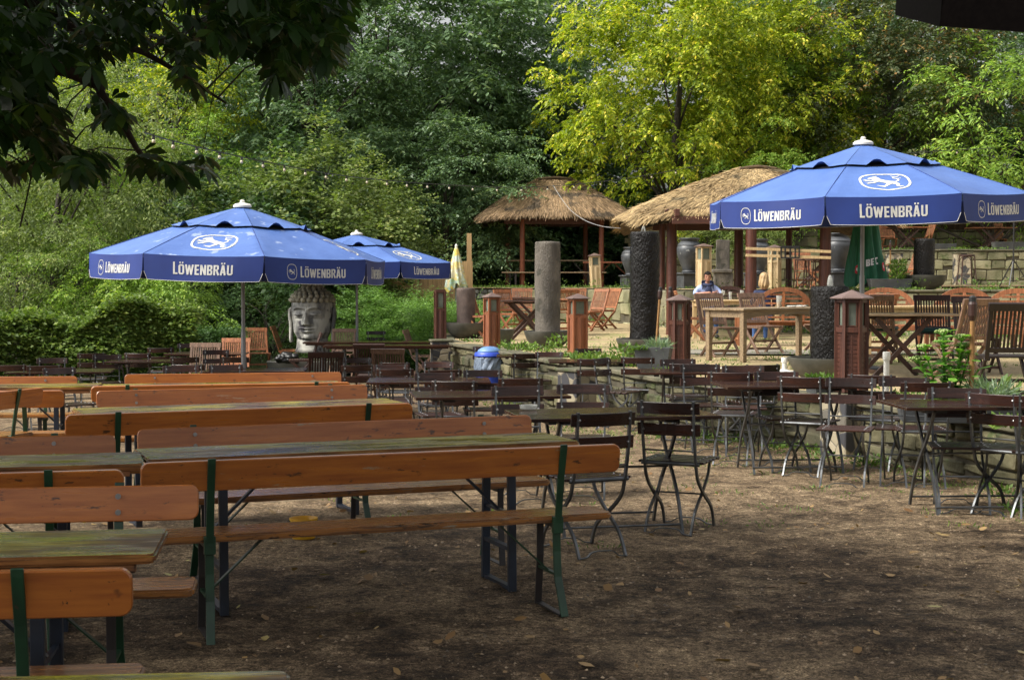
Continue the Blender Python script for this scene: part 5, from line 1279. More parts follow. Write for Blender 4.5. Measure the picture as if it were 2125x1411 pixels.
# ------------------------------------------------------------------ stone head
def stone_head(x, y, z, s=1.0, rz=0):
    t = thing('buddha_statue', 'giant weathered stone head with closed eyes and curled hair under the parasols', 'statue', (x, y, z), R_(rz)); t.scale = (s, s, s)
    # profile widths by height (0 chin .. 1.2 crown), face looks to -y
    def wid(h):
        return interp([(0, .0), (.20, .04), (.30, .10), (.385, .24), (.40, .42), (.425, .62), (.43, .83), (.385, .96), (.27, 1.06), (.12, 1.12), (0.0, 1.13)], h)
    def dep(h): return interp([(0, .0), (.27, .03), (.36, .12), (.40, .30), (.43, .55), (.46, .83), (.40, .96), (.28, 1.06), (.12, 1.12), (0.0, 1.13)], h)
    def ga(a, b, sa, sb): return math.exp(-(a / sa) ** 2 - (b / sb) ** 2)
    def feat(X, h):      # forward relief at lateral X (m), height h
        f = 0.0
        nw = lerp(.075, .03, sstep(.42, .72, h)); f += .115 * math.exp(-(X / nw) ** 2) * sstep(.74, .46, h) * sstep(.37, .41, h) + .03 * math.exp(-(X / .03) ** 2) * sstep(.36, .5, h) * sstep(.8, .68, h)
        f += .045 * (ga(abs(X) - .065, h - .415, .035, .035))                       # nostrils
        bx_ = abs(X) - .19; browh = .755 - 1.9 * (abs(X) - .17) ** 2
        f += .030 * math.exp(-((h - browh) / .022) ** 2) * sstep(.38, .30, abs(X)) * sstep(.02, .06, abs(X))
        f -= .045 * ga(bx_, h - .69, .11, .045)                                      # socket under the brow
        f += .055 * ga(bx_, h - .615, .095, .055)                                    # lid
        f -= .030 * math.exp(-((h - (.575 + 1.2 * bx_ ** 2)) / .010) ** 2) * sstep(.13, .09, abs(bx_))
        f -= .020 * ga(bx_, h - .53, .10, .03)
        f += .050 * ga(X, h - .325, .12, .026) * (1 - .25 * ga(X, h - .34, .02, .02)); f += .050 * ga(X, h - .262, .09, .028)
        f -= .035 * math.exp(-((h - (.295 + .6 * X * X)) / .009) ** 2) * sstep(.18, .13, abs(X))
        f -= .02 * ga(X, h - .215, .1, .025); f += .045 * ga(X, h - .14, .10, .06)
        f += .02 * ga(abs(X) - .22, h - .36, .10, .12)
        f -= .012 * ga(X, h - .80, .018, .018) * -1
        return f
    b = MB(); nu, nv = 150, 150
    def fn(u, v):
        a = (u - .5) * 2 * math.pi; h = v * 1.13; wd, dp = wid(h), dep(h); X = wd * math.sin(a); Y = -dp * math.cos(a)
        if math.cos(a) > 0: k = math.cos(a) ** .6; Y -= feat(X, h) * min(1, 1.6 * k) ; Y = Y * 1.0
        return (X, Y, h)
    b.grid(fn, nu, nv); b.build('face', M['buddha'], t, smooth=True)
    nk = MB(); nk.lathe([(.37, -.18), (.34, -.10), (.325, .0), (.32, .2), (.30, .4)], 40); nk.build('neck', M['buddha'], t, smooth=True)
    for s_ in (-1, 1):
        e = MB(); e.path(curve([(s_ * .43, .02, .74), (s_ * .47, .0, .70), (s_ * .475, -.01, .55), (s_ * .455, -.02, .40), (s_ * .45, -.03, .22), (s_ * .45, -.03, .08), (s_ * .43, -.02, .03)], 4), .12, .06, (0, 1, 0)); e.build('ear', M['buddha'], t, bevel=.015, seg=2, smooth=True)
    c = MB(); rnd = random.Random(4)
    rows = [(.91, .43, .056), (.985, .395, .054), (1.055, .33, .052), (1.11, .25, .05), (1.165, .195, .05), (1.225, .165, .048), (1.275, .10, .045)]
    cap = MB(); cap.lathe([(.40, .86), (.405, .92), (.37, .99), (.31, 1.05), (.23, 1.10), (.17, 1.17), (.14, 1.23), (.07, 1.28), (.01, 1.29)], 32)
    capo = cap.build('hair_cap', M['buddha'], t, smooth=True)
    for i, (h, r, q) in enumerate(rows):
        n = max(5, int(2 * math.pi * r / (q * 2.12)))
        for k in range(n):
            a = 2 * math.pi * (k + .5 * (i % 2)) / n
            if h < .95 and math.cos(a - math.pi * 1.5) > -2: pass
            c.ball((r * 1.02 * math.cos(a), r * 1.06 * math.sin(a), h), q * rnd.uniform(.92, 1.05), 10, 7)
    for s_ in (-1, 1):
        for h in (.82, .74, .66, .58): c.ball((s_ * .435, .10, h), .045, 8, 6); c.ball((s_ * .40, .22, h), .045, 8, 6)
    c.build('hair_curls', M['curl'], t, smooth=True)
    return t
hb = gz(0, 31)
stone_head(P(645, 0, 31).x, 31.0, hb + .61, .98, -9)
t_ = thing('stone_planter', 'long grey stone trough at the foot of the giant stone head', 'planter', (P(622, 0, 30.7).x + .05, 30.7, hb)); b = MB(); b.prism([(-.62, 0), (.75, 0), (.8, .29), (-.7, .29)], -.45, .6); b.build('trough', M['bowl'], t_, bevel=.02)
b = MB(); b.box((.03, .07, .30), (1.3, .9, .03)); b.build('soil', M['soil'], t_)
bb = MB()
for k in range(60):
    rr = random.Random(k); bb.ball((rr.uniform(-.17, .17), rr.uniform(-.12, .12), rr.uniform(.0, .14)), rr.uniform(.06, .10), 6, 4, (1, 1, .6))
o = bb.build('plastic_bag', M['black'], None, smooth=True); p = on_ground(594, 752, .3); o.location = (p.x, 30.0, hb + .30); tag(o, 'crumpled black plastic bag on the trough left of the stone head', 'bag')

# ------------------------------------------------------------------ bin, bucket, ashtray, small things
t_ = thing('waste_bin', 'blue waste bin lined with a grey bag before the terrace wall', 'bin', (P(1015, 0, 24.4).x, 24.4, gz(0, 24.4)))
b = MB(); b.lathe([(.19, 0), (.20, .02), (.225, .42), (.225, .44)], 24); b.build('body', M['binblue'], t_, smooth=2)
b = MB(); b.lathe([(.225, .38), (.245, .42), (.25, .50), (.24, .60), (.235, .66), (.225, .67)], 30, wob=.06, seed=3); b.build('liner', M['foil'], t_)
b = MB(); b.lathe([(.235, .685), (.24, .69), (.235, .735), (.22, .75)], 24); b.build('rim', M['binblue'], t_, smooth=2)
b = MB(); b.lathe([(.20, .745), (.18, .785), (.13, .82), (.07, .84), (.01, .845)], 20); b.build('lid', M['binlid'], t_, smooth=True)
p = on_ground(628, 1120, 0.0); t_ = thing('bucket', 'yellow bucket with a blue label on the ground beyond the central bench', 'bucket', (p.x, p.y + .05, 0.0))
b = MB(); b.lathe([(.064, 0.0), (.072, .006), (.082, .115), (.088, .118), (.088, .13), (.082, .13), (.078, .12), (.068, .012)], 28); b.build('body', M['yellow'], t_, smooth=2)
b = MB(); b.grid(lambda u, v: ((.0755 + .006 * v) * math.sin(lerp(-1.1, 1.0, u)), -(.0755 + .006 * v) * math.cos(lerp(-1.1, 1.0, u)), lerp(.03, .095, v)), 16, 2); b.build('label_band', M['bucketblue'], t_)
b = MB(); b.tube([(.088 * math.cos(a), .088 * math.sin(a) , .12 - .03 * math.sin(a)) for a in [math.pi * (k / 12) for k in range(13)]], .003, 5); b.build('handle', M['zinc'], t_)
def small(name, label, cat, px, py, zsurf, mb_fn, mat):
    q = G(px, py, zsurf); b = MB(); mb_fn(b); o = b.build(name, M[mat], None, smooth=2); o.location = (q.x, q.y, zsurf); return tag(o, label, cat)
small('ashtray', 'clear glass ashtray on the nearest bistro table', 'ashtray', 1097, 849, .753, lambda b: b.lathe([(.05, 0), (.058, .004), (.062, .028), (.055, .03), (.05, .012), (.01, .010)], 24), 'cglass')
zt = gz(0, 16) + .753
small('folded_paper', 'white paper lying on the table before the slate planter', 'paper', 1492, 764, gz(0, 15.5) + .756, lambda b: b.box((0, 0, .003), (.16, .10, .006)), 'paper')
TT = TZ + .765
def onT(x_px, Y, z=TT): return (P(x_px, 0, Y).x, Y, z)
def glass(label, loc, r=.035, h=.15, mat='beer', name='beer_glass', cat='glass'):
    t = thing(name, label, cat, loc); b = MB(); b.lathe([(r * .75, 0), (r * .8, .006), (r, h * .6), (r * 1.05, h), (r * .97, h), (r * .9, h * .55)], 20); b.build('glass_body', M['cglass'], t, smooth=2)
    if mat: b = MB(); b.lathe([(r * .72, .008), (r * .86, h * .42), (.005, h * .425)], 16); b.build('drink', M[mat], t)
    return t
glass('half full beer glass on the long greyed terrace table', (3.86, 21.95, TZ + .746), .038, .17)
glass('tall empty glass on the table of the seated man', (P(1519, 0, 29.2).x, 29.2, TZ + .761), .03, .15, None)
def wineglass(label, loc):
    t = thing('wine_glass', label, 'glass', loc); b = MB(); b.lathe([(.033, 0), (.033, .004), (.005, .01), (.004, .08), (.02, .095), (.038, .13), (.036, .17), (.03, .18), (.027, .178)], 20); b.build('glass_body', M['cglass'], t, smooth=2)
wineglass('stemmed glass in front of the crossed arms of the seated man', (P(1504, 0, 29.1).x, 29.1, TZ + .761)); wineglass('stemmed glass near the hut post at the seated man table', (P(1543, 0, 29.3).x, 29.3, TZ + .761))
o = tag(MB().box((0, 0, .006), (.16, .1, .01)).build('folded_paper', M['paper']), 'white slip of paper before the seated man', 'paper'); o.location = (P(1481, 0, 29.0).x, 29.0, TZ + .762)
o = tag(MB().lathe([(.05, 0), (.055, .03), (.045, .03), (.04, .01)], 16).build('ashtray', M['cglass']), 'glass ashtray before the seated man', 'ashtray'); o.location = (P(1494, 0, 29.05).x, 29.05, TZ + .762)
for i, (px_, Y_, lab) in enumerate(((1648, 22.15, 'left'), (1668, 22.4, 'right'))):
    o = tag(MB().lathe([(.06, 0), (.075, .015), (.07, .02), (.05, .008)], 18).build('saucer', M['paper']), lab + ' one of two small white plates on the long greyed terrace table', 'plate'); o.location = (P(px_, 0, Y_).x, Y_, TZ + .747)
# parasol stands (white)
def stand(label, x, y, z, plate=True):
    t = thing('parasol_stand', label, 'parasol stand', (x, y, z)); b = MB()
    if plate: b.lathe([(.19, 0), (.20, .03), (.17, .045), (.05, .06), (.04, .07)], 28); b.build('base_plate', M['white'], t, smooth=2); b = MB()
    b.tube([(0, 0, .0), (0, 0, .20 if plate else .42)], .028, 12); b.lathe([(.036, .15 if plate else .36), (.038, .155 if plate else .37), (.038, .20 if plate else .43), (.034, .21 if plate else .44)], 12); b.build('tube', M['white'], t, smooth=2)
stand('white parasol stand with round base on the terrace edge behind the right hand tables', P(1633, 0, 18.3).x, 18.3, TZ, True)
stand('white upright pipe on the terrace right of the dark hexagonal bollard', P(1847, 0, 14.9).x, 14.9, TZ, False)
# bamboo torches
def torch(label, x, y, z, H, lean=(0, 0), r=.024):
    t = thing('bamboo_torch', label, 'torch', (x, y, z)); t.rotation_euler = (R_(lean[0]), R_(lean[1]), 0)
    b = MB(); pts = [(0, 0, H * .82 * k / 6) for k in range(7)]; b.tube(pts, r * .7, 10)
    for k in range(1, 6): b.lathe([(r * .78, H * .82 * k / 6 - .006), (r * .78, H * .82 * k / 6 + .006)], 10)
    b.build('cane', M['bamboo'], t, smooth=2)
    b = MB(); b.lathe([(r * .8, H * .80), (r * 1.3, H * .84), (r * 1.35, H * .93), (r * 1.1, H * .95)], 12); b.build('basket', M['teak_dark'], t)
    b = MB(); b.lathe([(r * 1.1, H * .935), (r * 1.1, H * .985), (r * .5, H)], 12); b.build('burner', M['black'], t)
torch('bamboo torch at the right, between the flowering plant and the dark chair', P(2026, 0, 12.3).x, 12.3, TZ, 1.02, (0, 0), .028)
torch('leaning dark torch right of the tall black pillar', P(1364, 0, 20.6).x, 20.6, TZ + .2, .85, (0, 4))
torch('upright dark torch behind the dark bollard right of the black pillar', P(1391, 0, 20.9).x, 20.9, TZ, 1.05, (0, 1))
torch('slim bamboo torch standing on the upper terrace left of the stone bowl fountain', P(1853, 0, 36).x, 36, UZ, 1.15, (0, 0), .02)
torch('slim bamboo torch on the top terrace beside the tallest orange chair', P(1934, 0, 44.5).x, 44.5, LZ, 1.0, (0, 0), .02)
# planters
def box_planter(label, x, y, z, L, W, H, rz=0, flare=.05, mat='slate'):
    t = thing('planter_box', label, 'planter', (x, y, z), R_(rz)); b = MB(); th = .025
    def ring(s, zz, i): return [(a * (L / 2 - i + s), c * (W / 2 - i + s), zz) for a, c in ((-1, -1), (1, -1), (1, 1), (-1, 1))]
    vs = ring(-flare, 0, 0) + ring(0, H, 0) + ring(0, H, th) + ring(-flare, .03, th)
    b.add(vs, [(3, 2, 1, 0)] + [(4 * j + k, 4 * j + (k + 1) % 4, 4 * j + 4 + (k + 1) % 4, 4 * j + 4 + k) for j in range(3) for k in range(4)] + [(12, 13, 14, 15)]); b.build('box', M[mat], t, bevel=.004)
    s = MB(); s.box((0, 0, H - .05), (L - .06, W - .06, .04)); s.build('soil', M['soil'], t); return t
box_planter('dark slate planter box with pale herbs at the foot of the tall black pillar', P(1356, 0, 19.4).x, 19.2, TZ, .46, .40, .30, -12)
box_planter('black planter box with the tall flowering plant at the right', P(1995, 0, 12.5).x, 12.5, TZ - .02, .95, .42, .20, -8, .03)
box_planter('small black planter box with a yellow succulent left of the dark hexagonal bollard', P(1722, 0, 15.2).x, 15.2, TZ, .36, .30, .14, 10, .02)
box_planter('grey planter box left of the stone bowl on the upper terrace', P(1853, 0, 30.9).x, 30.95, UZ + .02, .86, .40, .22, 0)
box_planter('grey planter box on the top terrace behind the black pillar', P(1965, 0, 43.6).x, 43.7, LZ, .7, .35, .22, 0)
box_planter('grey planter box at the right end of the top terrace', P(2105, 0, 43.9).x, 44, LZ, 1.0, .35, .28, 0)
# bar stool, loudspeaker tripod, wooden platform
t_ = thing('bar_stool', 'dark bentwood bar stool before the cream mosaic pillar', 'stool', (P(2013, 0, 39).x, 39, UZ + .08))
b = MB(); b.lathe([(.19, .74), (.2, .75), (.2, .775), (.18, .785)], 24); b.build('seat', M['teak_dark'], t_)
for s in (-1, 1):
    for q in (-1, 1): b = MB(); b.tube([(s * .15, q * .15, .75), (s * .165, q * .165, .4), (s * .20, q * .20, 0)], .016, 8); b.build('leg', M['teak_dark'], t_)
b = MB(); b.tube([(.18 * math.cos(a), .18 * math.sin(a), .28) for a in [6.283 * k / 16 for k in range(17)]], .011, 6, False)
for s in (-1, 1): b.tube(curve([(-.15, s * .15, .62), (-.1, s * .15, .70), (0, s * .15, .735), (.1, s * .15, .70), (.15, s * .15, .62)], 3), .009, 6)
b.build('ring_brace', M['teak_dark'], t_)
t_ = thing('tripod_stand', 'black loudspeaker tripod stand near the right edge of the upper terrace', 'tripod', (P(2110, 0, 34).x, 34, UZ + .05))
b = MB(); b.tube([(0, 0, .12), (0, 0, 2.0)], .018, 10); b.build('pole', M['black'], t_)
for k in range(3):
    a = R_(90 + 120 * k + 30); b = MB(); b.bar((.03 * math.cos(a), .03 * math.sin(a), .58), (.40 * math.cos(a), .40 * math.sin(a), .01), .022, .022); b.bar((.02 * math.cos(a), .02 * math.sin(a), .14), (.24 * math.cos(a), .24 * math.sin(a), .25), .015, .015); b.build('leg', M['black'], t_)
b = MB(); b.lathe([(.03, .54), (.035, .62)], 10); b.build('collar', M['black'], t_)
t_ = thing('wooden_platform', 'low wooden pallet platform under the bar stool', 'platform', (P(2035, 0, 38).x, 38.2, UZ)); b = MB()
for k in range(12): b.box((0, -1.0 + k * .18, .07), (3.0, .165, .03))
b.build('boards', M['pine_grey'], t_); b = MB()
for s in (-1.4, -.5, .5, 1.4): b.box((s, 0, .027), (.08, 2.1, .05))
b.build('joists', M['twig'], t_)
# stools/chairs cluster: bentwood high stools behind the large hut
for i, (px_, Y_, lab) in enumerate(((1668, 38.2, 'left'), (1690, 38.0, 'middle'), (1708, 38.4, 'right'))):
    t_ = thing('bar_stool', lab + ' one of three dark bentwood stools behind the reddish hut post', 'stool', (P(px_, 0, Y_).x, Y_, UZ), .2 * i, 'dark bentwood stools behind the hut')
    b = MB(); b.lathe([(.17, .70), (.18, .71), (.18, .735), (.16, .745)], 20); b.build('seat', M['teak_dark'], t_)
    for s in (-1, 1):
        for q in (-1, 1): b = MB(); b.tube([(s * .13, q * .13, .71), (s * .17, q * .17, 0)], .015, 6); b.build('leg', M['teak_dark'], t_)
    b = MB(); b.tube([(.16 * math.cos(a), .16 * math.sin(a), .26) for a in [6.283 * k / 14 for k in range(15)]], .01, 6, False); b.build('ring_brace', M['teak_dark'], t_)

# ------------------------------------------------------------------ string lights
def string_lights(label, pts, bulbs, r=.009, seg=40, mat='cable'):
    t = thing('string_lights', label, 'string lights', tuple(pts[0])); o0 = Vector(pts[0]); cv = [Vector(p) - o0 for p in curve(pts, 12)]
    b = MB(); b.tube(cv, r, 5); b.build('cable', M[mat], t)
    L = [0]
    for a, c in zip(cv, cv[1:]): L.append(L[-1] + (c - a).length)
    for d in bulbs:
        s = d * L[-1]
        for i in range(len(L) - 1):
            if s <= L[i + 1]:
                p = cv[i].lerp(cv[i + 1], (s - L[i]) / (L[i + 1] - L[i] + 1e-9)); break
        k = MB(); k.lathe([(.012, -.05), (.017, -.045), (.017, -.005), (.01, .0)][::1], 8, c=p); bo = k.build('socket', M['black'], t)
        g = MB(); g.ball(p + Vector((0, 0, -.070)), .023, 10, 8, (1, 1, 1.15)); g.build('bulb', M['bulb'], bo, smooth=True)
    return t
string_lights('string of round bulbs sagging from the chestnut tree towards the yellow green tree', [P(300, 275, 17), P(380, 298, 19), P(560, 338, 23), P(730, 367, 27), P(900, 382, 31), P(1060, 389, 34), P(1190, 383, 36), P(1330, 366, 38), P(1460, 342, 40)], [.02 + .0405 * k for k in range(24)])
string_lights('thin string with two bulbs right of the top of the right parasol', [P(1860, 322, 36), P(1900, 317, 36.5), P(1980, 312, 37), P(2060, 308, 38)], [.22, .58])
t_ = thing('white_cable', 'thin white cable hanging between the two thatched roofs', 'cable', tuple(P(1148, 385, 43))); o0 = P(1148, 385, 43); b = MB(); b.tube([Vector(p) - o0 for p in curve([P(1148, 385, 43), P(1165, 412, 42), P(1185, 437, 40), P(1215, 458, 38), P(1250, 470, 36), P(1288, 474, 34)], 8)], .008, 5); b.build('strand', M['wcable'], t_)

# ------------------------------------------------------------------ dark eave in the upper right corner
def eave():
    a = P(1868, 14, 6.2); t = thing('building_eave', 'dark roof eave of a building reaching into the upper right corner', 'roof', tuple(a)); 
    b = MB(); th = .12
    p0, p1, p2 = P(1868, 16, 6.2), P(1962, 38, 5.6), P(2300, 60, 5.0)
    q = [p0, p1, p2, Vector((6.5, 3.2, 4.0)), Vector((3.0, 4.0, 4.4)), P(1868, -60, 6.6)]
    q = [v - a for v in q]; n = len(q)
    b.add([tuple(v) for v in q] + [(v.x, v.y, v.z + th) for v in q], [tuple(range(n - 1, -1, -1)), tuple(range(n, 2 * n))] + [(i, (i + 1) % n, n + (i + 1) % n, n + i) for i in range(n)])
    b.build('roof_boarding', M['eave'], t)
    f = MB(); f.bar(q[0] + Vector((0, 0, .05)), q[1] + Vector((0, 0, .05)), .03, .16); f.bar(q[1] + Vector((0, 0, .05)), q[2] + Vector((0, 0, .05)), .03, .16); f.build('fascia', M['eave'], t)
eave()
# ------------------------------------------------------------------ foliage
def unit(a): return a / (np.linalg.norm(a, axis=-1, keepdims=True) + 1e-9)
def leaf_quads(base, d, nrm, L, Wd, fold=0.0):
    """diamond leaves: base point, direction, face normal (arrays)"""
    d = unit(d); s = unit(np.cross(d, nrm)); n = np.cross(s, d); L = L[:, None]; Wd = Wd[:, None]
    mid = base + d * L * .45
    return np.stack([base, mid + s * Wd * .5 + n * Wd * fold, base + d * L - n * L * .08, mid - s * Wd * .5 + n * Wd * fold], 1)
def sprays(pos, d, k, Ls, leafL, leafW, rnd, kind='pinnate', droop=.35):
    """each spray: k leaves along a short stem"""
    n = len(pos); d = unit(d + rnd.randn(n, 3) * .35); t = np.linspace(.1, 1, k)[None, :, None]
    up = np.array([0, 0, 1.0])
    side = unit(np.cross(d, up) + rnd.randn(n, 3) * .15)
    stem = pos[:, None, :] + d[:, None, :] * t * Ls[:, None, None] - up[None, None] * (t ** 2) * droop * Ls[:, None, None]
    sg = np.where(np.arange(k) % 2 == 0, 1.0, -1.0)[None, :, None]
    ld = d[:, None, :] * .55 + side[:, None, :] * sg * .85 - up[None, None] * (.25 + droop * t) + rnd.randn(n, k, 3) * .18
    if kind == 'whorl':
        a = (2 * math.pi * np.arange(k) / k)[None, :, None] + rnd.rand(n, 1, 1) * 6; stem = np.repeat(pos[:, None, :], k, 1) + rnd.randn(n, k, 3) * .03
        ld = side[:, None, :] * np.cos(a) + np.cross(side, d)[:, None, :] * np.sin(a) + d[:, None, :] * .5 - up * .3
    nr = np.broadcast_to(up, ld.shape) + rnd.randn(n, k, 3) * .4
    N = n * k; lL = leafL * (.7 + .6 * rnd.rand(N)); lW = leafW * (.7 + .6 * rnd.rand(N))
    return leaf_quads(stem.reshape(N, 3), ld.reshape(N, 3), nr.reshape(N, 3), lL, lW)
def crown_arrays(seed, R, npads, nspr, k, pad=(.9, .5), leaf=(.10, .045), spray=.45, bottom=-.75, inner=.35, droop=.35, kind='pinnate'):
    rnd = np.random.RandomState(seed); v = unit(rnd.randn(npads * 3, 3)); v = v[v[:, 2] > bottom][:npads]; n = len(v)
    rad = inner + (1 - inner) * rnd.rand(n, 1) ** .38
    bumpy = 1 + .20 * np.sin(v[:, :1] * 5 + seed) * np.sin(v[:, 1:2] * 4 + 2) + .14 * rnd.randn(n, 1)
    c = v * rad * bumpy * np.array(R)[None]
    pr = pad[0] * (.6 + .7 * rnd.rand(n))
    out = unit(c / np.array(R)[None] * np.array([1, 1, .35])[None] + np.array([0, 0, .1]))
    P_ = []; D = []
    for i in range(n):
        q = unit(rnd.randn(nspr, 3)); q[:, 2] = np.abs(q[:, 2]) * .9 - .12; q *= (rnd.rand(nspr, 1) ** .45); off = q * np.array([pr[i], pr[i], pr[i] * pad[1]])
        off -= out[i][None] * 0; off[:, 2] -= .22 * (off[:, 0] ** 2 + off[:, 1] ** 2) / pr[i]
        P_.append(c[i] + off); D.append(out[i][None] * .7 + unit(off) * .8)
    P_ = np.concatenate(P_); D = np.concatenate(D)
    V = sprays(P_, D, k, spray * (.6 + .8 * rnd.rand(len(P_))), leaf[0], leaf[1], rnd, kind, droop)
    return V.reshape(-1, 3), c
CR = {}
def crown_mesh(key, mat, **kw):
    if key not in CR:
        V, c = crown_arrays(**kw); o = fastmesh('crown', V, 4, mat); me = o.data; bpy.data.objects.remove(o); CR[key] = (me, c)
    return CR[key]
def trunk_mb(H, r, pads, seed, crown_c, nb=16, lean=(0, 0)):
    rnd = random.Random(seed); b = MB(); top = crown_c[2] + .2
    pts = [(lean[0] * t + .15 * math.sin(3 * t + seed) * t, lean[1] * t + .12 * math.sin(4 * t) * t, top * t) for t in [k / 8 for k in range(9)]]
    b.tube(pts, [r * (1.25 if k == 0 else 1) * (1 - .075 * k) for k in range(9)], 10)
    ids = list(range(len(pads))); rnd.shuffle(ids)
    for i in ids[:nb]:
        q = Vector(pads[i]) + Vector(crown_c); t = min(max((q.z - 1.2) / top * .75, .3), .98); k = int(t * 8); s = Vector(pts[min(k, 8)]); m_ = s.lerp(q, .5) + Vector((rnd.uniform(-.3, .3), rnd.uniform(-.3, .3), .25))
        rr = r * .38 * (1 - .5 * t); cv = curve([s, m_, q], 4); b.tube(cv, [rr * (1 - .85 * j / (len(cv) - 1)) for j in range(len(cv))], 6)
    return b
def tree(name, label, x, y, z, ckey, cmat, cc, scale=1.0, rz=0, sz=1.0, tr=.2, group=None, cat='tree', mats=None, nb=16, **kw):
    """cc: crown centre height above the base"""
    me, pads = crown_mesh(ckey, cmat, **kw)
    t = thing(name, label, cat, (x, y, z), rz, group)
    if mats is not None:
        me2 = CR.get((ckey, mats))
        if me2 is None: me2 = me.copy(); me2.materials.clear(); me2.materials.append(M[mats]); CR[(ckey, mats)] = me2
        me = me2
    o = link('crown', me, t); o.location = (0, 0, cc); o.scale = (scale, scale, scale * sz)
    tb = trunk_mb(cc, tr, pads * np.array([scale, scale, scale * sz]), int(x * 7 + y) % 97, (0, 0, cc), nb); tb.build('trunk', M['bark'], t, smooth=True)
    return t
big = dict(seed=11, R=(4.2, 4.0, 5.2), npads=135, nspr=42, k=7, pad=(.98, .40), leaf=(.19, .085), spray=.5)
big2 = dict(seed=12, R=(4.6, 4.0, 4.6), npads=135, nspr=42, k=7, pad=(1.05, .38), leaf=(.19, .08), spray=.55)
mapl = dict(seed=13, R=(4.6, 3.6, 4.6), npads=300, nspr=26, k=7, pad=(.55, .85), leaf=(.165, .085), spray=.34, droop=.5)
haz = dict(seed=14, R=(2.6, 2.2, 3.0), npads=95, nspr=34, k=5, pad=(.52, .95), leaf=(.135, .105), spray=.42, droop=.1)
fine = dict(seed=15, R=(3.4, 2.8, 3.4), npads=95, nspr=34, k=7, pad=(.72, .7), leaf=(.15, .05), spray=.42, droop=.6)
def T(name, label, px, D, cz, ck, cmat, kw, scale=1, sz=1, rz=0, tr=.2, mats=None, base=None, nb=16):
    x = P(px, 0, D).x; b = hill(x, D) if base is None else base
    return tree(name, label, x, D, b, ck, M[cmat], cz - b, scale, rz, sz, tr, 'trees of the wood behind the garden', 'tree', mats, nb, **kw)
# px centre, distance, height of the crown centre
T('locust_tree', 'big feathery green tree in the middle of the wood, above the smaller blue parasol', 800, 50, 8.3, 'L', 'lf_locust', big, 1.15, tr=.26)
T('locust_tree', 'feathery green tree just left of the yellow green one, reaching the top edge', 985, 54, 8.6, 'L', 'lf_locust', big, 1.1, rz=1.9, tr=.25)
T('locust_tree', 'feathery green tree whose low bough hangs over the top of the big left parasol', 640, 47, 7.0, 'L2', 'lf_locust', big2, .92, rz=.8, tr=.2)
T('locust_tree', 'low feathery green tree right behind the flowery closed parasol', 930, 46, 3.9, 'L2', 'lf_locust', big2, .62, rz=2.5, tr=.14)
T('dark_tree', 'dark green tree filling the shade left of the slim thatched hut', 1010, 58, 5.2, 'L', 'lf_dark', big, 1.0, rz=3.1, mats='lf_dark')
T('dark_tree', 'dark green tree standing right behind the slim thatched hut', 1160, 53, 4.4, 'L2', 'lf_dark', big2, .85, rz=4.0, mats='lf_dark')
T('maple_tree', 'bright yellow green tree above the large thatched hut, the brightest in the wood', 1400, 46, 7.2, 'M', 'lf_maple', mapl, .76, sz=1.2, rz=.4, tr=.2)
T('maple_tree', 'yellowish tree close behind the brightest one, with a bare dark stem', 1545, 49, 7.6, 'M', 'lf_maple', mapl, .74, sz=1.2, rz=2.4, tr=.2)
T('maple_tree', 'green lime coloured tree right of the brightest yellow green one', 1630, 51, 6.6, 'M', 'lf_lime', mapl, .78, rz=4.4, mats='lf_lime')
T('maple_tree', 'low lime green tree between the large hut roof and the right parasol top', 1600, 45, 3.9, 'F', 'lf_lime', fine, .62, rz=1.0, mats='lf_lime', tr=.1)
T('brown_leaved_tree', 'dark brownish tree with rusty seed clusters above the right parasol', 1835, 50, 7.6, 'M2', 'lf_brown', dict(mapl, seed=23, leaf=(.13, .07)), 1.05, rz=1.2, tr=.24)
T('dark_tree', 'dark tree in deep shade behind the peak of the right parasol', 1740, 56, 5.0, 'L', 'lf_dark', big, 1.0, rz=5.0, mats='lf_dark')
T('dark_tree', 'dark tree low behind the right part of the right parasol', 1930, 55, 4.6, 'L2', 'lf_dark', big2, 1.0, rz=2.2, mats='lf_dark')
T('ash_tree', 'leafy light green tree at the right edge under the dark eave', 2065, 47, 5.6, 'F', 'lf_lime', fine, 1.1, rz=.3, tr=.16)
T('ash_tree', 'medium green tree at the right edge behind the light green one', 2120, 55, 8.2, 'L2', 'lf_locust', big2, .85, rz=5.6, tr=.2)
T('locust_tree', 'feathery green tree at the top edge above the brown leaved tree', 1690, 58, 12.0, 'L', 'lf_locust', big, 1.0, rz=5.4)
T('poplar_tree', 'yellow green tree seen through the hanging chestnut leaves', 330, 44, 6.8, 'F2', 'lf_maple', dict(fine, seed=25, leaf=(.13, .07)), .82, rz=.9, tr=.18)
T('poplar_tree', 'greenish yellow tree low behind the big left parasol tip', 400, 41, 3.6, 'F', 'lf_lime', fine, .72, rz=3.9, mats='lf_lime')
T('dark_tree', 'thin dark tree with open branches left of the feathery trees, sky shining through', 490, 52, 7.6, 'D2', 'lf_dark', dict(big, seed=31, npads=60, nspr=26), .72, rz=.5, tr=.2, nb=30)
T('willow_tree', 'drooping olive green tree at the left edge above the hedge', 110, 34, 3.4, 'F', 'lf_hazel', dict(fine), .78, rz=2.0, mats='lf_hazel', tr=.14)
T('willow_tree', 'olive green tree with trailing twigs behind the hedge, left of the big parasol', 215, 38, 4.3, 'F', 'lf_hazel', dict(fine), .84, rz=4.8, mats='lf_hazel', tr=.14)
T('willow_tree', 'olive bush filling the left edge right above the hedge', 30, 31.5, 1.6, 'F', 'lf_hazel', dict(fine), .52, rz=3.0, mats='lf_hazel', tr=.06)
T('willow_tree', 'olive bush above the hedge, second from the left edge', 165, 32.5, 1.35, 'F', 'lf_lime', dict(fine), .46, rz=5.2, tr=.06)
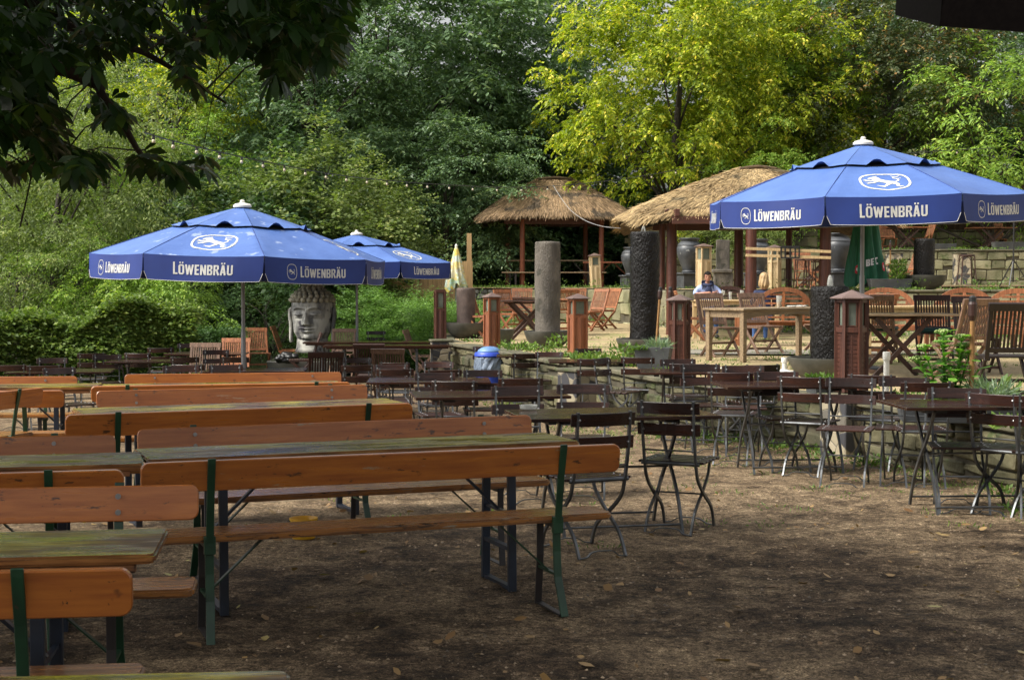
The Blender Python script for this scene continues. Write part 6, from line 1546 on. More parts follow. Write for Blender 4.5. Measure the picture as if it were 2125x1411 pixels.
T('locust_tree', 'tall green tree at the left edge behind the drooping ones', 40, 52, 7.5, 'L2', 'lf_locust', big2, 1.0, rz=3.3)
T('locust_tree', 'tall green tree high behind the hanging chestnut leaves', 200, 56, 10.0, 'L', 'lf_locust', big, 1.0, rz=2.8)
T('hazel_shrub', 'large light green shrub with round leaves behind the top of the big left parasol', 655, 37, 2.75, 'H', 'lf_hazel', haz, .78, rz=.2, tr=.1)
T('hazel_shrub', 'light green shrub continuing left of the large one behind the big parasol', 550, 38, 2.4, 'H', 'lf_hazel', haz, .66, rz=2.6, tr=.1)
T('hazel_shrub', 'light green shrub above the smaller blue parasol', 765, 39.5, 2.9, 'H', 'lf_hazel', haz, .62, rz=4.2, tr=.1)
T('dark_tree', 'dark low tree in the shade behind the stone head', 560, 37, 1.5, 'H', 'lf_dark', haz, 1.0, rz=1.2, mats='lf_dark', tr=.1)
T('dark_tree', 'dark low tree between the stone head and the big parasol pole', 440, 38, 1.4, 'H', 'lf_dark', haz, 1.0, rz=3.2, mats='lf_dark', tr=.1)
T('lime_shrub', 'bright lime green bush peeping below the left corner of the big parasol', 270, 31, .95, 'F3', 'lf_lime', dict(fine, seed=41, R=(2.0, 1.4, 1.4), npads=50, pad=(.42, .7), leaf=(.085, .045), spray=.26), .8, tr=.05, nb=8)
T('lime_shrub', 'small lime green bush right of the bright one under the big parasol', 395, 33, 1.35, 'F3', 'lf_lime', dict(fine), .45, rz=1.4, tr=.04, nb=8)
T('juniper_bush', 'feathery bright juniper bush on the mound right of the stone head', 800, 35.2, .55, 'J', 'lf_jun', dict(seed=51, R=(2.0, 1.4, .9), npads=120, nspr=60, k=8, pad=(.48, .30), leaf=(.075, .018), spray=.24, droop=.0, bottom=-.9), 1.0, tr=.05, nb=10)
T('juniper_bush', 'feathery bright juniper bush behind the flat topped reddish bollard', 905, 34.2, .35, 'J', 'lf_jun', {}, .92, rz=2.0, tr=.05, nb=10)
T('juniper_bush', 'lower part of the juniper mound behind the smaller parasol pole', 735, 33.4, -.05, 'J', 'lf_jun', {}, .72, rz=4.0, tr=.05, nb=10)
T('shade_shrub', 'green shrub growing out of the shade at the right of the stone head', 720, 37.5, 1.0, 'H', 'lf_hazel', haz, .62, rz=.9, tr=.06)
T('shade_shrub', 'dark green shrub directly left of the stone head', 560, 33, .35, 'H2', 'lf_yew', dict(haz, seed=61, leaf=(.07, .045)), .48, rz=.9, tr=.06)
T('vine_shrub', 'leafy vine hanging on the garden wall inside the large hut', 1560, 43.2, 2.6, 'F3', 'lf_hazel', {}, .55, rz=.3, tr=.05, mats='lf_hazel', nb=6)
T('vine_shrub', 'leafy vine beside the left urn below the hut beam', 1485, 43.5, 2.7, 'F3', 'lf_hazel', {}, .5, rz=2.3, tr=.05, mats='lf_hazel', nb=6)
T('vine_shrub', 'yellow green shrub seen under the left eave of the large hut', 1440, 45, 3.1, 'F3', 'lf_maple', {}, .6, rz=4.3, tr=.05, mats='lf_maple', nb=6)
# hedges
def hedge(name, label, x0, x1, y0, y1, zb, H, mat, seed, n, leaf, wav=.30, cat='hedge'):
    rnd = np.random.RandomState(seed); t = thing(name, label, cat, ((x0 + x1) / 2, (y0 + y1) / 2, zb)); cx, cy = (x0 + x1) / 2, (y0 + y1) / 2
    u = rnd.rand(n); fz = rnd.rand(n); face = rnd.rand(n); x = lerp(x0, x1, u); yc = y0 + (y1 - y0) * u
    top = H * (1 + wav * (np.sin(x * 1.9 + seed) * .5 + np.sin(x * 4.3 + 1) * .3 + .15 * rnd.randn(n)))
    dep = .45 + .14 * np.sin(x * 3.1) + .12 * np.sin(fz * 9 + x * 2)
    isf = face < .62; yy = np.where(isf, yc - dep * (.7 + .35 * rnd.rand(n)) * np.sqrt(np.clip(1 - (fz * .9) ** 4, 0.05, 1)), yc + dep * (2 * rnd.rand(n) - 1)); zz = np.where(isf, top * fz, top * (.88 + .14 * rnd.rand(n)))
    pos = np.stack([x - cx, yy - cy, zz], 1); d = np.stack([rnd.randn(n) * .5, np.where(isf, -.9, -.2), np.where(isf, .4, 1.0)], 1)
    V = sprays(pos, d, 6, .16 * (.6 + .8 * rnd.rand(n)), leaf[0], leaf[1], rnd, 'pinnate', .1); fastmesh('foliage', V.reshape(-1, 3), 4, M[mat], t)
    b = MB(); rr = random.Random(seed)
    for k in range(int((x1 - x0) / .35)):
        xx = x0 + .35 * k; yk = y0 + (y1 - y0) * (xx - x0) / (x1 - x0); b.tube([(xx - cx, yk - cy, 0), (xx - cx + rr.uniform(-.15, .15), yk - cy + rr.uniform(-.1, .1), H * .8)], [.02, .008], 5)
    b.build('stems', M['twig'], t)
g30 = gz(0, 30)
hedge('clipped_hedge', 'loose sunlit hedge running along the left side of the yard', -11.5, -5.9, 26.6, 28.6, g30, 1.22, 'lf_hedge', 71, 9500, (.085, .055))
hedge('yew_hedge', 'low dark green yew hedge left of the big parasol pole', -8.2, -5.35, 28.9, 30.2, g30, .84, 'lf_yew', 72, 6000, (.06, .022), .06)
hedge('ivy_bank', 'low green bank of leaves below the juniper mound behind the long dark tables', -3.9, -1.5, 32.2, 32.4, g30, .55, 'lf_jun', 73, 3500, (.08, .03), .3, 'shrub')
hedge('undergrowth', 'dark undergrowth below the trees at the left end of the yard', -17, -3.6, 41, 40, g30, 2.6, 'lf_dark', 74, 9000, (.17, .10), .3, 'shrub')
hedge('undergrowth', 'dark undergrowth below the trees behind the thatched huts', -4, 22, 52, 52.5, UZ, 2.8, 'lf_dark', 75, 12000, (.2, .11), .3, 'shrub')
# distant wood closing the background
def distant_wood():
    rnd = np.random.RandomState(81); n = 26000; x = -62 + 124 * rnd.rand(n); y = 64 + 16 * rnd.rand(n) + np.abs(x) * .1; z = 2 + np.where((x < -2) & (x > -22), 8.5, 17) * rnd.rand(n) ** .9
    keep = (np.sin(x * .55 + 2) * np.sin(z * .5 + x * .3) + .35 * rnd.randn(n)) > -.72; x, y, z = x[keep], y[keep], z[keep]; n = len(x)
    y = y + 2.5 * np.sin(x * .8) * np.sin(z * .7)
    d = unit(np.stack([rnd.randn(n), -1 + .3 * rnd.randn(n), .3 * rnd.randn(n)], 1)); V = sprays(np.stack([x, y, z], 1), d, 10, .9 * (.6 + .8 * rnd.rand(n)), .34, .18, rnd, 'pinnate', .3)
    o = fastmesh('distant_wood', V.reshape(-1, 3), 4, M['lf_dark']); tag(o, 'dark mass of far trees closing the view behind the garden', 'wood', kind='stuff')
distant_wood()
# ------------------------------------------------------------------ chestnut tree over the foreground
def palmate(pos, d, size, rnd):
    """seven-leaflet leaves hanging from their stalk; returns (n*7, 6) polygons"""
    n = len(pos); up = np.array([0, 0, 1.0]); d = unit(d); side = unit(np.cross(d, up) + rnd.randn(n, 3) * .2); nn = unit(np.cross(side, d)); out = []
    for j, (an, sc) in enumerate(zip((-125, -82, -40, 0, 40, 82, 125), (.62, .82, .96, 1.0, .96, .82, .62))):
        a = math.radians(an) + rnd.randn(n, 1) * .08; ld = d * np.cos(a) + side * np.sin(a) - up * .42 + nn * rnd.randn(n, 1) * .10; ld = unit(ld); s = unit(np.cross(ld, nn)); n2 = np.cross(s, ld)
        L = (size * sc)[:, None] * (.9 + .2 * rnd.rand(n, 1)); w_ = L * .168; cup = w_ * .35
        pts = [pos + ld * L * .06, pos + ld * L * .38 + s * w_ * .62 + n2 * cup, pos + ld * L * .72 + s * w_ + n2 * cup - up * L * .03, pos + ld * L - up * L * .10, pos + ld * L * .72 - s * w_ + n2 * cup - up * L * .03, pos + ld * L * .38 - s * w_ * .62 + n2 * cup]
        out.append(np.stack(pts, 1))
    return np.concatenate(out)
def chestnut():
    t = thing('chestnut_tree', 'dark chestnut tree whose boughs hang into the upper left corner', 'tree', (-5.6, 3.2, 0)); O = np.array([-5.6, 3.2, 0.0])
    rnd = np.random.RandomState(91)
    # lower outline of the hanging boughs, as seen from the yard: photo column -> lowest photo row
    low = [(-400, 430), (0, 385), (90, 372), (175, 398), (215, 350), (300, 372), (330, 392), (400, 402), (425, 388), (432, 300), (470, 235), (530, 270), (560, 215), (610, 165), (680, 172), (700, 90), (722, 40), (735, -40)]
    def lowrow(px):
        for (a, b), (c, e) in zip(low, low[1:]):
            if px <= c: return b + (e - b) * (px - a) / (c - a)
        return -60
    holes = [(285, 150, 62, 45), (335, 215, 60, 42), (400, 240, 52, 40), (470, 200, 45, 40), (150, 175, 28, 22), (165, 260, 26, 26), (360, 290, 42, 22), (250, 285, 30, 16), (20, 300, 30, 14), (440, 130, 32, 16), (520, 130, 26, 15)]
    pos = []; 
    tries = 0
    while len(pos) < 3100 and tries < 60000:
        tries += 1; px = rnd.uniform(-500, 735); r = lowrow(px); py = r - 40 - abs(rnd.randn()) * 150 if rnd.rand() < .5 else rnd.uniform(-420, r - 40)
        if py > r - 36 or py < -450: continue
        if any(((px - hx) / (rx + 26)) ** 2 + ((py - hy) / (ry + 24)) ** 2 < 1 for hx, hy, rx, ry in holes): continue
        if px > 480 and py > -20 and rnd.rand() < .35: continue
        Y = rnd.uniform(6.0, 9.4); p = P(px, py, Y); pos.append((p.x, p.y, p.z))
    pos = np.array(pos); n = len(pos)
    d = np.stack([.55 + .5 * rnd.randn(n), .15 + .6 * rnd.randn(n), -.35 + .35 * rnd.randn(n)], 1)
    A = palmate(pos - O, d, .105 + .045 * rnd.rand(n), rnd)
    # crown overhead and behind the camera: gives the shade on the benches
    m = 3600; ang = rnd.rand(m) * 2 * math.pi; rr = np.sqrt(rnd.rand(m)); x = -5.0 + 6.0 * rr * np.cos(ang); y = 2.6 + 5.8 * rr * np.sin(ang); z = 4.6 + 3.6 * np.sqrt(np.clip(1 - rr ** 2, 0, 1)) * rnd.rand(m) ** .6 + .35 * np.sin(x * 1.4) * np.cos(y * 1.2)
    vis = np.array([not (yy > 1 and abs(xx / yy) < .42 and (zz - CAM_H) / yy < .205) for xx, yy, zz in zip(x, y, z)]); x, y, z = x[vis], y[vis], z[vis]; m = len(x)
    B = palmate(np.stack([x, y, z], 1) - O, np.stack([rnd.randn(m), rnd.randn(m), -.2 + .2 * rnd.randn(m)], 1), .26 + .10 * rnd.rand(m), rnd)
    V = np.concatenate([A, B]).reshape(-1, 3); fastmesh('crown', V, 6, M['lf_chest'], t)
    b = MB(); Ov = Vector(O)
    tr_ = [Vector((-5.6, 3.2, 0)), Vector((-5.55, 3.2, 1.2)), Vector((-5.4, 3.25, 2.6)), Vector((-5.1, 3.3, 4.0)), Vector((-4.6, 3.3, 5.6)), Vector((-4.2, 3.2, 7.2))]
    b.tube([p - Ov for p in curve(tr_, 3)], [.30 - .013 * k for k in range(16)], 14)
    br = [[Vector((-5.3, 3.3, 3.0)), Vector((-3.8, 4.2, 3.7)), P(120, 40, 7.2), P(300, 110, 7.4), P(470, 215, 7.6)],
          [Vector((-5.2, 3.3, 3.4)), Vector((-3.6, 4.8, 4.2)), P(330, -60, 7.8), P(520, 70, 8.0), P(670, 140, 8.2)],
          [Vector((-5.35, 3.3, 2.7)), Vector((-4.1, 4.4, 3.1)), P(60, 120, 7.2), P(220, 210, 7.4), P(300, 330, 7.6), P(395, 392, 7.7)],
          [Vector((-5.4, 3.3, 2.4)), Vector((-4.0, 4.2, 2.7)), P(-80, 180, 7.0), P(60, 260, 7.1), P(175, 385, 7.2)],
          [Vector((-5.1, 3.3, 4.0)), Vector((-2.5, 3.5, 5.4)), Vector((.6, 4.4, 5.9)), Vector((2.4, 5.2, 5.5))],
          [Vector((-4.9, 3.3, 4.6)), Vector((-3.5, 1.5, 6.0)), Vector((-1.5, -.5, 6.4))],
          [P(430, -20, 7.9), P(560, 10, 7.9), P(690, 0, 8.0)], [P(75, 300, 7.1), P(62, 380, 7.1), P(42, 470, 7.1)]]
    for pts in br:
        cv = curve([p - Ov for p in pts], 5); r0 = .07 if len(pts) > 3 else .008; b.tube(cv, [max(.004, r0 * (1 - .93 * (k / (len(cv) - 1)) ** .6)) for k in range(len(cv))], 7)
    b.build('trunk', M['bark'], t, smooth=True)
    # stalks joining a part of the hanging leaves to the nearest bough
    cvs = [q for pts in br for q in curve(pts, 6)]; C = np.array([tuple(q) for q in cvs]); s = MB(); k = 0
    for i in rnd.permutation(n)[:420]:
        p = pos[i]; dd = ((C - p) ** 2).sum(1); j = dd.argmin(); q = C[j]
        if dd[j] < 1.2: mid = (p + q) / 2 + np.array([0, 0, .04]); s.tube([Vector(q - O), Vector(mid - O), Vector(p - O)], [.005, .0035, .0022], 4, False)
    s.build('twigs', M['twig'], t)
chestnut()

# ------------------------------------------------------------------ small plants
def tuft(rnd, cx, cy, z, r, h, n, L, W_):
    a = rnd.rand(n) * 6.28; rr = r * np.sqrt(rnd.rand(n)); pos = np.stack([cx + rr * np.cos(a), cy + rr * np.sin(a), z + h * rnd.rand(n) * .8], 1)
    d = np.stack([np.cos(a) * .6 + rnd.randn(n) * .4, np.sin(a) * .6 + rnd.randn(n) * .4, .7 + .4 * rnd.randn(n)], 1)
    return leaf_quads(pos, d, rnd.randn(n, 3) + np.array([0, 0, 1.2]), L * (.6 + .8 * rnd.rand(n)), W_ * (.6 + .8 * rnd.rand(n)))
def weeds():
    rnd = np.random.RandomState(101); V = []
    for k in range(95):           # along the top of the terrace wall
        y = 13 + 15 * rnd.rand(); x = interp(WALL, y) + .38 + abs(rnd.randn()) * .28; s = rnd.rand(); V.append(tuft(rnd, x, y, TZ, .08 + .14 * s, .03 + .16 * s ** 3, 26, .045, .028))
    for x_, y_, r, h, n in ((P(1300, 0, 21).x, 21.0, .22, .30, 160), (P(1235, 0, 21).x, 21.2, .3, .12, 160), (P(1080, 0, 24.5).x, 24.5, .35, .12, 150), (P(1165, 0, 24.8).x, 24.8, .25, .28, 120)):
        V.append(tuft(rnd, x_, y_, TZ, r, h, n, .07, .045))
    for k in range(90):            # foot of the wall, forecourt side
        y = 9.5 + 17 * rnd.rand(); x = interp(WALL, y) - .15 - abs(rnd.randn()) * .25; V.append(tuft(rnd, x, y, gz(x, y), .12, .07, 26, .05, .02))
    for k in range(190):           # upper terrace edges
        x = -3.2 + 20 * rnd.rand(); y = uy(x) + .1 + .5 * rnd.rand(); V.append(tuft(rnd, x, y, UZ, .22, .05 if rnd.rand() < .85 else .28, 30, .06, .02))
    for k in range(60):            # foot of the upper walls
        x = .2 + 14 * rnd.rand(); y = uy(x) - .15 - .25 * rnd.rand(); V.append(tuft(rnd, x, y, TZ, .22, .14, 36, .08, .03))
    for k in range(70):
        x = 6 + 14 * rnd.rand(); V.append(tuft(rnd, x, 42.75 - .2 * rnd.rand(), UZ, .2, .08, 20, .07, .025)); V.append(tuft(rnd, x, 43.4 + .4 * rnd.rand(), LZ, .22, .12, 22, .08, .03))
    V = np.concatenate(V).reshape(-1, 3); tag(fastmesh('weeds', V, 4, M['lf_weed']), 'low weeds and grass along the walls and terrace edges', 'weeds', kind='stuff')
weeds()
def ground_grass():
    rnd = np.random.RandomState(102); V = []
    for k in range(240):
        y = 9 + 11 * rnd.rand(); x = interp(WALL, y) - abs(rnd.randn()) * .9 - .1 if k % 3 else -2 + 4 * rnd.rand()
        n = 26; V.append(tuft(rnd, x, y, gz(x, y) - .01, .16, .015, n, .035, .008))
    for k in range(260):
        x = 1 + 12 * rnd.rand(); y = 18 + 12 * rnd.rand()
        if x > interp(WALL, y) + .5: V.append(tuft(rnd, x, y, TZ, .2, .015, 24, .05, .012))
    V = np.concatenate(V).reshape(-1, 3); tag(fastmesh('sparse_grass', V, 4, M['lf_weed']), 'thin grass and moss on the trodden ground', 'grass', kind='stuff')
ground_grass()
def litter():
    rnd = np.random.RandomState(103); n = 950; y = 2.6 + 14 * rnd.rand(n) ** 1.3; x = (rnd.rand(n) - .5) * y * .8
    ok = x < np.array([interp(WALL, q) - .1 for q in y]); x, y = x[ok], y[ok]; n = len(x); a = rnd.rand(n) * 6.28; z = np.array([gz(p, q) for p, q in zip(x, y)]) + .012
    pos = np.stack([x, y, z + .006 * rnd.rand(n)], 1); d = unit(np.stack([np.cos(a), np.sin(a), .25 * rnd.randn(n)], 1)); up = np.array([[0, 0, 1.0]]) + .3 * rnd.randn(n, 3); s = unit(np.cross(d, up)); nn = np.cross(s, d)
    L = (.03 + .055 * rnd.rand(n) ** 2)[:, None]; w_ = L * (.18 + .2 * rnd.rand(n, 1)); cu = w_ * rnd.randn(n, 1) * .5
    V = np.stack([pos, pos + d * L * .25 + s * w_ * .8 + nn * cu, pos + d * L * .6 + s * w_ + nn * cu, pos + d * L + nn * cu * .8, pos + d * L * .6 - s * w_ + nn * cu * .6, pos + d * L * .25 - s * w_ * .8 + nn * cu * .6], 1)
    tag(fastmesh('fallen_leaves', V.reshape(-1, 3), 6, M['litter']), 'scattered fallen leaves on the ground', 'leaf litter', kind='stuff')
    # pebbles
    m = 15000; y = 2.4 + 11 * rnd.rand(m) ** 1.2; x = (rnd.rand(m) - .5) * y * .85; ok = x < np.array([interp(WALL, q) - .1 for q in y]); x, y = x[ok], y[ok]; m = len(x)
    z = np.array([gz(p, q) + (.012 * math.sin(p * 2.3 + q) * math.sin(q * 1.7 - p * .6)) for p, q in zip(x, y)]); s = .0028 + .0085 * rnd.rand(m) ** 3
    oc = np.array([(1, 0, 0), (0, 1, 0), (-1, 0, 0), (0, -1, 0), (0, 0, .8)]); jit = 1 + .35 * rnd.randn(m, 5, 1) * .6
    V = np.stack([x, y, z], 1)[:, None, :] + oc[None] * s[:, None, None] * jit; tri = np.array([(0, 1, 4), (1, 2, 4), (2, 3, 4), (3, 0, 4)]); idx = (np.arange(m)[:, None, None] * 5 + tri[None]).ravel()
    tag(fastmesh('gravel', V.reshape(-1, 3), 3, M['grit'], idx=idx), 'fine gravel and grit on the wet ground', 'gravel', kind='stuff')
M['grit'] = pm('grit', (.30, .22, .14), (.09, .065, .04), 3, .6, isl=.7)
litter()
# leaves lying on the puddled table
for i, (px_, py_) in enumerate(((2042, 826), (1934, 824))):
    q = G(px_, py_, gz(0, 10.8) + .755); b = MB()
    for k in range(5):
        a = R_(-100 + 50 * k); b.add([(0, 0, 0), (.022 * math.cos(a) - .006 * math.sin(a), .022 * math.sin(a) + .006 * math.cos(a), .008), (.042 * math.cos(a), .042 * math.sin(a), .004 + .006 * (k % 2)), (.022 * math.cos(a) + .006 * math.sin(a), .022 * math.sin(a) - .006 * math.cos(a), .008)], [(0, 1, 2, 3)])
    o = b.build('fallen_leaf', M['litter']); o.location = (q.x, q.y, gz(0, 10.8) + .757); tag(o, ('yellow maple leaf lying on the puddled table at the right', 'small pale leaf lying left of the yellow one on the puddled table')[i], 'leaf')
# sedum in the box
def sedum():
    x0, y0 = P(1975, 0, 12.4).x, 12.35; t = thing('flowering_plant', 'tall fleshy leaved plant with flat green flower heads in the black planter box', 'plant', (x0, y0, TZ + .14)); rnd = random.Random(7); st = MB(); lv = []; nr = np.random.RandomState(7)
    heads = [(-.21, .0, .46), (-.245, .05, .36), (-.05, .02, .58), (-.04, .06, .50), (.10, .0, .54), (.13, .05, .47), (.17, .02, .40), (.0, -.04, .30), (.24, .0, .28)]
    for hx_, hy, hz in heads:
        bx0 = hx_ * .35; cv = curve([(bx0, hy, 0), (lerp(bx0, hx_, .4), hy, hz * .45), (hx_, hy, hz)], 6); st.tube(cv, .007, 6)
        nl = int(hz / .032)
        for j in range(2, nl):
            f = j / nl; p = cv[int(f * (len(cv) - 1))]
            for q in range(2):
                a = j * 1.8 + q * math.pi + rnd.uniform(-.3, .3); lv.append((p.x, p.y, p.z, math.cos(a), math.sin(a), rnd.uniform(.1, .7), rnd.uniform(.10, .165)))
        if hz > .35:
            hm = MB()
            for j in range(60):
                a, r = rnd.random() * 6.28, .062 * math.sqrt(rnd.random()); hm.ball((hx_ + r * math.cos(a), hy + r * math.sin(a), hz + .018 - 4 * r * r + rnd.uniform(-.006, .006)), .0085, 5, 4)
            for j in range(8):
                a = j * .785; st.tube([(hx_, hy, hz - .04), (hx_ + .05 * math.cos(a), hy + .05 * math.sin(a), hz + .008)], .003, 4)
            hm.build('flower_head', M['sedum_head'], t, smooth=True)
    st.build('stems', M['lf_sedum'], t, smooth=True)
    lv = np.array(lv); pos, d, L = lv[:, :3], lv[:, 3:6], lv[:, 6]
    d = unit(d); up = np.array([0, 0, 1.0]); s = unit(np.cross(d, up)); n = np.cross(s, d); L = L[:, None]; w_ = L * .26
    V = np.stack([pos, pos + d * L * .35 + s * w_ * .8 + n * w_ * .4, pos + d * L * .72 + s * w_ - up * L * .04, pos + d * L - up * L * .14, pos + d * L * .72 - s * w_ - up * L * .04, pos + d * L * .35 - s * w_ * .8 + n * w_ * .4], 1)
    fastmesh('leaves', V.reshape(-1, 3), 6, M['lf_sedum'], t)
sedum()
def herb(name, label, x, y, z, r, h, n, L, W_, mat, seed, cat='plant'):
    rnd = np.random.RandomState(seed); V = tuft(rnd, 0, 0, 0, r, h, n, L, W_); o = fastmesh(name, V.reshape(-1, 3), 4, M[mat]); o.location = (x, y, z); tag(o, label, cat); return o
herb('herb_plant', 'wispy blue green herb behind the bamboo torch at the right', P(2065, 0, 12.3).x, 12.3, TZ + .12, .16, .18, 420, .14, .010, 'lf_herb', 1)
herb('herb_plant', 'pale grassy herb in the slate box by the tall black pillar', P(1370, 0, 19.2).x, 19.15, TZ + .26, .14, .10, 260, .12, .010, 'lf_herb', 2)
herb('succulent_plant', 'bright low succulent filling the left of the slate box by the tall black pillar', P(1333, 0, 19.0).x, 19.1, TZ + .26, .12, .03, 240, .045, .03, 'lf_weed', 3)
herb('succulent_plant', 'yellow green succulent left of the dark hexagonal bollard', P(1718, 0, 15.1).x, 15.1, TZ + .1, .17, .10, 420, .06, .025, 'lf_weed', 4)
herb('succulent_plant', 'bright leafy plant at the right edge behind the puddled table', P(2115, 0, 11.6).x, 11.6, TZ + .02, .14, .07, 260, .07, .04, 'lf_weed', 5)
herb('conifer_seedling', 'small yellow green conifer in the grey planter left of the stone bowl', P(1869, 0, 30.9).x, 30.9, TZ + .92 + .2, .14, .50, 420, .09, .03, 'lf_weed', 6)
herb('leafy_herb', 'leafy plant behind the wispy herb near the right edge', P(2085, 0, 12.7).x, 12.8, TZ, .22, .34, 200, .09, .05, 'lf_weed', 8)
# ------------------------------------------------------------------ people
def skin_body(name, J, E, mat, parent, sub=2, root=0):
    """J: {i:(pos, radius)}"""
    me = bpy.data.meshes.new(name); me.from_pydata([p for p, r in J], E, []); o = link(name, me, parent)
    md = o.modifiers.new('skin', 'SKIN'); md.use_smooth_shade = True; me.skin_vertices[0]
    for i, (p, r) in enumerate(J):
        rr = r if isinstance(r, tuple) else (r, r); me.skin_vertices[0].data[i].radius = rr; me.skin_vertices[0].data[i].use_root = (i == root)
    s = o.modifiers.new('sub', 'SUBSURF'); s.levels = sub; s.render_levels = sub
    me.materials.append(mat); return o
def head_shape(L, m_, s):
    def ga(a, b_, sa, sb): return math.exp(-(a / sa) ** 2 - (b_ / sb) ** 2)
    def fn(u, v, off=0.0):
        a = (u - .5) * 2 * math.pi; h = (v - .5) * .235; f = v
        wd = interp([(0, .012), (.04, .035), (.12, .050), (.25, .062), (.5, .074), (.72, .076), (.88, .056), (.97, .025), (1.0, .0)], f, 0, 1); dp = interp([(0, .02), (.04, .055), (.12, .072), (.3, .082), (.5, .092), (.72, .096), (.88, .072), (.97, .03), (1.0, 0)], f, 0, 1)
        if off: wd += off * (1 - f ** 8); dp += off * (1 - f ** 8); h += off * sstep(.6, 1, f)
        X = wd * math.sin(a); Y = -dp * math.cos(a)
        if math.cos(a) > 0 and not off:
            g = .022 * math.exp(-(X / .010) ** 2) * sstep(.66, .36, f) * sstep(.30, .35, f); g += .006 * ga(abs(X) - .012, f - .36, .008, .03)
            g -= .009 * ga(abs(X) - .031, f - .51, .018, .045); g += .006 * ga(abs(X) - .031, f - .585, .022, .025); g += .007 * ga(X, f - .235, .02, .022); g += .006 * ga(X, f - .195, .018, .02); g -= .005 * ga(X, f - .216, .022, .008); g += .008 * ga(X, f - .06, .022, .05)
            Y -= g
        return L + m_ @ (Vector((X, Y, h)) * s)
    return fn
def head_mesh(name, parent, loc, rz=0, tiltx=0, s=1.0, hair=None):
    """adult head about .235 m tall, centre of the skull at loc, looks to -y"""
    b = MB(); m_ = Matrix.Rotation(rz, 3, 'Z') @ Matrix.Rotation(tiltx, 3, 'X'); L = Vector(loc); fn = head_shape(L, m_, s)
    b.grid(fn, 48, 48)
    for q in (-1, 1): b.ball(L + m_ @ (Vector((q * .077, .008, -.004)) * s), .026 * s, 8, 6, (.35, .7, 1.2))
    o = b.build(name, M['skin'], parent, smooth=True)
    e = MB()
    for q in (-1, 1): e.ball(L + m_ @ (Vector((q * .031, -.083, .003)) * s), .0095 * s, 8, 6, (1.2, .6, .7)); e.bar(L + m_ @ (Vector((q * .014, -.0925, .022)) * s), L + m_ @ (Vector((q * .048, -.083, .024)) * s), .006, .006)
    e.build('eyes', M['hair'], o, smooth=True)
    li = MB(); li.ball(L + m_ @ (Vector((0, -.0875, -.067)) * s), .019 * s, 10, 6, (1.15, .35, .30)); li.build('lips', M['lips'], o, smooth=True)
    if hair:
        hb_ = MB()
        def hf(u, v):
            f = .18 + .82 * v; fr = math.cos((u - .5) * 2 * math.pi); line = .79 - .05 * math.cos((u - .5) * 12) if fr > .55 else (lerp(.46, .79, (fr - .15) / .4) if fr > .15 else lerp(.22, .46, (fr + 1) / 1.15))
            return fn(u, f, .015 + .004 * math.sin(u * 60) * math.sin(f * 30) if f > line else (-.012 if f < line - .03 else .004))
        hb_.grid(hf, 56, 36); hb_.build('hair', hair, o, smooth=True)
    return o
def hand(parent, wrist, d, nrm, mat, curl=.6, s=1.0, side=1):
    """palm with five fingers; d = towards the fingers, nrm = back of the hand"""
    d = Vector(d).normalized(); nrm = Vector(nrm).normalized(); a = d.cross(nrm).normalized() * side; W_ = Vector(wrist); J = [(W_, .024 * s), (W_ + d * .045 * s, (.032 * s, .016 * s)), (W_ + d * .085 * s, (.034 * s, .014 * s))]
    o = skin_body('hand', [(tuple(p), r) for p, r in J], [(0, 1), (1, 2)], mat, parent, 1)
    for k, ln in enumerate((.068, .078, .074, .060)):
        r0 = W_ + d * .082 * s + a * (.028 - .0185 * k) * s; pts = [r0]; dd = d.copy()
        for j in range(3): dd = (dd - nrm * curl * .55).normalized(); pts.append(pts[-1] + dd * ln / 3 * s * (1.15 - .15 * j))
        skin_body('finger', [(tuple(p), (.0088 - .0009 * j) * s) for j, p in enumerate(pts)], [(0, 1), (1, 2), (2, 3)], mat, parent, 1)
    r0 = W_ + d * .028 * s + a * .028 * s; pts = [r0, r0 + (d * .5 + a * .8).normalized() * .03 * s, r0 + (d * .9 + a * .6 - nrm * .2).normalized() * .058 * s]
    skin_body('thumb', [(tuple(p), (.0108 - .001 * j) * s) for j, p in enumerate(pts)], [(0, 1), (1, 2)], mat, parent, 1)
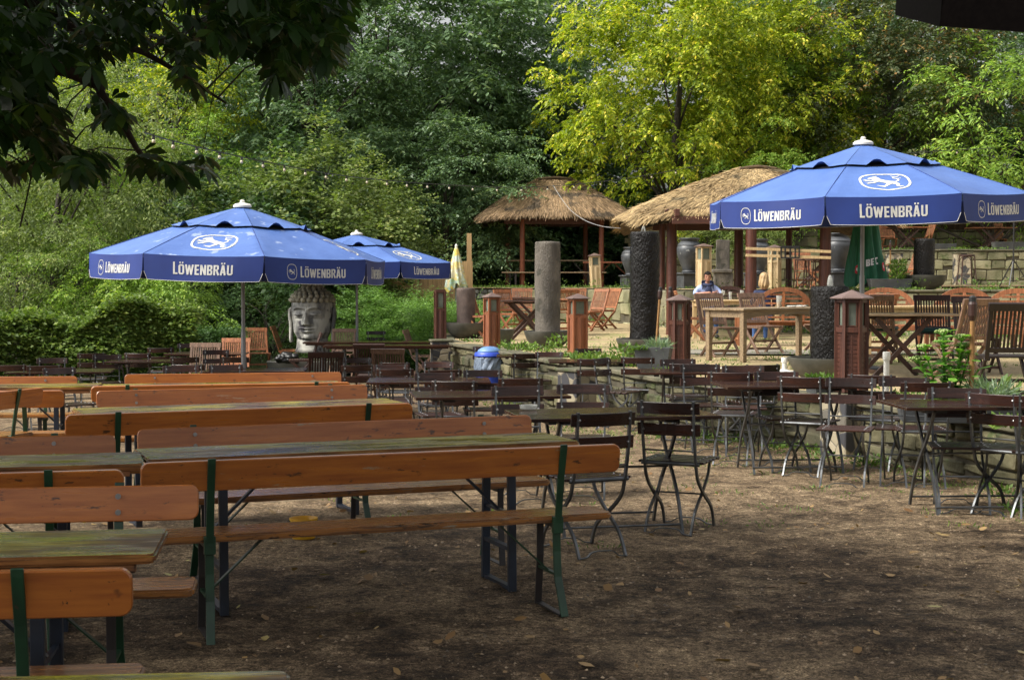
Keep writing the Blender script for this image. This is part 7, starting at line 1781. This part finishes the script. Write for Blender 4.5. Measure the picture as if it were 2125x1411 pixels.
def man():
    x, y = P(1471, 0, 29.95).x, 29.95; t = thing('person', 'dark haired person in a pale blue shirt sitting with arms crossed behind the pale table', 'person', (x, y, TZ)); hz = .51
    # clothed torso and upper arms: one continuous shape; looks to -y
    J = [((0, 0, hz + .0), (.165, .115)), ((0, .02, hz + .22), (.145, .10)), ((0, .03, hz + .38), (.165, .11)), ((0, .03, hz + .48), (.15, .09)), ((0, .02, hz + .54), (.060, .058)), ((-.155, .03, hz + .47), .068), ((.155, .03, hz + .47), .068), ((-.225, .0, hz + .40), .058), ((-.25, -.10, hz + .345), .050), ((.225, .0, hz + .40), .058), ((.25, -.10, hz + .345), .050)]
    skin_body('shirt', J, [(0, 1), (1, 2), (2, 3), (3, 4), (3, 5), (3, 6), (5, 7), (7, 8), (6, 9), (9, 10)], M['shirt'], t)
    B = [((0, .01, hz + .50), .052), ((0, -.005, hz + .57), .048), ((0, .0, hz + .62), .048)]
    skin_body('neck', B, [(0, 1), (1, 2)], M['skin'], t)
    # crossed forearms resting above the table edge
    fa = [((-.25, -.10, hz + .34), .044), ((-.13, -.21, hz + .36), .038), ((.05, -.235, hz + .38), .030)]; skin_body('forearm', fa, [(0, 1), (1, 2)], M['skin'], t)
    fb_ = [((.25, -.10, hz + .34), .044), ((.13, -.18, hz + .335), .038), ((-.04, -.18, hz + .355), .030)]; skin_body('forearm', fb_, [(0, 1), (1, 2)], M['skin'], t)
    hand(t, (.06, -.235, hz + .385), (1, .12, .12), (0, -1, .25), M['skin'], .45, 1, 1); hand(t, (-.05, -.175, hz + .36), (-1, .05, -.1), (0, -1, .4), M['skin'], .5, 1, -1)
    head_mesh('head', t, (.0, -.035, hz + .69), R_(-4), R_(6), .86, M['hair'])
    s_ = MB(); s_.tube(curve([(-.085, .03, hz + 0.535), (-.06, -.09, hz + 0.540), (.0, -.125, hz + 0.520), (.06, -.09, hz + 0.540), (.085, .03, hz + 0.535), (0, .085, hz + 0.565), (-.085, .03, hz + 0.535)], 5), [.032] * 31, 10, False); s_.ball((.01, -.13, hz + 0.425), .062, 12, 9, (1.05, .55, 1.6)); s_.ball((.045, -.13, hz + 0.345), .045, 10, 8, (.9, .5, 1.6)); s_.build('scarf', M['navy'], t, smooth=True)
    v = [((-.10, -.03, hz + 0.530), .026), ((-.13, .02, hz + 0.505), .030)]; 
    c = MB(); c.path(curve([(-.10, -.10, hz + 0.465), (-.115, -.02, hz + 0.565), (-.08, .07, hz + 0.595), (.0, .095, hz + 0.600), (.08, .07, hz + 0.595), (.115, -.02, hz + 0.565), (.10, -.10, hz + 0.465)], 4), .05, .014, (0, 0, 1)); c.build('collar', M['navy'], t, smooth=True)
    L_ = []
    for q in (-1, 1):
        Jl = [((q * .085, .02, .50), .10), ((q * .10, -.22, .51), .082), ((q * .11, -.42, .50), .062), ((q * .115, -.45, .28), .050), ((q * .12, -.47, .09), .040)]; skin_body('trouser_leg', Jl, [(0, 1), (1, 2), (2, 3), (3, 4)], M['jeans'], t)
        sh = MB(); sh.ball((q * .12, -.53, .042), .05, 12, 8, (.9, 2.3, .82)); sh.build('shoe', M['black'], t, smooth=True)
man()
def woman():
    x, y = P(1590, 0, 27.0).x, 27.0; t = thing('person', 'blond person in a navy top seen from behind, partly hidden by the hut post', 'person', (x, y, TZ)); hz = .46
    J = [((0, 0, hz + .05), (.16, .115)), ((0, .02, hz + .20), (.125, .095)), ((0, .03, hz + .35), (.14, .10)), ((0, .03, hz + .46), (.13, .085)), ((-.14, .03, hz + .46), .056), ((.14, .03, hz + .46), .056), ((-.19, .05, hz + .33), .046), ((-.20, .15, hz + .22), .042), ((.19, .05, hz + .33), .046), ((.20, .15, hz + .22), .042)]
    skin_body('top', J, [(0, 1), (1, 2), (2, 3), (3, 4), (3, 5), (4, 6), (6, 7), (5, 8), (8, 9)], M['navy'], t)
    skin_body('neck', [((0, .02, hz + .50), (.085, .06)), ((0, .02, hz + .57), .046), ((0, .03, hz + .64), .046)], [(0, 1), (1, 2)], M['skin'], t)
    for q in (-1, 1):
        skin_body('forearm', [((q * .20, .15, hz + .21), .038), ((q * .14, .32, hz + .29), .032), ((q * .08, .42, hz + .31), .026)], [(0, 1), (1, 2)], M['skin'], t)
        hand(t, (q * .07, .44, hz + .31), (-q * .5, .8, 0), (0, 0, 1), M['skin'], .3, .9, q)
        skin_body('trouser_leg', [((q * .08, .02, hz + .03), .095), ((q * .09, .25, hz + .04), .078), ((q * .10, .42, hz + .02), .058), ((q * .10, .44, hz - .2), .048), ((q * .10, .46, .08), .038)], [(0, 1), (1, 2), (2, 3), (3, 4)], M['jeans'], t)
        sh = MB(); sh.ball((q * .10, .51, .04), .045, 12, 8, (.9, 2.3, .82)); sh.build('shoe', M['black'], t, smooth=True)
    head_mesh('head', t, (0, .05, hz + .71), R_(180), 0, .86)
    h = MB(); rnd = random.Random(3)
    def fn(u, v):
        a = 2 * math.pi * u; face = max(0, math.cos(a - math.pi)) ** 3           # opening towards +y
        z = .10 * math.cos(math.pi * min(v, .5)) - max(0, v - .5) * .38 * (1 - .75 * face); r = math.sin(math.pi * min(v, .5)) * (1 + .10 * math.sin(a * 9 + v * 8) * v + .15 * sstep(.5, .75, v) - .35 * sstep(.85, 1, v))
        return Vector((.080 * r * math.sin(a), .04 - .092 * r * math.cos(a) * (1 - .25 * face), hz + .72 + z + .008 * math.sin(a * 14) * v))
    h.grid(fn, 64, 26); h.build('hair', M['blond'], t, smooth=True)
woman()
